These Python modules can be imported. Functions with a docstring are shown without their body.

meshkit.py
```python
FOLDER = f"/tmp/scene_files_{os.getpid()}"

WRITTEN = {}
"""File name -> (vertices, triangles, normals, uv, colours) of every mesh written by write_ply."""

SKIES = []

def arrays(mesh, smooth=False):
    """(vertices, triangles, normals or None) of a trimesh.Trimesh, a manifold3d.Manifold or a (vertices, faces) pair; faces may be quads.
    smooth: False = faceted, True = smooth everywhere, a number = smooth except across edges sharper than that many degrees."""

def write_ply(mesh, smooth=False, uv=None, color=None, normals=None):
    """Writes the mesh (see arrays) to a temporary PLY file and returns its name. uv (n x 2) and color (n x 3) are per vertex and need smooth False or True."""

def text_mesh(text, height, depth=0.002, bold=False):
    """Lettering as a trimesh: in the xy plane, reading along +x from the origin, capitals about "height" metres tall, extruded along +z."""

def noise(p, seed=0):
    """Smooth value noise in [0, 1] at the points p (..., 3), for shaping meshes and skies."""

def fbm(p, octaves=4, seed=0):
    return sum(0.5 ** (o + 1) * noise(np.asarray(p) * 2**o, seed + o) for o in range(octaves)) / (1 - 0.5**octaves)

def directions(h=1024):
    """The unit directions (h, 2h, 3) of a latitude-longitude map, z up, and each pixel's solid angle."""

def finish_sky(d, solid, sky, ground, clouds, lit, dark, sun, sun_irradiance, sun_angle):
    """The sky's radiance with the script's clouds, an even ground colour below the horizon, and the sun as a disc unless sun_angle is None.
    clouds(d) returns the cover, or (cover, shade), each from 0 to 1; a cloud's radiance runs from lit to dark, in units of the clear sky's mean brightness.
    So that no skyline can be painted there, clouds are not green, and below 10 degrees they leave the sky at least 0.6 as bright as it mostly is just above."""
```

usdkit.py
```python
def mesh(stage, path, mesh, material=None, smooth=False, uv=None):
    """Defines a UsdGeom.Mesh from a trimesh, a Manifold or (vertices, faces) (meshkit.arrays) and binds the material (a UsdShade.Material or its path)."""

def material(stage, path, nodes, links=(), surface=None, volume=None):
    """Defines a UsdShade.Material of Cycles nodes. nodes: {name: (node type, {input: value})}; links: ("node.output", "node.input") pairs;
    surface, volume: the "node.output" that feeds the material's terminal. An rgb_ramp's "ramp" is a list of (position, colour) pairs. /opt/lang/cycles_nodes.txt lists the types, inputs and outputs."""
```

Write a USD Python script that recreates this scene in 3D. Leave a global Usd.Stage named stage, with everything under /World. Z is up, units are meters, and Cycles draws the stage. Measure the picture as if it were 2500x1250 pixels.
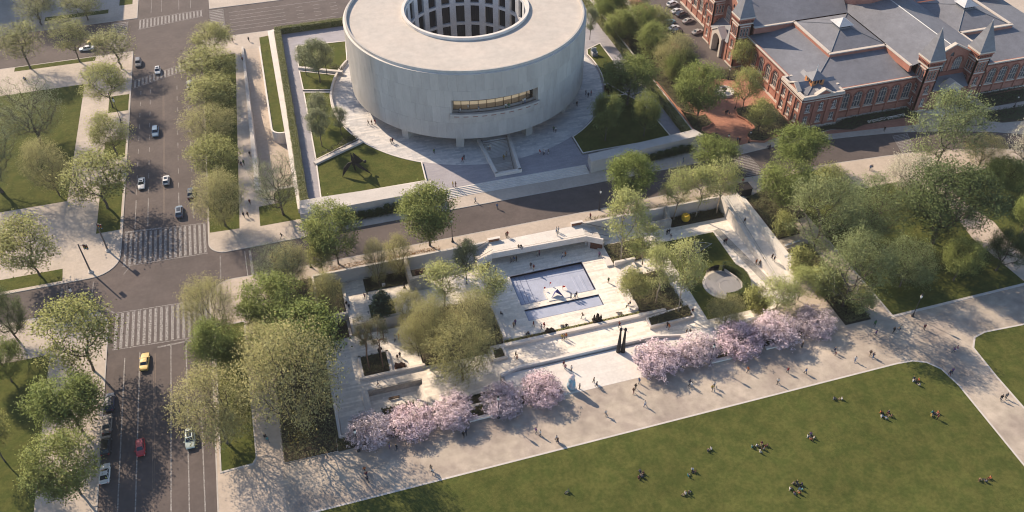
import math, random, numpy as np, trimesh, shapely, manifold3d, usdkit, meshkit
from shapely.geometry import Polygon, Point, LineString
from pxr import Usd, UsdGeom, UsdShade, UsdLux, Sdf, Gf, Vt
PI = math.pi
stage = Usd.Stage.CreateInMemory()
UsdGeom.SetStageUpAxis(stage, UsdGeom.Tokens.z); UsdGeom.SetStageMetersPerUnit(stage, 1.0)
stage.SetDefaultPrim(UsdGeom.Xform.Define(stage, '/World').GetPrim())
UsdGeom.Scope.Define(stage, '/World/Looks')

# ------------------------------------------------------------------ camera
FPX, CAM = 2093.99, np.array([-51.4675, -226.0358, 141.83])
_p, _r, _y = np.radians([42.60969, -0.20131, -16.1423])
def _axes():
    fw = np.array([0, math.cos(_p), -math.sin(_p)]); rt = np.array([1., 0, 0]); up = np.cross(rt, fw)
    c, s = math.cos(_y), math.sin(_y); R = np.array([[c, -s, 0], [s, c, 0], [0, 0, 1]])
    rt, up, fw = R @ rt, R @ up, R @ fw
    c, s = math.cos(_r), math.sin(_r)
    return c * rt + s * up, -s * rt + c * up, fw
RT, UP, FW = _axes()
cam = UsdGeom.Camera.Define(stage, '/World/camera')
cam.AddTransformOp().Set(Gf.Matrix4d(*[*RT, 0, *UP, 0, *(-FW), 0, *CAM, 1]))
cam.CreateHorizontalApertureAttr(36.0); cam.CreateVerticalApertureAttr(18.0)
cam.CreateFocalLengthAttr(36.0 * FPX / 2500); cam.CreateClippingRangeAttr(Gf.Vec2f(1, 2000))
cam.CreateExposureAttr(EXPOSURE := 0.54)

# ------------------------------------------------------------------ sky and sun
SUN = np.array([-0.535, 0.845]); SUN /= np.linalg.norm(SUN)
ELEV = math.radians(33.5); ROT = math.atan2(SUN[0], SUN[1])
sky = UsdLux.DomeLight.Define(stage, '/World/sky')
sky_m = usdkit.material(stage, '/World/Looks/sky', {
    's': ('sky_texture', dict(sky_type='single_scattering', sun_disc=False, sun_elevation=ELEV, sun_rotation=ROT, air_density=1.0, aerosol_density=1.0, ozone_density=2.6)),
    'b': ('background_shader', dict(strength=0.112))}, [('s.color', 'b.color')], surface='b.background')
UsdShade.MaterialBindingAPI.Apply(sky.GetPrim()).Bind(sky_m)
sun = UsdLux.DistantLight.Define(stage, '/World/sun')
sun.CreateNormalizeAttr(True); sun.CreateIntensityAttr(1.25); sun.CreateAngleAttr(0.6); sun.CreateColorAttr(Gf.Vec3f(1.0, 0.82, 0.62))
sd = Gf.Vec3d(SUN[0] * math.cos(ELEV), SUN[1] * math.cos(ELEV), math.sin(ELEV))
sun.AddTransformOp().Set(Gf.Matrix4d(Gf.Rotation(Gf.Vec3d(0, 0, 1), sd), Gf.Vec3d(0, 0, 0)))

# ------------------------------------------------------------------ helpers
def at(x, y, z=0.0):
    """World point on the level z that lies under a point of the surveyed photograph (2500 x 1250)."""
    d = (x - 1250) / FPX * RT - (y - 625) / FPX * UP + FW
    return CAM + d * (z - CAM[2]) / d[2]
def proj(P):
    v = np.asarray(P, float) - CAM
    return np.stack([1250 + FPX * (v @ RT) / (v @ FW), 625 - FPX * (v @ UP) / (v @ FW)], -1)
def tall(b, ty):
    """Height of an upright thing standing at b whose top is at image row ty."""
    lo, hi = 0.2, 45.0
    for _ in range(40):
        m = (lo + hi) / 2
        if proj(b + np.array([0, 0, m]))[1] > ty: lo = m
        else: hi = m
    return lo
def mpp(b): return float((np.asarray(b) - CAM) @ FW) / FPX       # metres per surveyed pixel
def G(z, *pts): return [tuple(at(x, y, z)[:2]) for x, y in pts]
def S(s, ox, oy, *pts): return [(ox + x / s, oy + y / s) for x, y in pts]
_used = {}
def path_of(parent, name):
    base = f'{parent}/{name}'
    n = _used.get(base, -1) + 1; _used[base] = n
    return base if n == 0 else f'{base}_{n:03d}'
LABELS = {}
def tag(prim, label=None, cat=None, group=None, kind=None):
    if label:
        prim.SetCustomDataByKey('label', label)
        if cat: LABELS.setdefault(label, []).append((str(prim.GetPath()), group))
    if cat: prim.SetCustomDataByKey('category', cat)
    if group: prim.SetCustomDataByKey('group', group)
    if kind: prim.SetCustomDataByKey('kind', kind)
    return prim
class MB:
    """Collects shapes; build() makes them one mesh."""
    def __init__(s): s.v, s.f, s.n = [], [], 0
    def add(s, v, f):
        v = np.asarray(v, float); f = np.asarray(f, np.int64)
        if f.shape[1] == 4: f = np.concatenate([f[:, [0, 1, 2]], f[:, [0, 2, 3]]])
        s.v.append(v); s.f.append(f + s.n); s.n += len(v); return s
    def tm(s, m, T=None):
        v = np.asarray(m.vertices)
        if T is not None: v = v @ np.asarray(T)[:3, :3].T + np.asarray(T)[:3, 3]
        return s.add(v, m.faces)
    def box(s, x0, y0, z0, x1, y1, z1, rot=0, c=None):
        v = np.array([[x, y, z] for z in (z0, z1) for x, y in ((x0, y0), (x1, y0), (x1, y1), (x0, y1))], float)
        if rot:
            c0 = np.array(c if c is not None else ((x0 + x1) / 2, (y0 + y1) / 2)); a, b = math.cos(rot), math.sin(rot)
            v[:, :2] = (v[:, :2] - c0) @ np.array([[a, b], [-b, a]]) + c0
        return s.add(v, [[3, 2, 1, 0], [4, 5, 6, 7], [0, 1, 5, 4], [1, 2, 6, 5], [2, 3, 7, 6], [3, 0, 4, 7]])
    def prism(s, poly, z0, z1):
        if not isinstance(poly, (Polygon, shapely.MultiPolygon)): poly = Polygon(poly)
        if not poly.is_valid: poly = poly.buffer(0)
        for g in getattr(poly, 'geoms', [poly]):
            if g.area > 1e-6:
                m = trimesh.creation.extrude_polygon(g, z1 - z0); s.add(np.asarray(m.vertices) + [0, 0, z0], m.faces)
        return s
    def quad(s, a, b, c, d): return s.add([a, b, c, d], [[0, 1, 2, 3]])
    def tri(s, a, b, c): return s.add([a, b, c], [[0, 1, 2]])
    def hull(s, pts):
        m = trimesh.convex.convex_hull(np.asarray(pts, float)); return s.add(m.vertices, m.faces)
    def tube(s, pts, radii, sides=6, cap=True):
        pts = np.asarray(pts, float); radii = np.broadcast_to(radii, len(pts)).astype(float)
        d = np.gradient(pts, axis=0); d /= np.linalg.norm(d, axis=1)[:, None] + 1e-12
        ref = np.where(np.abs(d[:, 2:3]) > .9, [[1., 0, 0]], [[0, 0, 1.]])
        a = np.cross(d, ref); a /= np.linalg.norm(a, axis=1)[:, None]; b = np.cross(d, a)
        t = np.linspace(0, 2 * PI, sides, endpoint=False)
        v = pts[:, None] + radii[:, None, None] * (np.cos(t)[None, :, None] * a[:, None] + np.sin(t)[None, :, None] * b[:, None])
        f = [[i * sides + j, i * sides + (j + 1) % sides, (i + 1) * sides + (j + 1) % sides, (i + 1) * sides + j] for i in range(len(pts) - 1) for j in range(sides)]
        n0 = s.n; s.add(v.reshape(-1, 3), f)
        if cap:
            for i, o in ((0, 1), (len(pts) - 1, -1)):
                ring = [i * sides + j for j in range(sides)][::o]
                s.f.append(np.array([[ring[0], ring[k], ring[k + 1]] for k in range(1, sides - 1)]) + n0)
        return s
    def lathe(s, prof, sides=16, c=(0, 0, 0)):
        prof = np.asarray(prof, float); t = np.linspace(0, 2 * PI, sides, endpoint=False)
        v = np.stack([prof[:, 0:1] * np.cos(t), prof[:, 0:1] * np.sin(t), np.repeat(prof[:, 1:2], sides, 1)], -1).reshape(-1, 3) + np.array(c)
        f = [[i * sides + j, i * sides + (j + 1) % sides, (i + 1) * sides + (j + 1) % sides, (i + 1) * sides + j] for i in range(len(prof) - 1) for j in range(sides)]
        return s.add(v, f)
    def ball(s, c, r, sub=1):
        m = trimesh.creation.icosphere(sub, 1.0); return s.add(np.asarray(m.vertices) * r + np.asarray(c), m.faces)
    def build(s, name, mat, parent='/World', smooth=False, **kw):
        p = path_of(str(parent), name)
        m = usdkit.mesh(stage, p, (np.concatenate(s.v), np.concatenate(s.f)), MAT.get(mat, mat) if isinstance(mat, str) else mat, smooth=smooth)
        tag(m.GetPrim(), **kw); return p
def thing(name, label=None, cat=None, group=None, loc=(0, 0, 0), rot=0, kind=None, scale=None):
    p = path_of('/World', name); x = UsdGeom.Xform.Define(stage, p)
    x.AddTranslateOp().Set(Gf.Vec3d(*map(float, loc)))
    if rot: x.AddRotateZOp().Set(math.degrees(rot))
    if scale is not None: x.AddScaleOp().Set(Gf.Vec3f(*map(float, scale)))
    tag(x.GetPrim(), label, cat, group, kind); return p
def copy(src, name, label, cat, group=None, loc=(0, 0, 0), rot=0, scale=None, inst=True):
    p = thing(name, label, cat, group, loc, rot, None, scale); pr = stage.GetPrimAtPath(p)
    pr.GetReferences().AddInternalReference(src)
    if inst: pr.SetInstanceable(True)
    return p
def proto(name):
    p = f'/World/{name}'; stage.CreateClassPrim(p); stage.GetPrimAtPath(p).SetTypeName('Xform'); return p

# ------------------------------------------------------------------ materials
MAT = {}
def mat(name, col, rough=.85, n=((3., .12), (.25, .1)), bump=0., bscale=20., spec=.3, metal=0., col2=None, aniso=None, island=0.):
    """Plain surface whose colour varies with noise in world space; n: (scale, amount) pairs."""
    N = {'g': ('geometry', {}), 'p': ('principled_bsdf', dict(roughness=rough, specular_ior_level=spec, metallic=metal))}; L = []
    src = 'g.position'
    if aniso: N['mp'] = ('mapping', dict(scale=aniso)); L.append(('g.position', 'mp.vector')); src = 'mp.vector'
    last = None; c = np.array(col, float)
    N['c0'] = ('color', dict(value=tuple(c))); last = 'c0.color'
    if col2 is not None:
        N['n2'] = ('noise_texture', dict(scale=col2[1], detail=4., roughness=.6)); L.append((src, 'n2.vector'))
        N['r2'] = ('map_range', dict(from_min=.38, from_max=.62, to_min=0., to_max=1., clamp=True)); L.append(('n2.fac', 'r2.value'))
        N['m2'] = ('mix_color', dict(a=tuple(c), b=tuple(col2[0]))); L.append(('r2.result', 'm2.fac')); last = 'm2.result'
    if island:
        N['ri'] = ('map_range', dict(from_min=0., from_max=1., to_min=1 - island, to_max=1 + island)); L.append(('g.random_per_island', 'ri.value'))
        N['mi'] = ('vector_math', dict(math_type='multiply')); L += [(last, 'mi.vector1'), ('ri.result', 'mi.vector2')]; last = 'mi.vector'
    for i, (sc, am) in enumerate(n):
        N[f'nt{i}'] = ('noise_texture', dict(scale=sc, detail=3., roughness=.6)); L.append((src, f'nt{i}.vector'))
        N[f'nr{i}'] = ('map_range', dict(from_min=.3, from_max=.7, to_min=1 - am, to_max=1 + am, clamp=True)); L.append((f'nt{i}.fac', f'nr{i}.value'))
        N[f'nm{i}'] = ('vector_math', dict(math_type='multiply')); L += [(last, f'nm{i}.vector1'), (f'nr{i}.result', f'nm{i}.vector2')]; last = f'nm{i}.vector'
    L.append((last, 'p.base_color'))
    if bump:
        N['nb'] = ('noise_texture', dict(scale=bscale, detail=4.)); L.append(('g.position', 'nb.vector'))
        N['b'] = ('bump', dict(strength=min(1., bump), distance=.05)); L += [('nb.fac', 'b.height'), ('b.normal', 'p.normal')]
    MAT[name] = usdkit.material(stage, f'/World/Looks/{name}', N, L, surface='p.BSDF')
def tiles(name, c1, c2, mortar, w, h, ms=.004, rough=.8, offset=.5, rot=0., vert=None, n=((.15, .08), (2., .06)), bump=0., noff=2):
    """Coursed bricks or pavers in metres. vert: 'x' or 'y' for a wall that runs along that axis."""
    N = {'g': ('geometry', {}), 'p': ('principled_bsdf', dict(roughness=rough, specular_ior_level=.25)),
         'k': ('brick_texture', dict(color1=c1, color2=c2, mortar=mortar, scale=1., mortar_size=ms, mortar_smooth=.1, brick_width=w, row_height=h, offset=offset, offset_frequency=noff))}
    if vert: L = [('g.position', 'sx.vector'), (f'sx.{vert}', 'cx.x'), ('sx.z', 'cx.y'), ('cx.vector', 'k.vector')]; N['sx'] = ('separate_xyz', {}); N['cx'] = ('combine_xyz', {})
    else: N['mp'] = ('mapping', dict(rotation=(0, 0, rot))); L = [('g.position', 'mp.vector'), ('mp.vector', 'k.vector')]
    last = 'k.color'
    for i, (sc, am) in enumerate(n):
        N[f'nt{i}'] = ('noise_texture', dict(scale=sc, detail=3., roughness=.6)); L.append(('g.position', f'nt{i}.vector'))
        N[f'nr{i}'] = ('map_range', dict(from_min=.3, from_max=.7, to_min=1 - am, to_max=1 + am, clamp=True)); L.append((f'nt{i}.fac', f'nr{i}.value'))
        N[f'nm{i}'] = ('vector_math', dict(math_type='multiply')); L += [(last, f'nm{i}.vector1'), (f'nr{i}.result', f'nm{i}.vector2')]; last = f'nm{i}.vector'
    L.append((last, 'p.base_color'))
    MAT[name] = usdkit.material(stage, f'/World/Looks/{name}', N, L, surface='p.BSDF')
def leafmat(name, col, col2, trans=.35, isl=.35):
    """Leaves: colour varies leaf by leaf and tree by tree; light comes through them."""
    N = {'g': ('geometry', {}), 'o': ('object_info', {}), 'rm': ('mix_color', dict(a=col, b=col2)),
         'nt': ('noise_texture', dict(scale=.35, detail=2.)), 'ad': ('math', dict(math_type='multiply_add', value2=.55, value3=0.)), 'ad2': ('math', dict(math_type='multiply_add', value2=.5)),
         'ri': ('map_range', dict(from_min=0., from_max=1., to_min=1 - isl, to_max=1 + isl)), 'mi': ('vector_math', dict(math_type='multiply')),
         'p': ('principled_bsdf', dict(roughness=.6, specular_ior_level=.25)), 't': ('translucent_bsdf', {}), 'x': ('mix_closure', dict(fac=trans))}
    L = [('g.position', 'nt.vector'), ('o.random', 'ad.value1'), ('nt.fac', 'ad2.value1'), ('ad.value', 'ad2.value3'), ('ad2.value', 'rm.fac'), ('g.random_per_island', 'ri.value'),
         ('rm.result', 'mi.vector1'), ('ri.result', 'mi.vector2'), ('mi.vector', 'p.base_color'), ('mi.vector', 't.color'), ('p.BSDF', 'x.closure1'), ('t.BSDF', 'x.closure2')]
    MAT[name] = usdkit.material(stage, f'/World/Looks/{name}', N, L, surface='x.closure')
mat('asphalt', (.118, .096, .089), .9, ((.035, .1), (.25, .1), (1.2, .08), (14., .12)), bump=.3, bscale=30, col2=((.10, .083, .078), .06))
mat('road_paint', (.36, .34, .325), .8, ((2.2, .25), (9., .3)), col2=((.13, .115, .11), 3.2))
mat('paint_worn', (.23, .21, .20), .8, ((2.2, .2), (9., .3)), col2=((.12, .105, .10), 1.6))
mat('paint_tan', (.16, .125, .105), .8, ((2.2, .2), (9., .2)))
tiles('sidewalk', (.46, .395, .335), (.435, .375, .318), (.40, .345, .295), 3., 3., .03, n=((.12, .1), (1.2, .07), (12, .06)), offset=0.)
mat('sand', (.46, .385, .315), .95, ((.1, .1), (1., .08), (10., .08)), bump=.3)
mat('gravel', (.45, .385, .31), .95, ((.07, .2), (.5, .14), (7., .14)), bump=.5, bscale=9, col2=((.335, .28, .235), .13))
mat('kerb', (.42, .39, .36), .8)
mat('grass', (.067, .082, .021), 1., ((.05, .12), (.3, .1), (1.4, .12), (9., .22)), bump=1., bscale=10, col2=((.094, .099, .028), .35), spec=.1)
mat('soil', (.075, .062, .042), 1., ((1., .3), (8., .3)), bump=1.)
tiles('podium_paver', (.345, .325, .345), (.30, .285, .31), (.24, .23, .25), 2.6, .55, .01)
tiles('ring_paver', (.62, .585, .55), (.44, .43, .43), (.5, .48, .46), 2.4, .7, .006, n=((.12, .06), (.9, .1), (4., .08)))
tiles('garden_paver', (.84, .77, .68), (.66, .60, .525), (.6, .55, .48), 4.2, .5, .008, n=((.2, .06), (1.2, .1), (5., .06)))
tiles('pale_paver', (.68, .635, .58), (.62, .58, .53), (.5, .47, .44), 3.2, .9, .006)
mat('white_stone', (.64, .59, .54), .7, ((.5, .07), (4., .06)))
mat('limestone', (.52, .48, .44), .75, ((.3, .07), (3., .07)), bump=.15)
tiles('rubble_x', (.46, .43, .39), (.33, .31, .28), (.25, .23, .21), .9, .38, .03, vert='x', n=((.9, .15), (5., .15)))
mat('rubble', (.44, .41, .37), .9, ((.8, .2), (4., .25)), bump=1., bscale=4, col2=((.31, .29, .26), 1.6))
for i, k in enumerate((1., .955, 1.03, .925, .98)):
    mat(f'concrete_{"abcde"[i]}', (.415 * k, .39 * k, .362 * k), .85, ((.12, .07), (.6, .07), (6., .05)), bump=.1, aniso=(1, 1, .3))
mat('roof_concrete', (.53, .475, .42), .9, ((.06, .05), (.5, .07), (5., .05)), col2=((.47, .43, .385), .12))
mat('court_wall', (.56, .55, .54), .8)
mat('dark_glass', (.012, .013, .016), .12, ((1., .2),), spec=.6)
mat('window_glass', (.07, .075, .085), .25, ((1., .3),), spec=.6)
mat('bronze_frame', (.10, .065, .04), .45, metal=.4)
mat('pool_floor', (.40, .43, .53), .25, ((.3, .08), (3., .05)), spec=.5)
mat('pool_wall', (.17, .19, .27), .6)
mat('stage_white', (.72, .69, .65), .6)
for a in 'xy':
    tiles(f'brick_{a}', (.36, .165, .12), (.30, .13, .095), (.33, .19, .15), .6, .3, .018, vert=a, n=((.2, .12), (2., .1)))
mat('brick', (.34, .15, .108), .9, ((.3, .12), (5., .12)))
mat('brick_dark', (.22, .085, .065), .9)
mat('buff_trim', (.52, .46, .40), .8, ((2., .1),))
tiles('brick_paving', (.40, .19, .125), (.34, .155, .105), (.30, .16, .12), .8, .4, .02, n=((.1, .14), (.7, .12), (5., .1)))
mat('slate', (.172, .176, .196), .6, ((.08, .12), (.5, .1), (2.5, .08), (9., .12)), aniso=(1, 1, 3))
mat('slate_blue', (.15, .16, .18), .6, ((.2, .1), (2., .1)))
mat('lead', (.46, .47, .48), .6)
mat('cupola_orange', (.50, .22, .09), .8)
mat('black_metal', (.012, .012, .014), .5, spec=.4)
mat('black_steel', (.016, .014, .014), .6)
mat('iron', (.035, .035, .038), .5, metal=.3)
mat('lamp_glass', (.7, .68, .62), .3)
mat('dark_bronze', (.035, .028, .022), .5, metal=.4, n=((2., .3),))
mat('rust_bronze', (.12, .055, .035), .6, metal=.2, n=((2., .3),))
mat('wood_panel', (.22, .10, .055), .6)
mat('deck', (.27, .26, .26), .8, ((1.2, .1), (8., .1)), aniso=(3, .3, 1))
mat('bark', (.10, .08, .062), .95, ((2., .25), (12., .3)), bump=.6)
mat('bark_pale', (.30, .25, .19), .9, ((1.5, .3), (8., .3)))
mat('bark_dark', (.09, .07, .055), .95, ((2., .25),))
mat('bark_pine', (.19, .115, .08), .95, ((2., .25), (9., .2)))
# ------------------------------------------------------------------ trees (prototypes)
def grow(rng, hb, H, R, shape, nlobe, npt, stems=1, lean=0., lobe_s=.2):
    """Crown points gathered in clumps, and a branch skeleton that reaches each of them."""
    def rmax(t):
        t = np.clip(t, 0, 1)
        return R * {'vase': np.sin(np.clip(.25 + .62 * t, 0, 1) * PI) ** .6 * (.55 + .45 * t), 'round': np.sqrt(np.clip(1 - (2 * t - 1) ** 2, 0, 1)) * .98 + .02,
                    'cone': (1 - t) ** .85 * .96 + .04, 'spread': np.sin(np.clip(.2 + .7 * t, 0, 1) * PI) ** .5, 'flat': np.sin(np.clip(.1 + .8 * t, 0, 1) * PI) ** .4}[shape]
    ch = H - hb
    t = rng.beta(1.5, 1.2, nlobe); a = np.arange(nlobe) * 2.39996 + rng.uniform(-.4, .4, nlobe); q = rng.uniform(.45, .92, nlobe)
    lob = np.stack([np.cos(a) * q * rmax(t), np.sin(a) * q * rmax(t), hb + t * ch], 1)
    w = rng.uniform(.5, 1.5, nlobe); w /= w.sum()
    k = rng.choice(nlobe, npt, p=w)
    P = lob[k] + rng.normal(0, 1, (npt, 3)) * R * lobe_s * np.array([1, 1, .75])
    tt = (P[:, 2] - hb) / ch; rr = np.hypot(P[:, 0], P[:, 1])
    ok = (tt > -.03) & (tt < 1.03) & (rr < rmax(tt) * rng.uniform(.88, 1.12, npt)); P = P[ok]
    nodes, par, plen = [], [], []
    for s in range(stems):
        an = 2 * PI * s / stems + rng.uniform(0, 1); off = .0 if stems == 1 else .35
        base = np.array([math.cos(an) * off, math.sin(an) * off, 0]); top = np.array([math.cos(an) * off * 3 + lean * rng.normal(), math.sin(an) * off * 3 + lean * rng.normal(), hb * (1. if stems == 1 else .8) + ch * .12])
        for i in range(5):
            u = i / 4; n = base + (top - base) * u + np.array([rng.normal() * .06, rng.normal() * .06, 0]) * (0 < i)
            par.append(-1 if i == 0 else len(nodes) - 1); plen.append(0 if i == 0 else plen[-1] + np.linalg.norm(n - nodes[-1])); nodes.append(n)
    nt = len(nodes); root = np.array([0, 0, hb])
    P = P[np.argsort(np.linalg.norm(P - root, axis=1))]
    N = np.zeros((nt + 2 * len(P) + 2, 3)); N[:nt] = nodes; L = np.zeros(len(N)); L[:nt] = plen; n = nt; ends = []
    live = np.ones(len(N), bool); live[[i for i in range(nt) if N[i, 2] < hb * .55]] = False
    for p in P:
        c = np.linalg.norm(N[:n] - p, axis=1) + .42 * L[:n] + np.where(live[:n], 0, 1e3) + np.where(N[:n, 2] > p[2] + .25 * R, 2., 0)
        j = int(np.argmin(c)); d = np.linalg.norm(N[j] - p)
        if d > .9:
            m = N[j] * .5 + p * .5 + rng.normal(0, 1, 3) * d * .07 - np.array([0, 0, d * .04]); N[n] = m; L[n] = L[j] + d / 2; par.append(j); j = n; n += 1
        N[n] = p; L[n] = L[j] + np.linalg.norm(N[j] - p); par.append(j); ends.append(n); n += 1
    return N[:n], np.array(par), np.array(ends), nt
def branch_mesh(N, par, r0, rtip, power=.5, sides=4, minr=0.):
    n = len(N); cnt = np.ones(n)
    for i in range(n - 1, -1, -1):
        if par[i] >= 0: cnt[par[i]] += cnt[i] * .9
    cnt = np.maximum(cnt, 1)
    r = rtip * cnt ** power; r *= min(1., r0 / r.max()) if r.max() > r0 else 1.
    r = np.maximum(r, rtip)
    i = np.nonzero(par >= 0)[0]; a, b = N[par[i]], N[i]; d = b - a; ln = np.linalg.norm(d, axis=1)[:, None] + 1e-9; d = d / ln
    ref = np.where(np.abs(d[:, 2:3]) > .8, [[1., 0, 0]], [[0, 0, 1.]]); u = np.cross(d, ref); u /= np.linalg.norm(u, axis=1)[:, None]; w = np.cross(d, u)
    t = np.linspace(0, 2 * PI, sides, endpoint=False); ring = np.cos(t)[None, :, None] * u[:, None] + np.sin(t)[None, :, None] * w[:, None]
    ra = np.minimum(r[par[i]], r[i] * 1.6); root = par[par[i]] < 0; ra[root] = r[par[i]][root] * 1.35
    va = a[:, None] + ring * ra[:, None, None]; vb = (b + d * .03)[:, None] + ring * r[i][:, None, None]
    v = np.concatenate([va, vb], 1).reshape(-1, 3); m = len(i); k = np.arange(m)[:, None] * 2 * sides; j = np.arange(sides)[None]; j2 = (j + 1) % sides
    f = np.stack([k + j, k + j2, k + sides + j2, k + sides + j], -1).reshape(-1, 4)
    return v, np.concatenate([f[:, [0, 1, 2]], f[:, [0, 2, 3]]])
def leaves(rng, C, size, up=.4, aspect=.65):
    n = len(C); nr = rng.normal(0, 1, (n, 3)); nr[:, 2] += up * 2 * np.sign(nr[:, 2] + .6); nr /= np.linalg.norm(nr, axis=1)[:, None]
    a = np.cross(nr, rng.normal(0, 1, (n, 3))); a /= np.linalg.norm(a, axis=1)[:, None]; b = np.cross(nr, a)
    s = (size * rng.uniform(.65, 1.35, n))[:, None]; a = a * s; b = b * s * aspect
    v = np.stack([C - a, C - b * .9 + nr * s * .1, C + a, C + b], 1).reshape(-1, 3); k = np.arange(n)[:, None] * 4
    return v, np.concatenate([k + [0, 1, 2], k + [0, 2, 3]])
def foliage(rng, name, leaf, parent, C, v, f, mid, out=1.):
    """A leaf mesh whose normals lean outwards from the crown, leaf by leaf."""
    p = MB().add(v, f).build(name, leaf, parent); o = C - mid; o /= np.linalg.norm(o, axis=1)[:, None] + 1e-9
    n = o * out * .5 + np.array([0, 0, 1.0]) + rng.normal(0, .45, C.shape); n /= np.linalg.norm(n, axis=1)[:, None]
    m = UsdGeom.Mesh.Get(stage, p); m.CreateNormalsAttr(Vt.Vec3fArray.FromNumpy(np.repeat(n, 4, 0).astype(np.float32))); m.SetNormalsInterpolation('vertex'); return p
KINDS = dict(  # hb, H, R, shape, lobes, points, stems, leaf count per point, leaf spread, leaf size, trunk radius, tip radius, bark, leaf
    elm=(3.2, 11, 4.6, 'vase', 30, 620, 1, 13, 0.36, 0.111, .27, .018, 'bark', 'leaf_elm'),
    lime=(2.6, 9.5, 4.2, 'round', 30, 620, 1, 17, 0.36, 0.111, .24, .018, 'bark', 'leaf_lime'),
    dense=(2.6, 11, 5.2, 'round', 30, 700, 1, 35, 0.4, 0.123, .32, .02, 'bark', 'leaf_green'),
    bare=(2.6, 13, 7.6, 'vase', 42, 1000, 1, 17, 0.36, 0.084, .42, .017, 'bark_dark', 'leaf_grey'),
    sage=(2.8, 12, 6.6, 'spread', 40, 900, 1, 22, 0.42, 0.111, .36, .02, 'bark', 'leaf_sage'),
    olive=(2.0, 11.5, 6.2, 'round', 42, 950, 1, 26, 0.42, 0.091, .36, .02, 'bark_dark', 'leaf_olive'),
    spring=(3.2, 8.5, 3.3, 'round', 24, 520, 1, 15, 0.32, 0.097, .15, .015, 'bark_pale', 'leaf_spring'),
    evergreen=(2.4, 11, 6.0, 'round', 34, 620, 1, 54, 0.44, 0.098, .36, .03, 'bark_dark', 'leaf_dark'),
    cherry=(0.5, 4.6, 4.0, 'spread', 30, 900, 3, 24, 0.19, 0.1, .15, .018, 'bark_dark', 'leaf_cherry'),
    cream=(1.8, 8.5, 5.2, 'round', 34, 760, 2, 17, 0.32, 0.094, .22, .018, 'bark_dark', 'leaf_cream'),
    small=(2.8, 8.2, 3.2, 'round', 22, 460, 1, 28, 0.28, 0.091, .16, .018, 'bark', 'leaf_silver'),
    pine=(5.6, 10.5, 2.6, 'flat', 20, 380, 1, 26, 0.26, 0.1, .24, .03, 'bark_pine', 'leaf_pine'),
    conifer=(.4, 5.0, 2.2, 'cone', 30, 420, 1, 20, 0.22, 0.12, .12, .015, 'bark_dark', 'leaf_fir'),
    bush=(.3, 3.4, 2.3, 'round', 18, 380, 3, 18, 0.28, 0.11, .07, .012, 'bark', 'leaf_lime'))
leafmat('leaf_elm', (0.46, 0.5, 0.19), (0.58, 0.59, 0.26), 0.4, 0.3)
leafmat('leaf_lime', (0.54, 0.58, 0.19), (0.67, 0.68, 0.27), 0.4, 0.3)
leafmat('leaf_green', (0.34, 0.45, 0.115), (0.49, 0.55, 0.18), 0.4, 0.3)
leafmat('leaf_grey', (.30, .38, .20), (.42, .47, .26), .4, 0.3)
leafmat('leaf_sage', (0.35, 0.46, 0.2), (0.5, 0.56, 0.25), 0.4, 0.3)
leafmat('leaf_olive', (0.6, 0.59, 0.23), (0.78, 0.74, 0.36), 0.4, 0.3)
leafmat('leaf_spring', (0.68, 0.76, 0.27), (0.82, 0.85, 0.38), 0.45, 0.3)
leafmat('leaf_dark', (.165, .24, .09), (.28, .36, .14), .3, 0.4)
leafmat('leaf_cherry', (.985, .75, .83), (.99, .89, .92), .28, .06)
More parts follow.
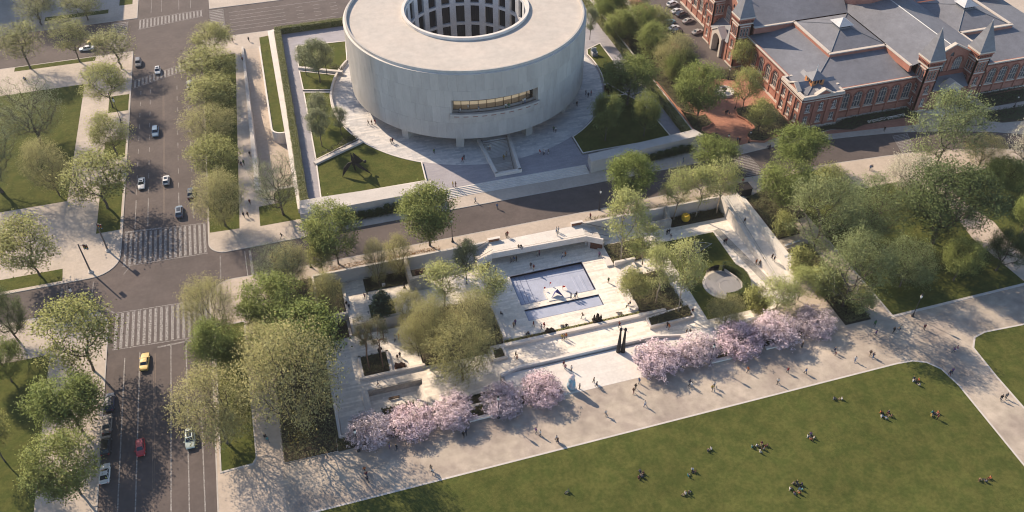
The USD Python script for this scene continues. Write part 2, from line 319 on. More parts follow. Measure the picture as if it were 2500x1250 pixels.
leafmat('leaf_cream', (0.912, 0.840, 0.648), (0.960, 0.936, 0.744), 0.42, .25)
leafmat('leaf_silver', (0.45, 0.54, 0.28), (0.66, 0.7, 0.44), 0.4, 0.45)
leafmat('leaf_pine', (0.247, 0.260, 0.143), (0.338, 0.338, 0.182), 0.3, .3)
leafmat('leaf_fir', (0.13, 0.21, 0.13), (0.2, 0.28, 0.18), 0.25, 0.3)
leafmat('leaf_hedge', (0.42, 0.42, 0.22), (0.5, 0.48, 0.27), 0.2, 0.3)
leafmat('leaf_yew', (0.1, 0.15, 0.06), (0.16, 0.21, 0.09), 0.25, 0.35)
leafmat('leaf_cover', (0.14, 0.15, 0.075), (0.25, 0.245, 0.12), 0.3, 0.5)
leafmat('leaf_cover_light', (0.28, 0.29, 0.13), (0.42, 0.4, 0.2), 0.35, 0.5)
leafmat('leaf_rust', (.30, .11, .03), (.38, .2, .05), .3, .4)
leafmat('leaf_yellow', (.34, .27, .05), (.25, .22, .06), .3, .4)
PROTO = {}
def tree_proto(kind, v):
    if (kind, v) in PROTO: return PROTO[kind, v]
    hb, H, R, shape, nl, npt, stems, lc, ls, lz, r0, rt, bark, leaf = KINDS[kind]
    rng = np.random.default_rng(1000 + 17 * v + sum(map(ord, kind)))
    N, par, ends, nt = grow(rng, hb, H, R, shape, nl, npt, stems, lean=.25 if kind in ('spring', 'olive', 'bare') else .1, lobe_s=.17 if kind in ('evergreen', 'pine') else .27 if kind == 'cherry' else .2)
    r = proto(f'tree_form_{kind}' + ('' if v == 0 else f'_{v:03d}'))
    bv, bf = branch_mesh(N, par, r0, rt * (.42 if kind != 'bare' else .62), .56 if kind != 'bare' else .58)
    m = MB().add(bv, bf); m.build('trunk', bark, r)
    C = np.repeat(N[ends], lc, 0) + rng.normal(0, 1, (len(ends) * lc, 3)) * ls * np.array([1.15, 1.15, .9])
    C = C[(C[:, 2] > hb * .6)]
    lv, lf = leaves(rng, C, lz, up=.35, aspect=.28 if kind == 'pine' else .65)
    foliage(rng, 'crown', leaf, r, C, lv, lf, np.array([0, 0, hb + (H - hb) * .35]))
    allp = np.concatenate([N, C]); h = np.percentile(C[:, 2], 99.5); rad = np.percentile(np.hypot(C[:, 0], C[:, 1]), 96)
    PROTO[kind, v] = (r, float(h), float(rad)); return PROTO[kind, v]
TREES = []
def tree(kind, v, bx, by, w, ty, label, z=.12, group=None, cat='tree', name=None, hmax=None):
    """bx, by: foot of the trunk in the survey; w: crown width there; ty: image row of its top."""
    b = at(bx, by, z); src, h0, r0 = tree_proto(kind, v); h = tall(b, ty)
    if hmax: h = min(h, hmax)
    rad = w / 2 * mpp(b + np.array([0, 0, h * .6])); sr = rad / r0; sz = h / h0; i = len(TREES)
    TREES.append((bx, by))
    return copy(src, name or {'cherry': 'cherry_tree', 'pine': 'pine_tree', 'conifer': 'conifer', 'bush': 'shrub'}.get(kind, 'tree'), label, cat, group, (b[0], b[1], z - .05), (i * 2.4) % (2 * PI), (sr, sr, sz))
def scatter(rng, poly, n):
    if not isinstance(poly, Polygon): poly = Polygon(poly)
    if not poly.is_valid: poly = poly.buffer(0)
    x0, y0, x1, y1 = poly.bounds; out = np.zeros((0, 2))
    while len(out) < n:
        p = rng.uniform((x0, y0), (x1, y1), (n * 3, 2)); out = np.concatenate([out, p[shapely.contains_xy(poly, p[:, 0], p[:, 1])]])
    return out[:n]
_cs = [0]
def cover(name, poly, z, h, dens=9., leaf='leaf_cover', size=.16, label=None, lump=.8, cat='ground cover', parent='/World'):
    """Low planting: leaves heaped to a height that varies over the bed."""
    _cs[0] += 1; rng = np.random.default_rng(50 + _cs[0]); pg = Polygon(poly) if not isinstance(poly, Polygon) else poly
    if not pg.is_valid: pg = pg.buffer(0)
    n = int(min(16000, pg.area * dens)); p = scatter(rng, pg, n)
    hh = h * (.25 + 1.1 * meshkit.fbm(np.c_[p * lump, np.full(n, _cs[0])], 3) ** 1.3)
    zz = z + hh * rng.uniform(.15, 1, n) ** .5
    v, f = leaves(rng, np.c_[p, zz], size, .5); return MB().add(v, f).build(name, leaf, parent, label=label, cat=cat, kind='stuff')
def hedge_shape(parent, pts, w, h, z, leaf='leaf_hedge', core='soil', dens=42, size=.13, seed=0):
    """A clipped hedge along a line: a dense core under a skin of leaves."""
    rng = np.random.default_rng(seed + 7); line = LineString(pts); pg = line.buffer(w / 2 - .12, cap_style='flat', join_style='mitre')
    MB().prism(pg, z, z + h - .12).build('hedge_core', 'grass', parent)
    pg2 = line.buffer(w / 2, cap_style='flat', join_style='mitre'); n = int(pg2.area * dens); p = scatter(rng, pg2, n); C = [np.c_[p, np.full(n, z + h)]]
    ring = pg2.exterior; n = int(ring.length * h * dens); s = rng.uniform(0, ring.length, n); q = shapely.get_coordinates(shapely.line_interpolate_point(ring, s)); C.append(np.c_[q, z + h * rng.uniform(.02, 1, n)])
    C = np.concatenate(C); C = C + (meshkit.fbm(C * .9, 3, seed)[:, None] - .5) * .5 * np.array([1, 1, .8]) + rng.normal(0, .05, C.shape)
    v, f = leaves(rng, C, size, .2); MB().add(v, f).build('foliage', leaf, parent)
# ------------------------------------------------------------------ ground, roads, pavements
def arc(cx, cy, r, a0, a1, n=8):
    return [(cx + r * math.cos(math.radians(a)), cy + r * math.sin(math.radians(a))) for a in np.linspace(a0, a1, n)]
def slab(name, pts, z0, z1, m, **kw):
    kw.setdefault('kind', 'structure'); return MB().prism(pts, z0, z1).build(name, m, **kw)
GARDEN = Polygon([(-56.2, -71.6), (55.4, -71.6), (55.4, -104), (50.8, -110), (28, -116.2), (28, -113.2), (-21.5, -113.2), (-21.5, -119.8), (-56.2, -119.8)])
RAMP = Polygon([(-65.6, 44), (-60.2, 44), (-60.4, -6), (-58.8, -8.6), (-56.0, -9.3), (-56.0, -34.5), (-65.6, -34.5)])
STAIR = Polygon([(-4.6, -30.6), (4.2, -30.6), (2.6, -46.9), (-3.9, -46.9)])
HOLES = GARDEN.union(RAMP).union(STAIR)
slab('road', Polygon([(-420, -330), (420, -330), (420, 330), (-420, 330)]).difference(HOLES), -.3, 0, 'asphalt', label='dark asphalt of the avenue, the drive and the crossing between them')
def block(name, pts, m, holes=None, label=None, kerb=.25):
    """A raised pavement: kerb stones round a paved top."""
    pg = Polygon(pts).buffer(0)
    if holes is not None: pg = pg.difference(holes)
    inner = pg.buffer(-kerb, join_style='mitre')
    if holes is not None: inner = pg.difference(Polygon(pts).exterior.buffer(kerb, join_style='mitre'))
    slab(name, inner, -.2, .12, m, label=label); slab('kerb', pg.difference(inner), -.2, .135, 'kerb', label='pale stone kerb along the edge of ' + (label or 'the pavement'))
block('pavement', [(-330, 53.4), (-100.6, 53.4), (-100.4, 0), (-100.3, -42)] + arc(-107, -50.6, 6.6, 0, -90) + [(-330, -57.6)], 'sidewalk', label='pale concrete pavement and plaza west of the avenue, north of the drive')
block('pavement', [(-330, -65.4), (-112, -67.4)] + arc(-109.5, -75, 7.5, 80, 0) + [(-101.6, -125), (-101.2, -300), (-330, -300)], 'sidewalk', label='pale concrete pavement at the lower left beyond the crosswalk')
jn = [(62, -56), (77, -54.9), (89, -56), (102, -57.4), (114, -59.1), (125, -61.7), (139, -66.3), (160, -75), (200, -98), (330, -200)]
js = [(330, -216), (200, -110), (160, -86), (135, -73.6), (119, -69.5), (102, -67.8), (84, -66.7), (60, -65.8)]
block('pavement', [(-78.6, 55), (-79.3, -20), (-79.7, -51)] + arc(-75.2, -52.3, 4.5, 180, 262) + [(-56, -56.6), (20, -56.6)] + jn + [(330, 55)], 'sidewalk', RAMP.union(STAIR), label='beige pavement round the museum block')
block('pavement', js + [(17, -67.1), (-62, -67.2), (-71, -66.9)] + arc(-74.5, -72.4, 5.6, 90, 180) + [(-80.1, -94), (-80.3, -130), (-80.6, -300), (330, -300)], 'sand', GARDEN, label='beige pavement and paths round the sunken garden')
block('pavement', [(-330, 77.2), (-100, 77.2), (-100, 330), (-330, 330)], 'sidewalk', label='pavement across the wide avenue at the top left')
block('pavement', [(-75.6, 77.2), (330, 74.5), (330, 330), (-75.6, 330)], 'sidewalk', label='pavement across the wide avenue behind the round museum')
def lawn(pts, label, z=.14, m='grass', z0=.05): return slab('lawn', pts, z0, z, m, label=label)
lawn([(-330, 36.2), (-114.6, 36), (-114.8, -24.5), (-330, -25)], 'big green lawn under the trees at the left edge')
for a, b, t in ((26, 16.6, 'uppermost'), (1, -8, 'middle'), (-20, -40.5, 'lowest')):
    lawn([(-106.7, a), (-101, a), (-101, b), (-106.7, b)], f'{t} short grass strip between the kerb and the left pavement of the avenue')
lawn([(-136.8, 53), (-136.8, 50.4), (-112.4, 50.4), (-112.2, 53)], 'narrow grass strip under two trees beside the wide avenue')
lawn([(-330, -51.6), (-113.6, -51.8), (-113.3, -56.2), (-330, -56.2)], 'grass strip along the drive at the left edge')
lawn([(-330, -78.5), (-113.9, -80), (-112.8, -122), (-112, -300), (-330, -300)], 'shaded lawn in the lower left corner')
lawn([(-131, 87), (-110, 87), (-110, 84), (-131, 84)], 'grass strip under two trees on the shaded plaza'); lawn([(-106.5, 98), (-102, 98), (-102, 89), (-106.5, 89)], 'small grass square at the very top by the avenue')
lawn([(-78.7, 42), (-68.3, 42.3), (-71.9, -48.6), (-79.2, -48.2)], 'long grass strip under the dense row of trees right of the avenue')
lawn([(-66.6, -41.2), (-61.5, -41)] + arc(-60, -37.8, 2.6, 230, 120) + [(-56.6, -35.2), (-56.4, -49.2), (-66.8, -49.2)], 'grass plot with one tree in front of the ramp')
lawn([(-79, -82)] + [(-72.8, -82), (-72.7, -119.6), (-73.4, -120.7), (-79.2, -120.9)], 'long grass strip with a kerb along the lower avenue')
MB().prism(Polygon([(-79.4, -81.7), (-72.5, -81.7), (-72.4, -119.8), (-73.2, -121.1), (-79.5, -121.3)]).difference(Polygon([(-79, -82), (-72.8, -82), (-72.7, -119.6), (-73.4, -120.7), (-79.2, -120.9)])), .1, .2).build('kerb', 'kerb', label='stone edging round the long grass strip of the lower avenue', kind='structure')
# the mall
slab('gravel_path', [(-68, -122.4), (-57, -123.0), (-21.5, -122.1), (-10.2, -122.1), (8.3, -122.2), (28, -122), (63.4, -121.8), (330, -121.2), (330, -300), (-68, -300)], .06, .128, 'gravel', label='wide pale gravel promenade between the garden and the lawns')
slab('path', [(-80, -122), (-67.9, -122), (-67.9, -300), (-80, -300)], .06, .126, 'sand', label='beige path beside the lower avenue')
ml = [(-73, -134.9), (61, -134.3), (64.7, -134.6), (67.2, -135.8), (69, -138.2), (69.7, -143), (69, -165), (67, -300), (-73, -300)]
MB().prism(Polygon(ml).buffer(.38).difference(Polygon(ml)), .08, .17).build('kerb', 'limestone', label='pale stone edging of the great lawn', kind='structure'); lawn(ml, 'great green lawn with people sitting in the foreground')
ml2 = [(330, -132), (94.9, -132.4), (85, -131.9), (82, -132.6), (79.8, -135), (79.2, -143), (78.8, -160), (78, -300), (330, -300)]
MB().prism(Polygon(ml2).buffer(.38).difference(Polygon(ml2)), .08, .17).build('kerb', 'limestone', label='pale stone edging of the small lawn at the right edge', kind='structure'); lawn(ml2, 'corner of another lawn at the right edge')
ml3 = [(68.6, -121.5), (68.4, -86), (68.4, -68.2), (84.4, -68.4), (85.2, -79), (103.6, -79.2), (106, -90), (103.2, -104), (104.8, -121.2)]
MB().prism(Polygon([(68.1, -122.1), (68.1, -121.5), (104.8, -121.2), (104.8, -121.8)]).union(Polygon([(68.1, -121.8), (68.1, -95), (68.5, -95), (68.6, -121.5)])), .08, .2).build('kerb', 'limestone', label='grey stone edging of the shady lawn beside the promenade', kind='structure')
lawn(ml3, 'shady lawn under the big trees on the right')
lawn([(330, -81), (137, -81.8), (111, -80), (110.6, -92), (112.6, -100.6), (111.6, -106.5), (110.8, -121), (330, -121)], 'lawn beyond the pale path at the right edge')
slab('path', [(85.2, -67), (130, -72), (160, -84), (330, -200), (330, -82), (137, -81.5), (85.6, -79)], .05, .135, 'sidewalk', label='pale pavement along the curving drive at the right')
lawn([(56.6, -74), (67.9, -70.2), (67.9, -85), (63.2, -86), (63.2, -121.2), (56.6, -121.2)], 'planted slope right of the long ramp', m='soil'); RIGHT_SLOPE = True
slab('path', [(56.2, -91.2), (63.2, -90.6), (63.2, -94.4), (56.2, -95)], .1, .15, 'sand', label='small beige seating bay right of the ramp')
# road markings
def paint(name, quads, label, m='road_paint', parts=None):
    t = thing(name, label=label, kind='structure')
    for q in quads: MB().prism(q, .002, .006).build(parts or 'stripe', m, t)
    return t
def rect(x0, y0, x1, y1): return [(x0, y0), (x1, y0), (x1, y1), (x0, y1)]
def zebra(x0, x1, y0a, y0b, y1a, y1b, n, w, label, edge=True):
    qs = []
    for i in range(n):
        u = (i + .5) / n; x = x0 + (x1 - x0) * u; ya = y0a + (y0b - y0a) * u; yb = y1a + (y1b - y1a) * u
        qs.append([(x - w / 2, ya), (x + w / 2, ya), (x + w / 2, yb), (x - w / 2, yb)])
    if edge:
        for ya, yb in ((y0a, y0b), (y1a, y1b)): qs.append([(x0, ya - .45), (x1, yb - .45), (x1, yb - .25), (x0, ya - .25)] if ya < y1a or yb < y1b else [(x0, ya + .25), (x1, yb + .25), (x1, yb + .45), (x0, ya + .45)])
    return paint('crosswalk', qs, label)
zebra(-100, -79.9, -54.6, -55.4, -42.4, -44.2, 17, .62, 'worn zebra crosswalk above the crossing, nearest the blue car')
zebra(-101, -80.4, -82, -83.4, -71.2, -72.4, 17, .62, 'worn zebra crosswalk below the crossing, above the yellow car')
zebra(-100, -78.8, 29.4, 38.6, 33.6, 42.6, 19, .6, 'far zebra crosswalk under the upper trees of the avenue')
zebra(-99.6, -77.9, 69, 72.8, 75.6, 77, 18, .6, 'zebra crosswalk across the avenue at the very top')
def zeb_y(xs0, xs1, y0, y1, n, w, label):
    return paint('crosswalk', [[(xs0[0] + (xs0[1] - xs0[0]) * u, y - w / 2), (xs1[0] + (xs1[1] - xs1[0]) * u, y - w / 2), (xs1[0] + (xs1[1] - xs1[0]) * u, y + w / 2), (xs0[0] + (xs0[1] - xs0[0]) * u, y + w / 2)]
        for u, y in ((i / n, y0 + (y1 - y0) * (i + .5) / n) for i in range(n))] + [[(xs0[0], y0), (xs0[0] + .2, y0), (xs0[1] + .2, y1), (xs0[1], y1)], [(xs1[0] - .2, y0), (xs1[0], y0), (xs1[1], y1), (xs1[1] - .2, y1)]], label)
zeb_y((-75.6, -75.8), (-70.6, -70.8), 56.2, 76.2, 16, .6, 'zebra crosswalk over the wide avenue beside its lane lines'); zeb_y((-108.6, -108.6), (-103, -103), 55, 76, 16, .6, 'zebra crosswalk over the wide avenue at the left, partly under a tree')
zeb_y((61.6, 61.4), (67.2, 66.6), -65.4, -56.4, 13, .32, 'zebra crosswalk over the drive beside the garden kiosk'); zeb_y((108.2, 110.6), (112.8, 115.6), -67.9, -59.8, 13, .32, 'zebra crosswalk over the curving drive under the plane tree')
def line(x0, x1, y0, y1, w=.16): return [(x0 - w / 2, y0), (x0 + w / 2, y0), (x1 + w / 2, y1), (x1 - w / 2, y1)]
def xs(xt, xb, y, y0=30., y1=-40.): return xt + (xb - xt) * (y - y0) / (y1 - y0)
for xt, xb, dash, lab in ((-97.6, -97.4, 1, 'leftmost'), (-94.8, -94.3, 1, 'second'), (-86.9, -86.6, 1, 'fourth'), (-83.6, -83.1, 1, 'rightmost')):
    qs = [line(xs(xt, xb, y), xs(xt, xb, y - 2.4), y, y - 2.4) for y in np.arange(27, -28, -6.4)] + [line(xs(xt, xb, -29), xs(xt, xb, -41), -29, -41, .2)]
    paint('lane_line', qs, f'{lab} dashed white lane line on the upper avenue', parts='dash')
paint('lane_line', [line(-91.1, -90.4, 27, -41, .14), line(-90.8, -90.1, 27, -41, .14)], 'faint tan double centre line on the upper avenue', 'paint_tan')
for xt, xb, y0, lab in ((-98.2, -97.9, -85.6, 'leftmost'), (-95.1, -94.7, -84.6, 'second'), (-88.6, -88.5, -83.9, 'fourth'), (-85.4, -85.2, -83.6, 'fifth'), (-82.6, -82.3, -104, 'rightmost')):
    paint('lane_line', [line(xt, xb, y0, -160, .24)], f'{lab} solid worn lane line on the lower avenue', 'road_paint')
paint('lane_line', [line(-91.8, -91.5, -86, -160, .14), line(-92.1, -91.8, -86, -160, .14)], 'faint tan centre line on the lower avenue', 'paint_tan')
paint('stop_line', [rect(-91.4, -84.5, -82.4, -84.1)], 'stop line under the lower crosswalk'); paint('stop_line', [[(-99.8, -41.6), (-90.9, -42.4), (-90.9, -42.8), (-99.8, -42)]], 'stop line above the upper crosswalk')
paint('stop_line', [line(-77.0, -77.3, -57.6, -67.0, .3)], 'worn transverse line at the left mouth of the drive', 'paint_worn'); paint('stop_line', [line(-71.2, -71, -57.6, -67, .25), line(-70, -69.8, -57.6, -67, .55)], 'pair of worn transverse lines across the drive')
paint('stop_line', [line(-106.2, -106.4, -58.4, -67, .3), line(-112.2, -112.2, -58.4, -66, .2), line(-113.2, -113.2, -58.4, -66, .45)], 'worn transverse lines across the drive at the left', 'paint_worn')
paint('guide_line', [[(-99.6, -57.8), (-98.2, -55.2), (-98, -55.4), (-99.4, -58)], [(-104.8, -66.8), (-101, -71), (-100.7, -70.8), (-104.6, -66.5)]], 'short angled guide marks beside the crossing', 'paint_worn')
for i, y in enumerate((72.6, 69.8, 67, 64.4, 61.6, 59)):
    solid = i in (0, 5)
    paint('lane_line', [rect(-69, y - .1, -50 if not solid else -33, y + .1)] + ([] if solid else [rect(x, y - .1, x + 2.4, y + .1) for x in np.arange(-46, -30, 6)]), f'{("top", "second", "third", "fourth", "fifth", "lowest")[i]} lane line on the wide avenue behind the museum', parts='dash')
paint('lane_line', [line(-92, -92, 80, 110, .15), line(-95.5, -95.5, 80, 110, .15), line(-86, -86, 80, 110, .15), line(-82, -82, 80, 110, .15)], 'lane lines at the very top of the avenue')
# ------------------------------------------------------------------ the round museum and its podium
PZ = 1.0
pod = [(-56.2, 51.6), (-56.2, -51.9), (-22.4, -51.9), (-22, -48.75), (20.8, -49.1), (21.4, -52), (56.2, -48.2), (51.5, 60), (-56.2, 60)]
pp = Polygon([(-56.2, 52.4), (-56.2, -9.3), (-56, -34.5), (-56.3, -51.9), (-22.4, -51.9), (-22, -48.75), (20.8, -49.1), (21.4, -51.5), (54.4, -49.2), (54.4, 53), (-54, 52.6)]).difference(STAIR)
ringp = Point(0, 0).buffer(41.4, 64)
slab('podium', pp.difference(ringp), -.2, PZ, 'podium_paver', label='raised plaza of bluish pavers round the museum')
slab('ring_plaza', ringp.difference(STAIR), -.2, PZ + .004, 'ring_paver', label='round plaza of pale streaky pavers under the museum')
slab('podium_steps_base', [(-21.9, -48.74), (20.7, -49.09), (21, -51.4), (-21, -51.7)], -.1, .005, 'podium_paver', label='base of the broad steps')
st = thing('broad_steps', 'broad flight of pale steps from the pavement up to the museum plaza', 'steps')
for i in range(6):
    y = -48.75 - .52 * i; MB().prism([(-21.95 + .01 * i, y), (20.85, y - .3), (20.85, y - .82), (-21.95 + .01 * i, y - .52)], -.05, PZ - .02 - .155 * i).build('step', 'white_stone', st)
def wallring(name, poly, z0, z1, m, label, cat='wall'):
    return MB().prism(poly, z0, z1).build(name, m, label=label, cat=cat)
# front parapet blocks along the drive
wallring('parapet_wall', [(-56.5, -52.4), (-22.3, -52.3), (-22.1, -48.1), (-51, -46.9), (-56.1, -46.9)], .1, 4.15, 'limestone', 'long broad-topped stone wall left of the steps, shrubs in front')
wallring('parapet_wall', [(21.3, -52), (55.9, -48.9), (54.4, -45.6), (52.8, -46), (21.6, -48.6)], .1, 3.9, 'limestone', 'broad-topped stone wall right of the steps, in shade')
wallring('garden_wall', [(-56.9, 51.9), (-56.9, -46.8), (-55.7, -46.8), (-54.9, 51.2), (-30, 51.2), (-30, 52.6), (-54.6, 52.6)], .1, 1.55, 'white_stone', 'low white wall outside the clipped hedge of the museum')
h = thing('hedge', 'long clipped hedge round the left and rear side of the museum plaza', 'hedge'); hedge_shape(h, [(-54.9, -46.4), (-53.6, 49.9), (-28, 50.2)], 1.9, 2.3, PZ, seed=1, dens=30)
h = thing('hedge', 'tall green hedge along the right side of the museum plaza', 'hedge'); hedge_shape(h, [(53.2, -45.4), (53.2, 50)], 1.7, 2.5, PZ, seed=2, dens=30)
wallring('boundary_wall', [(54.15, -46), (54.45, -46), (54.45, 50), (54.15, 50)], .1, 3.4, 'white_stone', 'thin white-topped boundary wall behind the right hedge of the museum')
# lawns of the podium
def raised(px, z, label, w=.35):
    pg = Polygon(G(z, *px)).buffer(0).difference(Point(0, 0).buffer(41.95, 64)); t = thing('raised_bed', label, 'raised bed')
    MB().prism(pg, PZ - .1, z - .12).build('turf', 'grass', t); MB().prism(pg.difference(pg.buffer(-w, join_style='mitre')), PZ - .1, z).build('kerb_wall', 'white_stone', t); return t
raised([(722, 112), (845, 99), (850, 170), (836, 176), (728, 164)], 1.5, 'raised lawn at the far left of the museum, behind the angled wall')
raised([(729, 172), (835, 183), (835, 219), (739, 219)], 1.5, 'raised lawn with three small trees left of the museum')
raised([(740, 224), (835, 224), (835, 300), (875, 318), (875, 338), (770, 391), (768, 380)], 1.5, 'raised lawn left of the museum with a shrub border along its wall')
raised([(771, 400), (884, 346), (884, 340), (1060, 380), (1030, 393), (1042, 441), (782, 485)], 1.5, 'raised lawn with the black steel sculpture')
raised([(1397, 333), (1480, 200), (1530, 230), (1570, 250), (1642, 335), (1422, 374)], 1.5, 'shaded raised lawn with trees right of the museum')
raised([(1432, 120), (1465, 104), (1500, 150), (1530, 230), (1440, 240)], 1.5, 'upper part of the raised lawn right of the museum, with a pale chair sculpture')
def wall_px(name, z, h, w, a, b, m, label):
    p, q = at(*a, z + h)[:2], at(*b, z + h)[:2]; return MB().prism(LineString([p, q]).buffer(w / 2, cap_style='flat'), z - .3, z + h).build(name, m, label=label, cat='wall')
wall_px('low_wall', 1.5, .7, 1.0, (729, 163), (836, 174), 'limestone', 'low angled wall under the three small trees left of the museum')
wall_px('low_wall', 1.5, .5, 1.3, (768, 397), (884, 342), 'limestone', 'low diagonal wall behind the black steel sculpture')
MB().prism(Polygon(arc(0, 0, 42.1, 145, 200, 20) + arc(0, 0, 41.5, 200, 145, 20)), .5, 2.0).build('ring_wall', 'limestone', label='low curved wall at the left edge of the round plaza', cat='wall')
cover('shrub_border', G(1.5, (768, 393), (775, 385), (860, 332), (875, 337), (870, 345)), 1.4, 1.5, 30, 'leaf_cover', .17, 'dark shrub border behind the low diagonal wall', cat='shrubs')
cover('shrub_border', G(1.5, (805, 158), (835, 165), (835, 172), (803, 168)), 1.4, 1.3, 40, 'leaf_cover', .16, 'purple-brown shrubs behind the low angled wall', cat='shrubs')
# drum
mus = thing('round_museum', 'huge pale concrete ring-shaped museum raised on piers', 'museum')
R0, ZB, ZT = 35.2, 5.4, 25.4
rows = 4; cols = 92; hgt = (ZT - ZB) / rows; rng = np.random.default_rng(5); gap = .02
A0, A1, BZ0, BZ1 = math.radians(-110.6), math.radians(-70.2), 13.5, 17.6      # the balcony opening
def curved(mb, a0, a1, r0, r1, z0, z1, n=3):
    a = np.linspace(a0, a1, n); v = []
    for r in (r0, r1):
        for z in (z0, z1): v += [[r * math.cos(t), r * math.sin(t), z] for t in a]
    q = []; o = lambda k, i: k * n + i
    for i in range(n - 1):
        q += [[o(2, i), o(2, i + 1), o(3, i + 1), o(3, i)], [o(0, i + 1), o(0, i), o(1, i), o(1, i + 1)], [o(1, i), o(3, i), o(3, i + 1), o(1, i + 1)], [o(0, i + 1), o(2, i + 1), o(2, i), o(0, i)]]
    q += [[o(0, 0), o(2, 0), o(3, 0), o(1, 0)], [o(2, n - 1), o(0, n - 1), o(1, n - 1), o(3, n - 1)]]
    return mb.add(v, q)
rest = MB(); nvis = 0
for r in range(rows):
    for c in range(cols):
        da = 2 * PI / cols; a0 = da * (c + (.5 if r % 2 else 0)); a1 = a0 + da - gap / R0; z0, z1 = ZB + r * hgt, ZB + (r + 1) * hgt - gap
        am = (a0 + a1) / 2; pr = rng.uniform(-.015, .015)
        cells = [(a0, a1, z0, z1)]
        w0, w1 = (a0 + PI) % (2 * PI) - PI, (a1 + PI) % (2 * PI) - PI
        if w1 > A0 and w0 < A1 and z1 > BZ0 and z0 < BZ1:
            cells = []
            if w0 < A0: cells.append((w0, A0, z0, z1)); w0 = A0
            if w1 > A1: cells.append((A1, w1, z0, z1)); w1 = A1
            if z0 < BZ0: cells.append((w0, w1, z0, min(z1, BZ0)))
            if z1 > BZ1: cells.append((w0, w1, max(z0, BZ1), z1))
        vis = math.cos(am - math.radians(-103)) > -.02 and nvis < 300
        for k, (b0, b1, y0, y1) in enumerate(cells):
            if vis: curved(MB(), b0, b1, R0 - .5, R0 + pr, y0, y1).build('panel', f'concrete_{"abcde"[rng.integers(5)]}', mus); nvis += 1
            else: curved(rest, b0, b1, R0 - .5, R0, y0, y1)
rest.build('panels_behind', 'concrete_a', mus, kind='stuff')
m = MB(); curved(m, 0, A0 + 2 * PI - .0, R0 - .9, R0 - .52, ZB + .05, ZT - .1, 100)
full = MB()
seg = [(A1, A0 + 2 * PI, ZB + .05, ZT - .05), (A0, A1, ZB + .05, BZ0 - .02), (A0, A1, BZ1 + .02, ZT - .05)]
for a0, a1, z0, z1 in seg: curved(full, a0, a1, R0 - .95, R0 - .52, z0, z1, 60 if a1 - a0 > 3 else 24)
full.build('wall_core', 'concrete_b', mus)
IC = (.5, 1.5); RI = 17.6
def ringm(r0, r1, z0, z1, c0=(0, 0), c1=(0, 0), n=96):
    pg = Polygon(arc(*c0, r0, 0, 360, n)[:-1]).difference(Polygon(arc(*c1, r1, 0, 360, n)[:-1])); return MB().prism(pg, z0, z1)
ringm(R0 - .02, R0 - 1.1, ZT - .04, ZT + .02).build('ledge', 'white_stone', mus)
ringm(34.6, 34.1, ZT + .02, 26.2).build('parapet', 'concrete_c', mus)
ringm(34.1, RI + .3, ZT - .6, 25.35, (0, 0), IC).build('roof', 'roof_concrete', mus)
ringm(RI + .95, RI + .32, 25.3, 26.1, IC, IC).build('court_parapet', 'white_stone', mus); ringm(RI + 1.02, RI + .2, 26.1, 26.22, IC, IC).build('court_coping', 'white_stone', mus)
ringm(R0 - .3, RI, ZB - .02, ZB + .3, (0, 0), IC).build('underside', 'concrete_b', mus)
ic = MB(); frame_rows = []
nb = 24
for k in range(nb):
    for rr in range(3):
        z0 = 5.7 + rr * 6.55; a0 = 2 * PI * k / nb; a1 = a0 + 2 * PI / nb
        for (b0, b1, y0, y1) in ((a0, a0 + .055, z0, z0 + 6.55), (a1 - .055, a1, z0, z0 + 6.55), (a0 + .055, a1 - .055, z0 + 5.7, z0 + 6.55)):
            mb = MB(); curved(mb, b0, b1, RI, RI + 1., y0, y1, 2); ic.add(np.concatenate(mb.v) + [IC[0], IC[1], 0], np.concatenate(mb.f))
        if math.sin((a0 + a1) / 2) > -.35:
            mb = MB(); curved(mb, a0 + .055, a1 - .055, RI + .8, RI + .95, z0, z0 + 5.7, 2)
            w = MB().add(np.concatenate(mb.v) + [IC[0], IC[1], 0], np.concatenate(mb.f)).build('window', 'dark_glass', mus)
            b = MB()
            for u in (.25, .5, .75):
                a = a0 + .055 + (a1 - a0 - .11) * u; x, y = IC[0] + (RI + .74) * math.cos(a), IC[1] + (RI + .74) * math.sin(a); b.box(x - .06, y - .06, z0, x + .06, y + .06, z0 + 5.7, a)
            b.build('mullion', 'black_metal', w)
mb = MB(); curved(mb, 0, 2 * PI, RI, RI + 1, 25.35 - .0, 25.32, 2)
ic.build('court_wall', 'court_wall', mus); ringm(RI + 1.2, RI + .02, 24.9, 25.3, IC, IC).build('court_rim', 'court_wall', mus)
for k, an in enumerate((-137, -108, -72, -43, 0, 60, 120, 180)):
    a = math.radians(an); x, y = 29.5 * math.cos(a), 29.5 * math.sin(a)
    MB().box(x - 3.4, y - 1.1, PZ, x + 3.4, y + 1.1, ZB + .05, a).build('pier', 'concrete_b', mus)
# balcony
m = MB(); curved(m, A0, A1, 33.0, R0 - .02, BZ0 - .5, BZ0 - .02, 30); m.build('balcony_floor', 'concrete_a', mus)
m = MB(); curved(m, A0, A1, 33.0, R0 - .6, BZ1 + .02, BZ1 + .4, 30); m.build('balcony_soffit', 'concrete_b', mus)
for a in (A0, A1): m = MB(); curved(m, a - .003, a + .003, 33.0, R0 - .5, BZ0, BZ1, 2); m.build('balcony_cheek', 'concrete_d', mus)
m = MB(); curved(m, A0 - .012, A1 + .012, R0 + .02, R0 + .62, 12.2, 13.55, 40); m.build('balcony_front', 'concrete_b', mus)
MAT['lit_interior'] = usdkit.material(stage, '/World/Looks/lit_interior', {'e': ('emission', dict(color=(1., .80, .58), strength=.22)), 'd': ('diffuse_bsdf', dict(color=(.6, .45, .3))), 'a': ('add_closure', {})}, [('e.emission', 'a.closure1'), ('d.BSDF', 'a.closure2')], surface='a.closure')
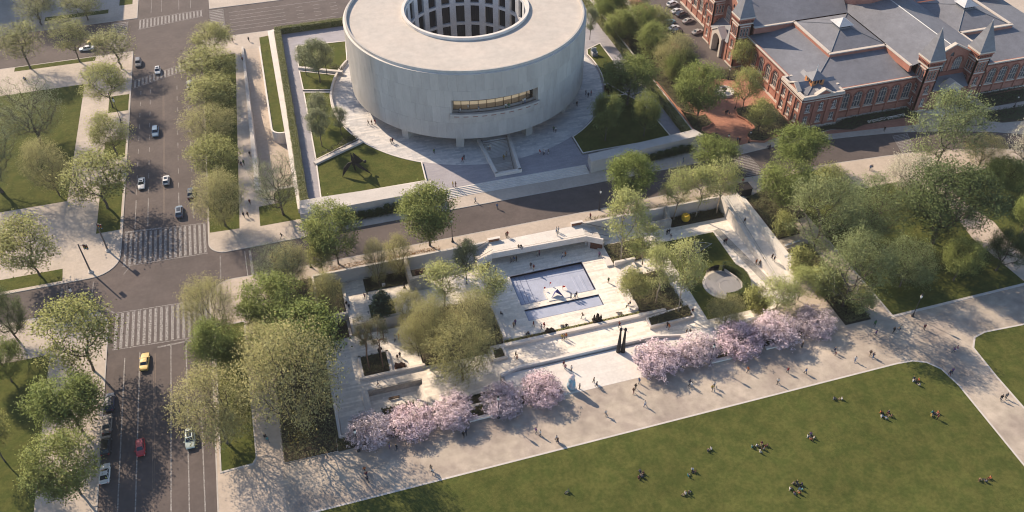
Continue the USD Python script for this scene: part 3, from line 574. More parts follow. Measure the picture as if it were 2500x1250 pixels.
MAT['pane'] = usdkit.material(stage, '/World/Looks/pane', {'f': ('fresnel', dict(IOR=1.4)), 't': ('transparent_bsdf', dict(color=(.95, .95, .92))), 'g': ('glossy_bsdf', dict(roughness=.05)), 'm': ('mix_closure', {})}, [('f.fac', 'm.fac'), ('t.BSDF', 'm.closure1'), ('g.BSDF', 'm.closure2')], surface='m.closure')
m = MB(); curved(m, A0, A1, 30.6, 30.7, BZ0, BZ1, 24); m.build('lit_room_wall', 'lit_interior', mus)
m = MB(); curved(m, A0, A1, 30.7, 33.0, BZ0 - .3, BZ0 - .03, 24); m.build('lit_room_floor', 'buff_trim', mus)
nbw = 10
for k in range(nbw):
    a0 = A0 + (A1 - A0) * k / nbw; a1 = A0 + (A1 - A0) * (k + 1) / nbw
    m = MB(); curved(m, a0 + .002, a1 - .002, 33.03, 33.06, BZ0, BZ1, 3); w = m.build('balcony_window', 'pane', mus)
    m = MB(); curved(m, a0 - .0025, a0 + .0025, 33.0, 33.14, BZ0, BZ1, 2); curved(m, a0, a1, 33.0, 33.12, BZ0 + 2.6, BZ0 + 2.75, 3); curved(m, a0, a1, 33.0, 33.12, BZ0, BZ0 + .1, 3); m.build('window_frame', 'bronze_frame', w)
    m = MB(); curved(m, a0 + .02, a1 - .012, R0 + .6, R0 + .65, 12.75, 12.95, 3); m.build('balcony_slot', 'brick_dark', mus)
# stairs sunk into the plaza
sw = thing('sunken_stairs', 'stairs sunk in the plaza between pale walls with dark rails', 'stairs')
def lerp(a, b, u): return a + (b - a) * u
for i in range(22):
    y = -31 - .42 * i - (2.4 if i >= 13 else 0); u0 = (-30.6 - y) / 16.3
    MB().box(lerp(-4.3, -3.6, u0), y - (.42 if i != 12 else 2.82), -6.4, lerp(3.9, 2.3, u0), y, PZ - .17 * (i + 1)).build('step' if i != 12 else 'landing', 'white_stone' if i != 12 else 'limestone', sw)
MB().box(-3.6, -47, -6.5, 2.4, -41, -3.2).build('lower_floor', 'white_stone', sw)
for a, b, nm in (((-4.6, -30.4), (-3.9, -47.2), 'left'), ((4.2, -30.4), (2.6, -47.2), 'right')):
    MB().prism(LineString([a, b]).buffer(.42, cap_style='flat'), -6.4, PZ + .95).build('side_wall', 'white_stone', sw)
    s = 1 if nm == 'left' else -1
    MB().tube([(a[0] + .75 * s, a[1] - .6, PZ + .9), (b[0] + .75 * s, b[1] + 1, -2.2)], .05, 5).build('handrail', 'bronze_frame', sw)
MB().prism([(-4.4, -46.8), (3.1, -46.8), (3.1, -47.6), (-4.4, -47.6)], -6.4, PZ + .95).build('end_wall', 'white_stone', sw)
MB().box(-4.6, -47.5, -6.8, 4.6, -30, -6.4).build('shaft_floor', 'limestone', sw)
# loading ramp
rmp = thing('loading_ramp', 'pale ramp sinking between walls beside the avenue', 'ramp')
MB().add([[-65.6, 44, .12], [-60.1, 44, .12], [-65.6, -6, -3.2], [-60.1, -6, -3.2], [-65.6, -36, -3.6], [-55.4, -36, -3.6], [-55.4, -6, -3.3]], [[0, 2, 3], [0, 3, 1], [2, 4, 5], [2, 5, 6], [2, 6, 3]]).build('ramp_floor', 'sand', rmp)
MB().prism([(-66.1, 45), (-65.5, 45), (-65.6, -35), (-67, -35)], -3.8, .75).build('left_wall', 'limestone', rmp)
MB().prism(Polygon([(-60.6, 44), (-60.1, 44)] + [(-60.2, -6)] + arc(-57.6, -6.2, 2.6, 180, 270, 7)[1:] + [(-56, -8.8), (-56, -9.3), (-57.6, -9.3)] + arc(-57.6, -6.2, 3.1, 270, 180, 7)), -3.8, .5).build('right_wall', 'white_stone', rmp)
MB().prism([(-56.1, -9), (-55.4, -9), (-55.4, -35), (-56.1, -35)], -3.8, .14).build('inner_wall', 'limestone', rmp); MB().prism([(-66, -34.5), (-55.6, -34.5), (-55.6, -35.3), (-66, -35.3)], -3.8, .2).build('end_wall', 'limestone', rmp)
lawn([(-60, 50.3), (-60, -6)] + arc(-57.6, -6.2, 2.4, 180, 268, 6) + [(-57, -8.4), (-57, 50.8)], 'grass strip between the ramp and the white wall of the museum', .42, z0=-.1)
# shrubs in front of the parapet walls
for i, (x0, x1, y0, y1, lab) in enumerate(((-47, -22.6, -52.5, -52.4, 'left'), (27.5, 52, -51.6, -49.3, 'right'))):
    n = 11; ORD = ('first', 'second', 'third', 'fourth', 'fifth', 'sixth', 'seventh', 'eighth', 'ninth', 'tenth', 'last')
    for k in range(n):
        u = (k + .5) / n; x = lerp(x0, x1, u); y = lerp(y0, y1, u) - .9
        r2 = np.random.default_rng(900 + i * 50 + k); t = thing('wall_shrub', f'{ORD[k]} shrub from the left against the stone wall {lab} of the broad steps', 'shrub', f'shrubs against the wall {lab} of the steps', (x, y, .1))
        hh = r2.uniform(2.0, 3.1); C = r2.normal(0, 1, (1000, 3)) * [.85, .4, .28]; C[:, 2] = np.abs(r2.uniform(0, 1, 1000)) * hh; C[:, :2] *= (1.15 - .75 * C[:, 2:3] / hh)
        v, f = leaves(r2, C, .15, .2); MB().add(v, f).build('foliage', 'leaf_yew', t); MB().tube([(0, 0, -.1), (0, 0, hh * .8)], [.05, .02], 4).build('stem', 'bark_dark', t)
# sculptures of the podium: plain stand-ins
b = at(868, 424, 1.4); sc = thing('steel_sculpture', 'big black sculpture of folded steel plates on the lawn', 'sculpture', loc=b)
def plate(pts, th=.09):
    a = np.array(pts, float); n = np.cross(a[1] - a[0], a[2] - a[0]); n /= np.linalg.norm(n); k = len(a)
    return MB().add(np.concatenate([a + n * th, a - n * th]), [[0, i, i + 1] for i in range(1, k - 1)] + [[k, k + i + 1, k + i] for i in range(1, k - 1)] + [[i, k + i, k + (i + 1) % k] for i in range(k)] + [[i, k + (i + 1) % k, (i + 1) % k] for i in range(k)])
plate([(-3.6, -.4, 0), (-2.9, -.2, 2.6), (-1.6, 0, 3.9), (-.2, .1, 4.1), (-1.9, -.1, 2.1)]).build('plate', 'black_steel', sc)
plate([(-.6, .3, 2.6), (-.5, .2, 7.0), (.5, .1, 4.0), (.4, 0, 3.0)]).build('plate', 'black_steel', sc)
plate([(.1, .6, 2.4), (.2, .5, 6.6), (2.6, .8, 3.2), (2.2, .8, 2.9)]).build('plate', 'black_steel', sc)
plate([(-.2, .2, 3.4), (1.2, -.4, 2.0), (4.2, -1.4, 0), (3.0, -1.0, 1.4), (1.2, -.1, 3.2)]).build('plate', 'black_steel', sc); plate([(0, 0, 3.6), (.35, 1.2, 0), (.1, 1.6, 0), (-.3, .3, 3.2)]).build('plate', 'black_steel', sc)
MB().ball((3.0, .8, 2.9), .45).build('disc', 'black_steel', sc)
b = at(1450.5, 135, 1.4); sc = thing('chair_sculpture', 'pale green blocky chair sculpture on the upper right museum lawn', 'sculpture', loc=b)
MB().box(-.9, -.9, 0, .9, .9, .9).build('seat', 'deck', sc); MB().box(-.9, .6, .9, .9, .9, 2.3).build('back', 'lead', sc); MB().box(-.9, -.9, .9, -.6, .6, 1.4).build('arm', 'lead', sc); MB().box(.6, -.9, .9, .9, .6, 1.4).build('arm', 'lead', sc)
# ------------------------------------------------------------------ the sunken garden
cover('slope_planting', [(56.8, -74), (67.6, -72), (67.6, -85), (63, -86), (63, -90.4), (56.8, -91)], .14, 1.3, 40, 'leaf_cover_light', .17, 'leafy slope between the long ramp and the kiosk trees'); cover('slope_planting', [(56.8, -95.4), (63, -94.6), (63, -121), (56.8, -121)], .14, 1.3, 40, 'leaf_cover_light', .17, 'leafy slope below the seating bay right of the ramp')
M, LW, WK = -3.5, -5.6, -3.7
mat('canopy_blue', (.045, .05, .22), .6)
slab('garden_floor', Polygon([(-49.8, -71.5), (55, -71.5), (55, -101.3), (51, -103.4), (26, -103.4), (26, -102.3), (-17.5, -102.3), (-17.5, -86.6), (-49.8, -86.6)]).difference(Polygon(rect(-10.15, -91.2, 8.35, -81.25))).difference(Polygon(rect(-9.95, -96.6, 8.4, -93.12))), M - .6, M, 'garden_paver', label='streaky pale stone floor of the sunken garden')
slab('garden_floor', [(-56, -82.3), (-49.8, -86.6), (-36, -86.6), (-36, -101.2), (-36, -113), (-20.8, -113), (-20.8, -119.6), (-56, -119.6)], LW - 3.4, LW - 3, 'garden_paver', label='lowest floor of the sunken garden at its left corner')
slab('lower_terrace', Polygon([(-56, -88), (-36, -88), (-36, -104.6), (-30, -119), (-56, -119)]).difference(Polygon(rect(-49, -112.4, -37.2, -104.7))), LW - .4, LW, 'garden_paver', label='lower terrace of the sunken garden with the two pines')
slab('recess_floor', rect(-49.4, -112.8, -36.8, -104.2), LW - 1.9, LW - 1.6, 'garden_paver', label='small sunken court behind the first blossom trees')
slab('walkway', [(-21.5, -102.6), (26, -102.6), (26, -103.5), (51, -103.5), (51, -109.6), (28, -113), (-21.5, -113)], WK - .5, WK, 'garden_paver', label='pale walkway between the low wall and the parapet by the promenade')
MB().add([[-36, -101.4, LW], [-21.4, -103.5, WK], [-21.4, -113.2, WK], [-36, -113.2, LW]], [[3, 2, 1, 0]]).build('sloping_path', 'garden_paver', label='sloping path under the big olive tree', kind='structure')
def wall(label, x0, y0, x1, y1, z0, z1, m='limestone', name='garden_wall'): return MB().box(x0, y0, z0, x1, y1, z1).build(name, m, label=label, cat='wall')
wall('long pale retaining wall between the drive and the garden, left of the bridge', -56.2, -71.9, -13, -71.3, -6, .45); wall('long pale retaining wall between the drive and the garden, right of the bridge', 11.4, -71.9, 51.2, -71.3, -6, .45)
wall('retaining wall in the shade under the bridge', -13, -71.9, 11.4, -71.5, -6, -.5)
wall('white-topped wall along the left side of the garden', -56.5, -119.6, -56.0, -71.9, -9, .4, 'white_stone'); wall('pale low wall right of the brown-leaved bed, at the left terrace', -50.1, -82.4, -49.4, -73, M - 1, M + .6, 'white_stone')
wall('stone-topped wall across the foot of the brown-leaved bed', -56, -82.9, -49.8, -82.2, -9, M + .55); wall('wall face below the terrace with the small square lawn', -49.8, -86.9, -35.8, -86.35, -9, M + .5); wall('wall along the left edge of the lower terrace', -50.5, -88, -49.9, -82.9, -9, LW + .5)
wall('low pale wall with dark joints in front of the two pines', -50.2, -101.7, -35.6, -101.1, LW - 1, LW + .75, 'white_stone')
MB().box(-49.3, -105, LW - 2.3, -37.2, -104.55, LW + .15).build('garden_wall', 'rubble', label='rough stone wall of the small sunken court', cat='wall'); wall('pale wall left of the small sunken court', -50.4, -119, -49.1, -104.6, -8, LW + .35, 'white_stone')
wall('white wall behind the first blossom trees, along the promenade', -56.5, -119.9, -10.4, -119.35, -9, .62, 'white_stone'); wall('white wall among the blossom trees right of the entrance plaza', 8.4, -119.4, 46, -118.9, -1, .75, 'white_stone')
wall('short white wall at the corner of the right blossom bed', 8.3, -119.3, 8.9, -115.8, -1, .75, 'white_stone')
wall('long low wall between the flower bed and the walkway', -20.9, -102.95, 21.6, -102.1, M - .6, M + .55, 'white_stone'); MB().prism([(-21.5, -113.3), (-17, -112.3), (14, -112.3), (19.6, -113.7), (19.6, -114.1), (14, -112.8), (-17, -112.8), (-21.5, -113.8)], -3, .85).build('parapet', 'white_stone', label='long parapet between the walkway and the entrance plaza', cat='wall')
slab('entrance_plaza', [(-20.8, -113.3), (28, -113.3), (28, -117.2), (8.5, -117.2), (8.5, -122.1), (-10.3, -122.1), (-10.3, -119.4), (-20.8, -119.4)], -1, .14, 'pale_paver', label='pale entrance plaza open to the promenade')
# pools
pl = thing('pool', 'large shallow blue-grey pool with a white stage at its edge', 'pool')
MB().box(-10.2, -91.25, M - 1.15, 8.4, -81.2, M - 1.0).build('pool_floor', 'pool_floor', pl)
for x0, y0, x1, y1 in ((-10.3, -91.3, -10.15, -81.1), (8.35, -91.3, 8.5, -81.1), (-10.3, -81.25, 8.5, -81.1), (-10.3, -91.35, 8.5, -91.2)): MB().box(x0, y0, M - 1.15, x1, y1, M + .005).build('pool_edge', 'pool_wall', pl)
for x, hh in ((-9.9, .75), (-8.9, .5), (-7.4, .25)): MB().box(-10.15, -91.15, M - 1.0, x + 1.0, -81.3, M - 1.0 + hh * .3).build('pool_step', 'pool_floor', pl); MB().box(x + .9, -91.15, M - 1.0, x + 1.02, -81.3, M - 1.0 + hh * .3 + .01).build('pool_line', 'pool_wall', pl)
for x, y0 in ((4.6, -84.6), (6.4, -84.6)): MB().box(x, -90.5, M - 1.0, x + .5, y0, M - .9).build('pool_line', 'pool_floor', pl)
MB().prism(G(M, *S(2.977, 1100, 400, (675, 912), (832, 886), (878, 968), (716, 1000))), M - 1.1, M + .16).build('stage', 'stage_white', pl)
pl2 = thing('pool', 'narrow blue-grey pool in front of the large pool', 'pool'); MB().box(-10, -96.65, M - .45, 8.45, -93.05, M - .32).build('pool_floor', 'pool_floor', pl2)
for x0, y0, x1, y1 in ((-10.05, -96.7, -9.95, -93), (8.4, -96.7, 8.5, -93), (-10.05, -93.12, 8.5, -93), (-10.05, -96.7, 8.5, -96.6)): MB().box(x0, y0, M - .5, x1, y1, M + .005).build('pool_edge', 'pool_wall', pl2)
b = at(1360, 722, M + .16); tp = thing('stage_canopy', 'blue triangular canopy on the white stage', 'canopy', loc=b)
plate([(-1.5, -.4, 0), (.1, .2, 2.0), (-.3, .9, .6)], .04).build('panel', 'canopy_blue', tp); plate([(.1, .2, 2.0), (1.4, -.6, 0), (-.3, .9, .6)], .04).build('panel', 'canopy_blue', tp)
mat('red_cloth', (.55, .05, .04), .7); mat('pale_cloth', (.75, .72, .70), .7)
for i, (x, y, lab) in enumerate(((1373, 706, 'beside the blue canopy'), (1342, 697, 'behind the white stage, highest of them'), (1328, 709, 'left of the white stage'))):
    b = at(x, y, M + .16); f = thing('flag', f'small red flag on a thin pole {lab}', 'flag', loc=b); MB().tube([(0, 0, -.3), (0, 0, 1.2)], .025, 5).build('pole', 'iron', f); plate([(0, 0, 1.2), (.75 if i == 0 else .4, -.1, 1.0), (.65 if i == 0 else .3, 0, .6), (0, 0, .55)], .02).build('cloth', 'red_cloth', f)
# stepped benches
for sx, x0, lab in ((1, -17.3, 'left'), (-1, 15.5, 'right')):
    t = thing('stepped_bench', f'two-tier white stone bench along the {lab} side of the pools', 'bench')
    for k, (w0, w1, z) in enumerate(((0, .75, 1.0), (.75, 1.9, .5))):
        MB().box(min(x0 + sx * w0, x0 + sx * w1), -100.7, M, max(x0 + sx * w0, x0 + sx * w1), -91.2 if sx > 0 else -90.4, M + z).build('tier', 'white_stone', t)
    if sx < 0: MB().box(13.8, -84.8, M, 15.5, -77.6, M + .5).build('tier', 'white_stone', t)
# bridge
br = thing('bridge', 'white bridge deck over the garden with stairs down at both ends', 'bridge')
MB().prism([(-13, -71.2), (11.4, -71.2), (11.4, -76.2), (-13, -75.7)], -1.0, .1).build('deck', 'pale_paver', br)
MB().prism([(-16.9, -77.4), (-13.1, -75.7), (11.2, -76.2), (14.9, -78.6), (14.7, -79), (11.1, -76.6), (-13.2, -76.1), (-17.2, -77.8)], -1.3, .42).build('parapet', 'white_stone', br)
MB().add([[-13.2, -76.02, .1], [-16.9, -77.7, .1], [-16.9, -77.7, -1.2], [-13.2, -76.02, -1.2]], [[0, 1, 2, 3]]).build('parapet_face', 'white_stone', br)
for x0, x1, s in ((-17, -13.4, -1), (11.8, 15.2, 1)):
    MB().prism([(x0, -71.9), (x1, -71.9), (x1, -76.3 if s < 0 else -76.6), (x0, -77.9 if s < 0 else -78.2)] if s < 0 else [(x0, -71.9), (x1, -71.9), (x1, -78.4), (x0, -76.5)], M, -1.3).build('abutment', 'limestone', br)
MB().add([[-16.6, -77.98, M], [-14.0, -76.75, M], [-14.0, -76.75, -1.6], [-16.6, -77.98, -1.6]], [[0, 1, 2, 3]]).build('doorway', 'black_steel', br)
MB().prism([(12.2, -77.0), (14.7, -78.5), (14.8, -78.56), (12.2, -77.1)], M, -1.5).build('doorway', 'rust_bronze', br)
for i in range(14):
    MB().box(-13.0 - .5 * (i + 1), -75.2, -4, -13.0 - .5 * i, -71.9, .08 - .25 * (i + 1)).build('stair', 'white_stone', br); MB().box(11.4 + .5 * i, -75.6, -4, 11.4 + .5 * (i + 1), -71.9, .08 - .25 * (i + 1)).build('stair', 'white_stone', br)
for x, lab in ((-12.9, 'left'), (8.9, 'right')): MB().box(x, -71.75, .1, x + 2.9, -71.2, 1.0).box(x - .15, -71.85, 1.0, x + 3.05, -71.1, 1.08).build('end_panel', 'white_stone', br); MB().box(x + .1, -71.8, .2, x + 2.8, -71.76, .95).build('wood_face', 'wood_panel', br)
for sx in (-1, 1):
    x0 = -13 if sx < 0 else 11.4
    MB().tube([(x0, -71.98, 1.0), (x0 + sx * 7.2, -71.98, -2.6)], .05, 5).build('handrail', 'iron', br); MB().tube([(x0 - sx * .2, -75.4, 1.0), (x0 + sx * 7.2, -75.4, -2.6)], .05, 5).build('handrail', 'iron', br)
MB().tube([(-13, -76.1, .9), (11.2, -76.55, .9)], .03, 5).build('handrail', 'iron', br)
t = thing('corner_stairs', 'pale steps climbing along the white left wall to the promenade corner', 'steps')
for i in range(16): MB().box(-55.9, -110.4 - .5 * i - .5, LW - 1, -51.2, -110.4 - .5 * i, LW + .33 * (i + 1)).build('step', 'white_stone', t)
t = thing('court_steps', 'short flight of steps into the small sunken court', 'steps')
for i in range(5): MB().box(-38.9 + .4 * i, -111.5, LW - 2, -38.5 + .4 * i, -106, LW - 1.6 + .3 * (i + 1)).build('step', 'white_stone', t)
t = thing('court_bench', 'dark bench with two legs in the small sunken court', 'bench'); MB().box(-45, -107.4, LW - 1.2, -42.6, -106.9, LW - 1.1).build('seat', 'bronze_frame', t); MB().box(-44.9, -107.3, LW - 1.6, -44.7, -107, LW - 1.2).build('leg', 'bronze_frame', t); MB().box(-42.9, -107.3, LW - 1.6, -42.7, -107, LW - 1.2).build('leg', 'bronze_frame', t)
# planted beds of the garden
def bed(name, pts, z, label, h=.9, dens=14, leaf='leaf_cover', size=.17, edge=None):
    slab(name, pts, z - 1.4, z, 'soil', label='soil of ' + label); cover('ground_cover', pts, z, h, dens, leaf, size, label)
bed('bed', rect(-55.9, -82.1, -50.2, -72), M + .7, 'brown-leaved undergrowth of the bed at the upper left of the garden', 1.6, 16, 'leaf_cover', .18)
bed('bed', rect(-47, -112.4, -40, -109.6), LW - 1.1, 'dark planting in the small sunken court', 1.0, 24); bed('bed', rect(-36.6, -117.5, -24, -114), LW + 1.6, 'dark planting behind the left blossom trees', 1.2, 24); bed('bed', rect(-55.9, -88, -50.6, -83), -5.4, 'dark undergrowth below the brown-leaved bed', 1.4, 14)
bed('bed', [(-67.2, -72.5), (-56.6, -71.9), (-56.6, -122.6), (-57.5, -122.7), (-67.4, -122.6)], .2, 'dense undergrowth of the outer bed under the big olive trees', 1.5, 14, 'leaf_cover_light', .19)
bed('bed', rect(-44.7, -76.7, -34.5, -72.1), M + .05, 'dark long planting bed under the twin trees by the retaining wall', .7, 26)
slab('lawn', rect(-44.8, -85.5, -39, -81.1), M - .1, M + .03, 'grass', label='small square lawn with the little dark conifer')
bed('bed', rect(-49.1, -100.5, -43.4, -95.2), LW + .45, 'dark groundcover round the two pines', .7, 24)
t = thing('planter', 'white rim of the square bed with two pines', 'planter')
for x0, y0, x1, y1 in ((-49.7, -101, -49.1, -94.8), (-43.4, -101, -42.8, -94.8), (-49.7, -95.2, -42.8, -94.8)): MB().box(x0, y0, LW, x1, y1, LW + .6).build('rim', 'white_stone', t)
bed('bed', [(-35.8, -87), (-17.4, -86.8), (-17.4, -101.2), (-20.5, -102.6), (-35.8, -101.2)], M + .15, 'thick brown and olive undergrowth left of the pools', 1.8, 24, 'leaf_cover_light', .17)
cover('rust_shrubs', [(-33, -90), (-26, -89), (-24, -95), (-31, -97)], M + 1.5, 1.6, 12, 'leaf_rust', .15, 'rust-orange shrubs among the olive trees left of the pools', cat='shrubs')
bed('bed', [(15.6, -77.5), (26, -77.5), (26, -84.2), (15.6, -85)], M + .4, 'undergrowth beside the right end of the bridge', 1.0, 22, 'leaf_cover_light'); bed('bed', [(15.6, -90.4), (26.2, -89.6), (26.2, -103.8), (22, -103), (15.6, -101.4)], M + .4, 'undergrowth right of the pools', 1.2, 26, 'leaf_cover_light')
MB().box(26.0, -104, M, 26.5, -77, M + .55).build('garden_wall', 'white_stone', label='low white wall between the planted beds and the right garden path', cat='wall')
t = thing('side_stairs', 'flight of pale steps between the two planted beds right of the pools', 'steps')
for i in range(8): MB().box(15.6 + .6 * i, -89.6, M, 15.6 + .6 * (i + 1), -85.3, M + .12 * (i + 1)).build('step', 'white_stone', t)
MB().box(15.6, -85.3, M, 21, -84.7, M + 1.5).build('side_wall', 'white_stone', t); MB().box(15.6, -90.2, M, 21, -89.6, M + 1.5).build('side_wall', 'white_stone', t)
bed('flower_bed', [(-17.2, -101.0), (15.7, -101.2), (15, -102.05), (-17.4, -102.05)], M + .15, 'green strip of low flowers between the pools and the low wall', .35, 30, 'leaf_lime', .12)
cover('red_flowers', rect(-13, -102, -8, -101.2), M + .3, .5, 12, 'leaf_rust', .13, 'red flowers at the left of the flower strip', cat='flowers'); cover('red_flowers', rect(2, -102, 8, -101.3), M + .3, .45, 8, 'leaf_rust', .13, 'red flowers at the middle of the flower strip', cat='flowers')
PR = G(WK + .85, *S(2.977, 1200, 680, (1140, 288), (1162, 340), (1462, 268), (1428, 196))); bed('bed', PR, WK + .75, 'dark groundcover in the raised planter at the right end of the walkway', .6, 24); MB().prism(Polygon(PR).buffer(.4, join_style='mitre').difference(Polygon(PR)), WK - .1, WK + .9).build('planter', 'white_stone', label='white walls of the raised planter at the right end of the walkway', cat='planter')
pq = G(WK + .6, (1204, 854), (1226, 851), (1233, 869), (1209, 875)); bed('bed', pq, WK + .5, 'dark little shrub bed at the left end of the walkway', .8, 26); MB().prism(Polygon(pq).buffer(.5, join_style='mitre').difference(Polygon(pq)), WK - .4, WK + .65).build('planter', 'white_stone', label='white rim of the little shrub bed at the left end of the walkway', cat='planter')
bed('bed', [(-57, -120.1), (-10.5, -120), (-10.5, -121.9), (-21, -121.9), (-57, -122.8)], .3, 'dark shrubs under the left blossom trees along the promenade', 1.0, 30); bed('bed', [(8.7, -117.4), (46, -117), (46, -121.6), (28, -121.8), (8.9, -121.9)], .3, 'dark shrubs under the right blossom trees along the promenade', .9, 22)
cover('yellow_shrub', [(-41, -120.3), (-36, -120.2), (-36, -121.8), (-41, -121.8)], .9, .8, 22, 'leaf_yellow', .14, 'yellow-green shrub between the first two left blossom trees', cat='shrubs'); cover('yellow_shrub', [(-30, -120.3), (-25, -120.2), (-25, -121.8), (-30, -121.8)], .9, .8, 22, 'leaf_yellow', .14, 'yellow-green shrub between the second and third left blossom trees', cat='shrubs')
cover('rust_shrubs', [(-66, -112), (-61, -111), (-60, -119), (-66, -120)], 1.3, 1.5, 9, 'leaf_yellow', .16, 'yellow and rust shrub at the lower left corner of the garden', cat='shrubs')
cover('rim_shrubs', rect(-52, -71.2, -25, -69.6), .12, .55, 22, 'leaf_rust', .13, 'low reddish shrubs on the pavement edge above the retaining wall, left of the bridge', cat='shrubs'); cover('rim_shrubs', rect(13, -71.2, 48, -69.8), .12, .5, 20, 'leaf_cover_light', .13, 'low shrubs on the pavement edge above the retaining wall, right of the bridge', cat='shrubs')
# stone blocks
t = thing('stone_enclosure', 'rough grey stone wall block round the small planter at the left terrace', 'wall'); MB().box(-34.4, -79.7, M, -33.5, -71.9, .7).build('side', 'rubble', t); MB().box(-33.5, -79.7, M, -29.6, -78.9, .7).build('front', 'rubble', t); MB().box(-33.5, -78.9, M, -29.8, -76.2, .3).build('fill', 'soil', t)
t = thing('stone_enclosure', 'rough grey stone wall block by the path below the street, right of the bridge', 'wall'); MB().box(28.3, -75.5, M, 35, -74.6, -.9).build('front', 'rubble', t); MB().add([[34.2, -74.6, M], [35, -74.6, M], [35, -71.9, M], [34.2, -71.9, M], [34.2, -74.6, -.9], [35, -74.6, -.9], [35, -71.9, .9], [34.2, -71.9, .9]], [[3, 2, 1, 0], [4, 5, 6, 7], [0, 1, 5, 4], [1, 2, 6, 5], [2, 3, 7, 6], [3, 0, 4, 7]]).build('side', 'rubble', t)
# right part
slab('lawn', Polygon(rect(29.8, -108, 44.7, -80.2)), WK - 2, M + .04, 'grass', label='rectangular lawn with the round pavilion in the right part of the garden')
slab('garden_path', rect(26.5, -111, 29.8, -80), M - .5, M + .02, 'garden_paver', label='pale path left of the right garden lawn'); slab('garden_path', rect(29.8, -113, 51, -108), M - .5, M + .016, 'garden_paver', label='pale path at the foot of the right garden lawn')
bed('bed', rect(35.2, -75.6, 50.2, -72), M + .1, 'dark bed under the trees by the street, with the yellow gourd sculpture', .6, 24)
slab('rubble_band', [(45, -79.8), (46.8, -79.2), (50.3, -100.6), (48.4, -101.2)], M - .1, M + .05, 'rubble', label='band of rough stone paving along the right garden path')
rp = thing('long_ramp', 'long pale walking ramp at the right side of the garden', 'ramp')
MB().add([[51.0, -71.5, .13], [55, -71.5, .13], [55, -103.6, -3.3], [51.0, -103.6, -3.3]], [[3, 2, 1, 0]]).build('ramp_floor', 'pale_paver', rp)
MB().add([[50.3, -71.6, M], [51.0, -71.6, M], [51.0, -100.6, M], [50.3, -100.6, M], [50.3, -71.6, 1.0], [51.0, -71.6, 1.0], [51.0, -100.6, -2.5], [50.3, -100.6, -2.5]], [[0, 1, 5, 4], [1, 2, 6, 5], [2, 3, 7, 6], [3, 0, 4, 7], [4, 5, 6, 7]]).build('inner_wall', 'white_stone', rp)
MB().box(55, -104, -4.5, 56.3, -71.6, .5).build('outer_wall', 'pale_paver', rp); MB().box(50.0, -102.6, M, 51.2, -100.7, -2.6).build('end_block', 'limestone', rp); MB().tube([(51.1, -72, 1.9), (51.1, -100.4, -1.6)], .03, 5).build('handrail', 'iron', rp)
slab('stair_landing', [(45, -103.6), (56, -103.6), (56, -116), (46, -119), (28, -117), (28, -113), (45, -112)], M - .3, M + .008, 'pale_paver', label='pale landing at the foot of the long ramp')
t = thing('right_stairs', 'broad pale steps from the foot of the ramp up to the blossom trees', 'steps')
for i in range(12): MB().box(46, -110.2 - .5 * i - .5, M, 55.8, -110.2 - .5 * i, M + .29 * (i + 1)).build('step', 'white_stone', t)
MB().box(29.8, -117.2, M, 46, -113, M + 3.5).build('garden_wall', 'pale_paver', label='pale terrace block behind the right blossom trees', cat='wall')
# round pavilion
c = at(1765, 695, M); pv = thing('round_pavilion', 'round wooden deck half ringed by clipped hedge on the right garden lawn', 'pavilion', loc=(c[0], c[1], M))
MB().prism(Point(0, 0).buffer(4.3, 32), 0, .14).build('deck', 'deck', pv); MB().prism(Point(0, 0).buffer(4.9, 32).difference(Point(0, 0).buffer(4.3, 32)), .0, .1).build('rim', 'limestone', pv)
MB().tube([(2.1 * math.cos(a) + .8, 2.1 * math.sin(a) - 1, .16) for a in np.linspace(.6, 3.4, 10)], .04, 4).build('inlay', 'limestone', pv)
hedge_shape(pv, arc(0, 0, 5.5, -108, 66, 16), 1.5, 2.2, 0, 'leaf_yew', 'soil', 50, .11, 9)
MB().prism(Polygon(arc(0, 0, 4.75, 62, 130, 10) + arc(0, 0, 4.65, 130, 62, 10)), 0, 2.1).build('glass_screen', 'pane', pv)
MB().prism(LineString([(2.4, 4.2), (3.9, .5)]).buffer(.08), 0, .9).build('bench', 'white_stone', pv)
mat('pale_green', (.45, .58, .5), .5)
for k in range(8):
    a0 = math.radians(200 + 11 * k); MB().tube([(4.9 * math.cos(a0), 4.9 * math.sin(a0), .1), (4.9 * math.cos(a0), 4.9 * math.sin(a0), 1.5), (5.5 * math.cos(a0 + .12), 5.5 * math.sin(a0 + .12), 1.0)], .035, 4).build('lattice', 'pale_green', pv)
b = at(1695, 620, M); sc = thing('net_sculpture', 'triangular net sculpture stretched between thin poles on the right garden lawn', 'sculpture', loc=b)
mat('net', (.25, .25, .24), .6); P3 = [np.array(p) for p in ((-.3, .5, 3.8), (.4, -.3, .3), (4.6, .2, 2.2))]
for i in range(3): MB().tube([P3[i], P3[(i + 1) % 3]], .05, 5).build('edge', 'lead', sc)
for p in P3[::2]: MB().tube([p, (p[0], p[1], -.1)], .05, 5).build('pole', 'iron', sc)
MB().tube([(-.3, .5, 0), (.4, -.3, .3), (4.6, .2, .1)], .04, 5).build('base_rail', 'iron', sc)
for i in range(1, 12):
    u = i / 12; MB().tube([P3[0] * (1 - u) + P3[2] * u - [0, 0, .8 * u * (1 - u) * 3], P3[1]], .018, 3).build('strand', 'net', sc)
    MB().tube([P3[1] * (1 - u) + P3[0] * u, P3[1] * (1 - u) + P3[2] * u - [0, 0, .5 * u]], .018, 3).build('strand', 'net', sc)
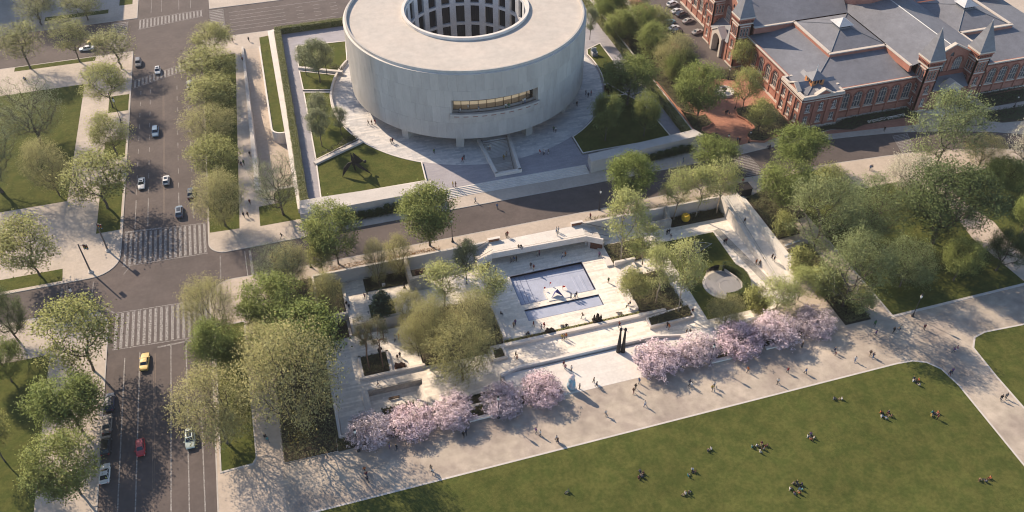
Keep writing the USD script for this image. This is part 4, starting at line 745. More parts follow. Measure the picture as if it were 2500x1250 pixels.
# garden sculptures: plain stand-ins of their size and colour
b = at(1673, 538, M + .1); sc = thing('gourd_sculpture', 'yellow ribbed gourd sculpture in the dark bed by the street', 'sculpture', loc=b); mat('gourd_yellow', (.62, .40, .03), .4)
for k in range(12):
    a = 2 * PI * k / 12; MB().add(*(lambda m: (np.asarray(m.vertices) * [.5, .5, 1.0] + [.66 * math.cos(a), .66 * math.sin(a), 1.0], m.faces))(trimesh.creation.icosphere(2, 1.))).build('rib', 'gourd_yellow', sc, smooth=True)
MB().ball((0, 0, 1.05), .9, 2).build('core', 'gourd_yellow', sc); MB().tube([(0, 0, 1.8), (.1, 0, 2.3)], [.16, .1], 6).build('stalk', 'gourd_yellow', sc)
for x, lab in ((1509.5, 'left'), (1520.5, 'right')):
    b = at(x, 858.5, .14); sp = thing('spire_sculpture', f'{lab} one of the pair of tall black tapering spires on the entrance plaza', 'sculpture', loc=b)
    for k in range(9): MB().lathe([(0, .74 * k), (.52 - .036 * k, .74 * k), (.5 - .036 * k, .74 * k + .36), (.47 - .036 * k, .74 * k + .7), (0, .74 * k + .7)], 8).build('tier', 'black_steel', sp)
    MB().lathe([(0, 6.6), (.2, 6.66), (.34, 7.0), (.26, 7.35), (.0, 7.75)], 8).build('finial', 'black_steel', sp)
b = at(1394, 951, .14); tt = thing('painted_sculpture', 'tall lumpy sculpture painted blue below and pale pink above, beside the entrance plaza', 'sculpture', loc=b)
mat('painted_blue', (.10, .30, .40), .6, ((1.5, .3), (6., .3)), col2=((.35, .33, .35), 1.1)); mat('painted_pink', (.55, .36, .38), .6, ((2., .3),), col2=((.5, .5, .5), 1.3))
def lump(c, r, sq, seed): m = trimesh.creation.icosphere(3, 1.); v = np.asarray(m.vertices); v = v * (1 + .35 * (meshkit.fbm(v * 1.7, 3, seed) - .5)[:, None]) * np.array(sq) * r + c; return v, m.faces
MB().add(*lump((0, 0, 1.4), 1., (.95, .85, 1.5), 1)).build('body', 'painted_blue', tt, smooth=True); MB().add(*lump((.05, 0, 2.9), 1., (.72, .7, .9), 2)).build('shoulders', 'painted_blue', tt, smooth=True); MB().add(*lump((.1, 0, 3.9), 1., (.55, .5, .75), 3)).build('head', 'painted_pink', tt, smooth=True); MB().box(-1.1, -.9, 0, 1.1, .9, .2).build('plinth', 'limestone', tt)
def bronze(name, px, py, z, label, kind, m='dark_bronze', s=1.):
    b = at(px, py, z); t = thing(name, label, 'sculpture', loc=b)
    if kind == 'recline':
        MB().box(-1.1 * s, -.5 * s, 0, 1.1 * s, .5 * s, .35 * s).build('base', m, t); MB().add(*lump((-.55 * s, 0, .75 * s), s, (.5, .34, .5), 5)).build('torso', m, t, smooth=True); MB().add(*lump((-.75 * s, 0, 1.35 * s), s, (.2, .2, .25), 6)).build('head', m, t, smooth=True)
        MB().tube([(-.3 * s, .1 * s, .55 * s), (.35 * s, .15 * s, 1.05 * s), (.9 * s, .15 * s, .45 * s)], [.22 * s, .17 * s, .11 * s], 8).build('leg', m, t); MB().tube([(-.3 * s, -.15 * s, .5 * s), (.4 * s, -.2 * s, .8 * s), (1. * s, -.2 * s, .42 * s)], [.22 * s, .17 * s, .11 * s], 8).build('leg', m, t)
    if kind == 'group':
        MB().box(-1.1, -.7, 0, 1.1, .7, .4).build('base', m, t)
        for k, (x, y) in enumerate(((-.7, .2), (-.2, -.3), (.3, .25), (.75, -.2), (.1, .45))):
            g = MB().add(*lump((x, y, 1.05), 1, (.27, .24, .72), 20 + k)); g.add(*lump((x, y, 1.85), 1, (.13, .13, .18), 30 + k)); g.build('figure', m, t, smooth=True)
    if kind == 'stand':
        MB().lathe([(.0, 0), (.45 * s, 0), (.45 * s, .25 * s), (.3 * s, .3 * s), (.2 * s, .8 * s), (.34 * s, 1.5 * s), (.42 * s, 2.1 * s), (.26 * s, 2.5 * s), (0, 2.62 * s)], 10).build('body', m, t, smooth=40); MB().add(*lump((.3 * s, .1, 2.1 * s), s, (.4, .25, .5), 8)).build('wing', m, t, smooth=True)
bronze('bronze_sculpture', 1343, 810, M + .3, 'dark reclining bronze on the flower strip, left of the sitting people', 'recline'); bronze('bronze_sculpture', 1458, 783, M + .3, 'bronze group of standing figures on the flower strip, right of the pool steps', 'group'); bronze('bronze_sculpture', 977, 896, LW, 'reddish bronze heap on the lower terrace beside the two pines', 'recline', 'rust_bronze', 1.1); bronze('bronze_sculpture', 928, 868, LW + .4, 'dark upright bronze behind the right pine', 'stand'); bronze('bronze_sculpture', 1023, 668, .3, 'red-brown curled bronze in the small planter of the stone block', 'recline', 'rust_bronze', .9); bronze('bronze_sculpture', 987.5, 703, M, 'small dark bronze on a white base beside the stone block', 'stand', 'dark_bronze', .75)
b = at(937, 697, M + .05); MB().box(b[0] - .4, b[1] - .4, M, b[0] + .4, b[1] + .4, M + .5).build('plinth', 'stage_white', label='small white plinth in the dark long bed', cat='plinth')
kx, ky = 56.9, -71.9; k = thing('kiosk', 'dark cube-shaped kiosk at the head of the long ramp', 'kiosk', loc=(kx, ky, .13)); MB().box(-1.5, -1.4, 0, 1.5, 1.4, 2.35).build('body', 'black_steel', k); MB().box(-1.6, -1.5, 2.35, 1.6, 1.5, 2.5).build('roof', 'dark_bronze', k); MB().box(1.55, -.9, 0, 2.0, .9, 1.0).build('counter', 'white_stone', k)
for x, y, lab in ((1934, 596, 'upper'), (1934, 622, 'lower')):
    b = at(x, y, .13); t = thing('glass_bench', f'{lab} curved pale bench in the seating bay right of the ramp', 'bench', loc=b, rot=.15); MB().box(-2.3, -.25, .35, 2.3, .25, .47).build('seat', 'lead', t); MB().box(-2.2, -.2, 0, -2, .2, .35).build('leg', 'lead', t); MB().box(2, -.2, 0, 2.2, .2, .35).build('leg', 'lead', t)
for i, (x, y, lab) in enumerate(((1011, 1063, 'below the second left blossom tree'), (1177, 1021, 'below the third left blossom tree'), (1757, 881, 'under the second right blossom tree'), (1895, 846, 'under the fourth right blossom tree'))):
    b = at(x, y, .13); t = thing('stone_bench', f'long white stone bench on the promenade {lab}', 'bench', loc=b); MB().box(-2.6, -.35, .08, 2.6, .35, .5).build('seat', 'white_stone', t); MB().box(-2.4, -.25, 0, 2.4, .25, .08).build('base', 'limestone', t)
b = at(858, 687, M); t = thing('stone_bench', 'lone pale bench at the left end of the upper terrace under the retaining wall', 'bench', loc=b, rot=.2); MB().box(-1.2, -.3, .35, 1.2, .3, .5).build('seat', 'limestone', t); MB().box(-1.1, -.25, 0, -.9, .25, .35).build('leg', 'limestone', t); MB().box(.9, -.25, 0, 1.1, .25, .35).build('leg', 'limestone', t)
f = thing('rail_fence', 'thin brass-coloured rail round the lower left corner of the garden bed', 'fence')
pts = [(-67.6, -108, .95), (-67.6, -123, .95), (-57.1, -123.2, .95), (-57, -119.8, .95)]
for a, c in zip(pts, pts[1:]): MB().tube([a, c], .035, 4).build('rail', 'buff_trim', f)
for u in np.linspace(0, 1, 9): MB().box(-67.62, -108 - 15 * u - .03, .1, -67.58, -108 - 15 * u + .03, .95).build('post', 'bronze_frame', f)
for u in np.linspace(.1, .9, 6): MB().box(-67.6 + 10.5 * u - .03, -123.12 - .2 * u, .1, -67.6 + 10.5 * u + .03, -123.06 - .2 * u, .95).build('post', 'bronze_frame', f)
# ------------------------------------------------------------------ the red brick exhibition hall
hall = thing('brick_hall', 'sprawling red brick hall with grey roofs, arched windows and spired towers', 'building')
class Face:
    """A wall plane: u runs along it, w is height, t is depth outwards."""
    def __init__(s, p, d, n): s.p, s.d, s.n = np.array([*p, 0.], float), np.array([*d, 0.], float), np.array([*n, 0.], float)
    def ext(s, poly, t0, t1, mb=None):
        mb = mb or MB(); poly = poly if isinstance(poly, (Polygon, shapely.MultiPolygon)) else Polygon(poly)
        if not poly.is_valid: poly = poly.buffer(0)
        for g in getattr(poly, 'geoms', [poly]):
            if g.area < 1e-5: continue
            m = trimesh.creation.extrude_polygon(g, t1 - t0); v = np.asarray(m.vertices)
            w = s.p + v[:, 0:1] * s.d + v[:, 1:2] * [0, 0, 1] + (v[:, 2:3] + t0) * s.n; f = np.asarray(m.faces)
            if np.dot(np.cross(s.d, [0, 0, 1]), s.n) < 0: f = f[:, ::-1]
            mb.add(w, f)
        return mb
def archp(c, w, z0, spring, n=9):
    r = w / 2; return Polygon([(c - r, z0), (c + r, z0)] + [(c + r * math.cos(a), spring + r * math.sin(a)) for a in np.linspace(0, PI, n)])
def archwin(F, c, w, z0, spring, parent, glass='window_glass', lights=3, frame='buff_trim', sill=True, hood=True):
    o = archp(c, w, z0, spring); win = F.ext(o, -.34, -.28).build('window', glass, parent)
    fr = MB(); F.ext(o.difference(archp(c, w - .3, z0 + .15, spring)), -.28, -.16, fr)
    for i in range(1, lights):
        x = c - w / 2 + w * i / lights; top = spring + math.sqrt(max(0, (w / 2) ** 2 - (x - c) ** 2)) - .1; F.ext([(x - .06, z0), (x + .06, z0), (x + .06, top), (x - .06, top)], -.28, -.18, fr)
    F.ext([(c - w / 2, z0 + (spring - z0) * .5), (c + w / 2, z0 + (spring - z0) * .5), (c + w / 2, z0 + (spring - z0) * .5 + .09), (c - w / 2, z0 + (spring - z0) * .5 + .09)], -.28, -.19, fr); F.ext([(c - w / 2, spring - .05), (c + w / 2, spring - .05), (c + w / 2, spring + .06), (c - w / 2, spring + .06)], -.28, -.19, fr)
    fr.build('window_frame', frame, win)
    if sill: F.ext([(c - w / 2 - .2, z0 - .3), (c + w / 2 + .2, z0 - .3), (c + w / 2 + .2, z0), (c - w / 2 - .2, z0)], .01, .18).build('sill', 'buff_trim', win)
    if hood: F.ext(archp(c, w + .9, spring - .3, spring, 13).difference(archp(c, w + .1, z0 - 1, spring, 13)), .005, .1).build('arch', 'brick_dark', win)
    return o
def sqwin(F, c, w, z0, z1, parent, rise=.25):
    o = Polygon([(c - w / 2, z0), (c + w / 2, z0), (c + w / 2, z1 - rise), (c + w / 4, z1), (c - w / 4, z1), (c - w / 2, z1 - rise)]); win = F.ext(o, -.3, -.24).build('window', 'window_glass', parent); fr = MB()
    F.ext(o.difference(o.buffer(-.13)), -.24, -.12, fr); F.ext([(c - .07, z0), (c + .07, z0), (c + .07, z1 - .05), (c - .07, z1 - .05)], -.24, -.14, fr); F.ext([(c - w / 2, (z0 + z1) / 2 - .06), (c + w / 2, (z0 + z1) / 2 - .06), (c + w / 2, (z0 + z1) / 2 + .06), (c - w / 2, (z0 + z1) / 2 + .06)], -.24, -.15, fr); fr.build('window_frame', 'stage_white', win)
    F.ext([(c - w / 2 - .15, z0 - .28), (c + w / 2 + .15, z0 - .28), (c + w / 2 + .15, z0), (c - w / 2 - .15, z0)], .01, .16).build('sill', 'buff_trim', win); return o
def wallf(F, u0, u1, z0, z1, openings, parent, m, name='wall'):
    pg = Polygon([(u0, z0), (u1, z0), (u1, z1), (u0, z1)])
    for o in openings: pg = pg.difference(o)
    F.ext(pg, -.4, 0).build(name, m, parent)
def band(F, u0, u1, z0, z1, t, m, parent, name='band'): F.ext([(u0, z0), (u1, z0), (u1, z1), (u0, z1)], .004, t).build(name, m, parent)
def dentils(F, u0, u1, z0, z1, t, parent, step=.7):
    mb = MB()
    for u in np.arange(u0, u1 - .2, step): F.ext([(u, z0), (u + step * .5, z0), (u + step * .5, z1), (u, z1)], .004, t, mb)
    mb.build('dentils', 'brick_dark', parent, kind='stuff')
# wings with arched windows
def wing(F, L, n, parent, m, H=11.0):
    ops = []; s = L / n
    for i in range(n): ops.append(archwin(F, s * (i + .5), min(2.75, s * .7), 3.7, 7.6, parent))
    wallf(F, 0, L, 0, H, ops, parent, m)
    for i in range(n + 1):
        u = s * i; F.ext([(u - .22, 0), (u + .22, 0), (u + .22, 7.8), (u - .22, 7.8)], .004, .22).build('pier', 'brick', parent)
    band(F, 0, L, .0, .75, .25, 'buff_trim', parent, 'plinth'); band(F, 0, L, 2.7, 2.95, .1, 'brick_dark', parent); band(F, 0, L, 9.9, 10.15, .15, 'brick_dark', parent); dentils(F, .1, L - .1, 10.2, 10.6, .2, parent); band(F, -.1, L + .1, 10.62, 11.05, .34, 'buff_trim', parent, 'cornice')
N_ = (0, -1); W_ = (-1, 0)
wing(Face((98.4, -48.3), (1, 0), N_), 24.9, 6, hall, 'brick_x'); wing(Face((144.6, -48.3), (1, 0), N_), 36, 9, hall, 'brick_x')
wing(Face((87.2, -12.4), (0, -1), W_), 25.3, 6, hall, 'brick_y'); wing(Face((87.2, 34), (0, -1), W_), 25.6, 6, hall, 'brick_y')
# corner pavilion
def pav_face(F, L, m):
    ops = []; s = L / 3
    for i in range(3):
        c = s * (i + .5); ops.append(sqwin(F, c, 1.5, 1.7, 4.2, hall)); ops.append(archwin(F, c, 1.5, 5.6, 7.6, hall, lights=2, frame='stage_white'))
    wallf(F, 0, L, 0, 10.5, ops, hall, m)
    for i in range(4):
        u = min(max(s * i, .4), L - .4); F.ext([(u - .42, 0), (u + .42, 0), (u + .42, 9.2), (u - .42, 9.2)], .004, .3).build('pier', 'brick', hall)
    band(F, 0, L, 0, .6, .38, 'buff_trim', hall, 'plinth'); band(F, 0, L, 4.75, 4.95, .1, 'brick_dark', hall); band(F, 0, L, 9.2, 9.45, .36, 'buff_trim', hall); dentils(F, .1, L - .1, 9.5, 9.95, .4, hall); band(F, -.2, L + .2, 10.0, 10.5, .5, 'buff_trim', hall, 'cornice')
    g = [(L / 2 - 2.2, 10.5), (L / 2 + 2.2, 10.5), (L / 2 + 2.2, 10.9), (L / 2, 12.3), (L / 2 - 2.2, 10.9)]; F.ext(g, -.7, .12).build('gablet', 'brick', hall)
    for a in (-.85, 0, .85): archwin(F2 := Face(F.p[:2] + F.n[:2] * .45, F.d[:2], F.n[:2]), L / 2 + a, .6, 9.5, 10.5, hall, lights=1, sill=False, hood=False)
    for s2 in (-1, 1): F.ext([(L / 2, 12.3), (L / 2, 12.65), (L / 2 + s2 * 2.7, 11.1), (L / 2 + s2 * 2.7, 10.7)], -1.0, .35).build('gablet_coping', 'buff_trim', hall)
pav_face(Face((85.6, -49.3), (1, 0), N_), 12.8, 'brick_x'); pav_face(Face((85.6, -37.6), (0, -1), W_), 11.7, 'brick_y')
MB().box(85.9, -49.0, 9.9, 98.2, -37.7, 10.35).build('pavilion_roof', 'slate', hall)
for x0, y0, x1, y1 in ((85.3, -49.6, 98.5, -48.9), (85.3, -48.9, 86.0, -37.3), (97.8, -48.9, 98.5, -37.3), (86.0, -38, 97.8, -37.3)): MB().box(x0, y0, 10.52, x1, y1, 10.95).build('coping', 'buff_trim', hall)
def gable_roof(x0, y0, x1, y1, z0, z1, axis, m='slate', name='roof'):
    if axis == 'y': c = (x0 + x1) / 2; V = [[x0, y0, z0], [c, y0, z1], [x1, y0, z0], [x0, y1, z0], [c, y1, z1], [x1, y1, z0]]
    else: c = (y0 + y1) / 2; V = [[x0, y0, z0], [x0, c, z1], [x0, y1, z0], [x1, y0, z0], [x1, c, z1], [x1, y1, z0]]
    MB().add(V, [[0, 3, 4], [0, 4, 1], [1, 4, 5], [1, 5, 2], [0, 1, 2], [3, 5, 4]]).build(name, m, hall)
gable_roof(89.8, -49.2, 94.2, -43.4, 10.4, 12.2, 'y', name='pavilion_gable_roof'); gable_roof(85.7, -45.6, 92, -41.2, 10.4, 12.2, 'x', name='pavilion_gable_roof'); gable_roof(89.8, -43.4, 94.2, -37.4, 10.4, 12.2, 'y', name='pavilion_gable_roof'); gable_roof(92, -45.6, 98.2, -41.2, 10.4, 12.2, 'x', name='pavilion_gable_roof')
for x0, y0, x1, y1 in ((97.9, -45.9, 98.6, -41),):
    for s2 in (-1, 1): MB().prism([(97.9, -43.4), (98.7, -43.4), (98.7, -43.4 + s2 * 2.8), (97.9, -43.4 + s2 * 2.8)], 10.95, 11.25).build('coping', 'buff_trim', hall)
MB().box(90.1, -45.3, 10.4, 93.9, -41.5, 13.4).build('cupola', 'cupola_orange', hall)
for i in range(3):
    MB().box(90.75 + i * .9, -45.36, 12.1, 91.3 + i * .9, -45.3, 13.1).build('cupola_window', 'dark_glass', hall); MB().box(90.04, -44.9 + i * .9, 12.1, 90.1, -44.3 + i * .9, 13.1).build('cupola_window', 'dark_glass', hall)
MB().add([[89.6, -45.8, 13.4], [94.4, -45.8, 13.4], [94.4, -41, 13.4], [89.6, -41, 13.4], [92, -43.4, 15.2]], [[0, 1, 4], [1, 2, 4], [2, 3, 4], [3, 0, 4], [0, 3, 2], [0, 2, 1]]).build('cupola_roof', 'slate', hall); MB().tube([(92, -43.4, 15.1), (92, -43.4, 17.2)], [.22, .03], 6).build('finial', 'lead', hall)
# low roofs behind the eaves, then the raised court roofs and the naves
CXH = 133.7
def mir(v): return [[2 * CXH - x, y, z] for x, y, z in v]
def roofpoly(v, m='slate', name='roof', both=True):
    f = [[0, i, i + 1] for i in range(1, len(v) - 1)]; MB().add(v, f).build(name, m, hall)
    if both: MB().add(mir(v), [x[::-1] for x in f]).build(name, m, hall)
roofpoly([[86.9, -48.6, 10.7], [123.2, -48.6, 10.7], [123.2, -34.8, 13.1], [101.8, -34.8, 13.1]], name='low_roof'); roofpoly([[86.9, -48.6, 10.7], [101.8, -34.8, 13.1], [101.8, -12.6, 13.1], [86.9, -12.6, 10.7]], name='low_roof')
def parap(x0, y0, x1, y1, z0=12, z1=14.0, both=True):
    MB().box(x0, y0, z0, x1, y1, z1).build('court_wall', 'brick', hall); MB().box(x0 - .12, y0 - .12, z1, x1 + .12, y1 + .12, z1 + .3).build('coping', 'buff_trim', hall)
    if both: parap(2 * CXH - x1, y0, 2 * CXH - x0, y1, z0, z1, False)
parap(101.6, -35, 120.6, -34.3); parap(101.6, -34.3, 102.3, -14); parap(120.4, -47.2, 121.1, -34.2); parap(88.2, -14.1, 102.2, -13.4)
P5 = [(102.2, -34.4, 14.0), (121, -34.4, 14.0), (121, -13.6, 14.0), (102.2, -13.6, 14.0)]; ap = [111.6, -24, 17.0]
for i in range(4): roofpoly([list(P5[i]), list(P5[(i + 1) % 4]), ap], name='court_roof')
for k in (0, 1):
    X = 111.6 if k == 0 else 2 * CXH - 111.6
    MB().box(X - 2.0, -26, 15.6, X + 2.0, -22, 17.5).build('lantern', 'slate_blue', hall)
    for i in range(5): MB().box(X - 1.7 + i * .7, -26.06, 16.8, X - 1.3 + i * .7, -26, 17.4).build('lantern_window', 'dark_glass', hall)
    MB().add([[X - 2.6, -26.6, 17.5], [X + 2.6, -26.6, 17.5], [X + 2.6, -21.4, 17.5], [X - 2.6, -21.4, 17.5], [X, -24, 19.2]], [[0, 1, 4], [1, 2, 4], [2, 3, 4], [3, 0, 4], [0, 2, 1], [0, 3, 2]]).build('lantern_roof', 'lead', hall)
    s = 1 if k == 0 else -1
    for q in P5: MB().tube([(q[0] if s > 0 else 2 * CXH - q[0], q[1], q[2] + .06), (X, -24, 17.05)], .12, 4).build('hip_ridge', 'slate_blue', hall)
MB().tube([(86.9, -48.6, 10.8), (101.7, -34.9, 13.2)], .12, 4).build('hip_ridge', 'slate_blue', hall)
roofpoly([[121, -47.6, 14.3], [CXH, -47.6, 18.0], [CXH, -8, 18.0], [121, -8, 14.3]], name='nave_roof')
roofpoly([[88.4, -13.5, 14.3], [121, -13.5, 14.3], [124.5, -2, 18.0], [88.4, -2, 18.0]], name='nave_roof', both=False); roofpoly([[88.4, -2, 18.0], [124.5, -2, 18.0], [121, 9.4, 14.3], [88.4, 9.4, 14.3]], name='nave_roof', both=False)
roofpoly(mir([[88.4, -13.5, 14.3], [121, -13.5, 14.3], [124.5, -2, 18.0], [88.4, -2, 18.0]]), name='nave_roof', both=False)
roofpoly([[86.9, 9.4, 10.7], [110, 9.4, 10.7], [110, 40, 13], [86.9, 40, 10.7]], name='low_roof', both=False)
MB().tube([(CXH, -47.4, 18.05), (CXH, -10, 18.05)], .16, 4).build('ridge', 'lead', hall)
MB().add(*(lambda m: (np.asarray(m.vertices), m.faces))(trimesh.creation.cylinder(radius=13, height=22, sections=16, transform=trimesh.transformations.translation_matrix((CXH, -2, 11))))).build('rotunda', 'brick', hall); MB().lathe([(13.6, 22), (13.6, 22.5), (0, 28)], 16, (CXH, -2, 0)).build('rotunda_roof', 'slate', hall)
MB().prism(Polygon([(98, -47.9), (180, -47.9), (180, 9), (88, 9), (88, -37.5), (98, -37.5)]).difference(Point(CXH, -2).buffer(13.2)), .05, 10.4).build('wall_core', 'brick_dark', hall)
# towers
def tower(x0, y0, x1, y1, H, za, faces):
    MB().box(x0 + .4, y0 + .4, .1, x1 - .4, y1 - .4, H).build('tower_core', 'brick_dark', hall)
    for p, d, n, L, m in (((x0, y0), (1, 0), (0, -1), x1 - x0, 'brick_x'), ((x0, y1), (0, -1), (-1, 0), y1 - y0, 'brick_y'), ((x1, y0), (0, 1), (1, 0), y1 - y0, 'brick_y'), ((x1, y1), (-1, 0), (0, 1), x1 - x0, 'brick_x')):
        F = Face(p, d, n); ops = []; c = L / 2
        if n in faces:
            ops.append(sqwin(F, c, 1.3, 2.0, 4.6, hall, .3)); ops.append(archwin(F, c, 1.5, 6.2, 8.2, hall, lights=2))
            for k in (-1, 0, 1): ops.append(archwin(F, c + k * 1.02, .78, 10.8, 13.3, hall, lights=1, sill=False, hood=False))
            band(F, .4, L - .4, 10.3, 10.6, .2, 'buff_trim', hall, 'sill_band'); band(F, .5, L - .5, 14.1, 14.4, .2, 'buff_trim', hall, 'label_band')
        wallf(F, 0, L, 0, H, ops, hall, m, 'tower_wall')
        band(F, -.05, L + .05, 0, .6, .12, 'buff_trim', hall, 'plinth'); band(F, -.1, L + .1, 5.2, 5.4, .1, 'brick_dark', hall); band(F, -.1, L + .1, 9.6, 9.8, .1, 'brick_dark', hall); band(F, -.15, L + .15, 14.9, 15.3, .2, 'buff_trim', hall); dentils(F, 0, L, 15.5, 16.3, .25, hall, .55); band(F, -.25, L + .25, 16.4, 16.9, .35, 'brick', hall, 'cornice_brick')
    MB().box(x0 - .45, y0 - .45, 16.92, x1 + .45, y1 + .45, 17.35).build('cornice', 'buff_trim', hall)
    cx, cy = (x0 + x1) / 2, (y0 + y1) / 2; MB().add([[x0 - .3, y0 - .3, 17.36], [x1 + .3, y0 - .3, 17.36], [x1 + .3, y1 + .3, 17.36], [x0 - .3, y1 + .3, 17.36], [cx, cy, za]], [[0, 1, 4], [1, 2, 4], [2, 3, 4], [3, 0, 4], [0, 2, 1], [0, 3, 2]]).build('spire', 'slate', hall); MB().ball((cx, cy, za), .2).build('finial', 'lead', hall)
NF = ((0, -1), (-1, 0))
tower(123.2, -51.2, 127.7, -46.7, 16.9, 26, ((0, -1), (-1, 0))); tower(139.9, -51.2, 144.4, -46.7, 16.9, 26, ((0, -1), (-1, 0)))
tower(83.5, -12.6, 88.1, -8.0, 16.9, 26, ((0, -1), (-1, 0))); tower(83.4, 3.7, 88, 8.3, 16.9, 26, ((0, -1), (-1, 0)))
def portal(F, L, m):
    gb = Polygon([(0, 0), (L, 0), (L, 15.8), (L / 2, 19.0), (0, 15.8)]); ops = []
    for c in (L * .27, L * .73): ops.append(archwin(F, c, 3.0, 9.6, 13.2, hall, 'slate_blue', 4))
    for o in ops: gb = gb.difference(o)
    gb = gb.difference(archp(L / 2, 1.2, 15.2, 15.9)); F.ext(archp(L / 2, 1.2, 15.2, 15.9), -.3, -.25).build('window', 'window_glass', hall); F.ext(gb, -.4, 0).build('gable_wall', m, hall)
    for s2 in (-1, 1): F.ext([(L / 2, 19.0), (L / 2, 19.45), (L / 2 + s2 * L / 2, 16.3), (L / 2 + s2 * L / 2, 15.85)], -.8, .35).build('gable_coping', 'buff_trim', hall)
    F.ext([(L * .49, 9.5), (L * .51, 9.5), (L * .51, 15), (L * .49, 15)], .004, .25).build('pier', 'brick', hall)
    F3 = Face(F.p[:2] + F.n[:2] * 3.6, F.d[:2], F.n[:2]); op = archp(L / 2, 4.6, .1, 4.6, 13)
    F3.ext(Polygon([(0, 0), (L, 0), (L, 6.6), (0, 6.6)]).difference(archp(L / 2, 5.6, .1, 4.6, 13)), -.5, 0).build('portal_wall', m, hall)
    F3.ext(Polygon([(L / 2 - 3.3, 0.1), (L / 2 + 3.3, 0.1), (L / 2 + 3.3, 6.9), (L / 2, 9.0), (L / 2 - 3.3, 6.9)]).difference(op), -1.2, .9).build('portal_arch', 'buff_trim', hall)
    F3.ext(archp(L / 2, 5.6, .1, 4.6, 13), -3.2, -3.0).build('portal_door', 'brick_dark', hall)
    for s2 in (-1, 1): F3.ext([(L / 2, 9.05), (L / 2, 9.45), (L / 2 + s2 * 3.8, 7.0), (L / 2 + s2 * 3.8, 6.6)], -1.4, 1.1).build('portal_coping', 'limestone', hall)
    p0 = F.p; V = [p0 + F.d * 0 + F.n * 3.9 + [0, 0, 6.6], p0 + F.d * L + F.n * 3.9 + [0, 0, 6.6], p0 + F.d * L + [0, 0, 9.3], p0 + [0, 0, 9.3]]; MB().add(V, [[0, 1, 2], [0, 2, 3]]).build('porch_roof', 'slate', hall)
portal(Face((127.7, -47.6), (1, 0), N_), 12.2, 'brick_x'); portal(Face((87.0, 3.7), (0, -1), W_), 11.7, 'brick_y')
# grounds of the hall
slab('brick_court', Polygon([(56.6, -52.6), (83.4, -50.2), (87, -49.6), (87, -38), (87, -12), (83.4, -8), (54.6, -2), (54.6, -46)]), .05, .126, 'brick_paving', label='red brick garden court between the museum and the brick hall')
slab('car_park', G(.12, (1548, -40), (1565, 0), (1607, 50), (1655, 108), (1690, 150), (1735, 174), (1800, 166), (1900, 60), (1760, -60)), .05, .13, 'asphalt', label='asphalt car park beside the brick hall')
slab('brick_path', G(.12, (1520, -40), (1548, -40), (1565, 0), (1607, 50), (1655, 108), (1690, 150), (1735, 174), (1700, 190), (1640, 140), (1560, 60)), .05, .128, 'brick_paving', label='narrow red brick path along the car park')
paint('bay_lines', [G(.133, *S(6.946, 1420, 0, a, b, (b[0], b[1] + 4), (a[0], a[1] + 4))) for a, b in (((1030, 40), (1170, 25)), ((1070, 82), (1210, 67)), ((1110, 130), (1260, 112)), ((1150, 178), (1310, 155)), ((1195, 220), (1260, 212)))], 'white bay lines in the car park', parts='bay_line')
z5 = lambda *p: S(5.21, 1640, 160, *p)
def cbed(px, label, h=.9, wall=True, leaf='leaf_cover_light', dens=16):
    pg = Polygon(G(.4, *px)).buffer(.01)
    if wall: MB().prism(pg.difference(pg.buffer(-.4)), .1, .62).build('bed_wall', 'brick_paving', label='low curving brick wall of ' + label, cat='wall')
    slab('bed', pg.buffer(-.35), .1, .4, 'soil', label='soil of ' + label); cover('ground_cover', pg.buffer(-.4), .4, h, dens, leaf, .18, label)
cbed(z5((60, 520), (190, 600), (320, 640), (430, 620), (500, 700), (525, 735), (470, 780), (400, 800), (395, 835), (440, 862), (600, 880), (690, 960), (700, 1010), (600, 1050), (470, 1010), (250, 800)), 'the leafy bed between the right hedge and the brick court', 1.0)
cbed(z5((800, 570), (820, 540), (900, 525), (1000, 505), (1290, 480), (1330, 540), (1580, 820), (1540, 860), (1380, 885), (1250, 935), (1180, 972), (1000, 965), (945, 900), (950, 865), (1040, 800), (1030, 770), (930, 690), (830, 640)), 'the large leafy bed at the foot of the corner pavilion', 1.0)
cbed(z5((440, 75), (740, 30), (870, 60), (810, 190), (720, 170), (560, 158), (480, 150)), 'the shrub bed between the car park and the brick court', 1.2, False); cbed(z5((1000, 60), (1110, 150), (1340, 390), (1330, 470), (1180, 320), (960, 190)), 'the narrow bed under the arched windows of the brick court', .9, False, 'leaf_cover')
cbed([(1468, 30), (1497, 70), (1540, 122), (1600, 196), (1646, 252), (1672, 285), (1690, 310), (1710, 300), (1690, 268), (1650, 215), (1690, 205), (1650, 150), (1600, 105), (1555, 60), (1500, -30), (1430, -40)], 'the wooded bed beside the right hedge of the museum', 1.5, False, 'leaf_cover_light', 22)
c = at(1767, 226, .12); fb = thing('fountain_basin', 'round pale fountain basin under a tree in the brick court', 'fountain', loc=(c[0], c[1], .12)); MB().prism(Point(0, 0).buffer(3.1).difference(Point(0, 0).buffer(2.6)), 0, .7).build('rim', 'limestone', fb); MB().prism(Point(0, 0).buffer(2.6), 0, .45).build('basin', 'pale_paver', fb); MB().lathe([(.5, 0), (.25, .6), (.2, 1.2), (.9, 1.4), (0, 1.45)], 12).build('bowl', 'dark_bronze', fb)
bz = lambda *p: S(6.25, 1860, 150, *p)
def dbed(px, label): pg = G(.3, *px); slab('bed', pg, .05, .3, 'soil', label='soil of ' + label); cover('ground_cover', pg, .3, .9, 16, 'leaf_yew', .17, label)
dbed(bz((1150, 860), (1130, 800), (1700, 690), (2140, 625), (2170, 665), (1500, 790), (1280, 850)), 'the dark clipped planting under the arched windows'); dbed(bz((560, 1040), (1100, 965), (1280, 870), (2250, 700), (2400, 800), (2380, 880), (2180, 850), (1560, 960), (1380, 1035), (1050, 1030), (760, 1100)), 'the dark shrub bed in front of the brick hall')
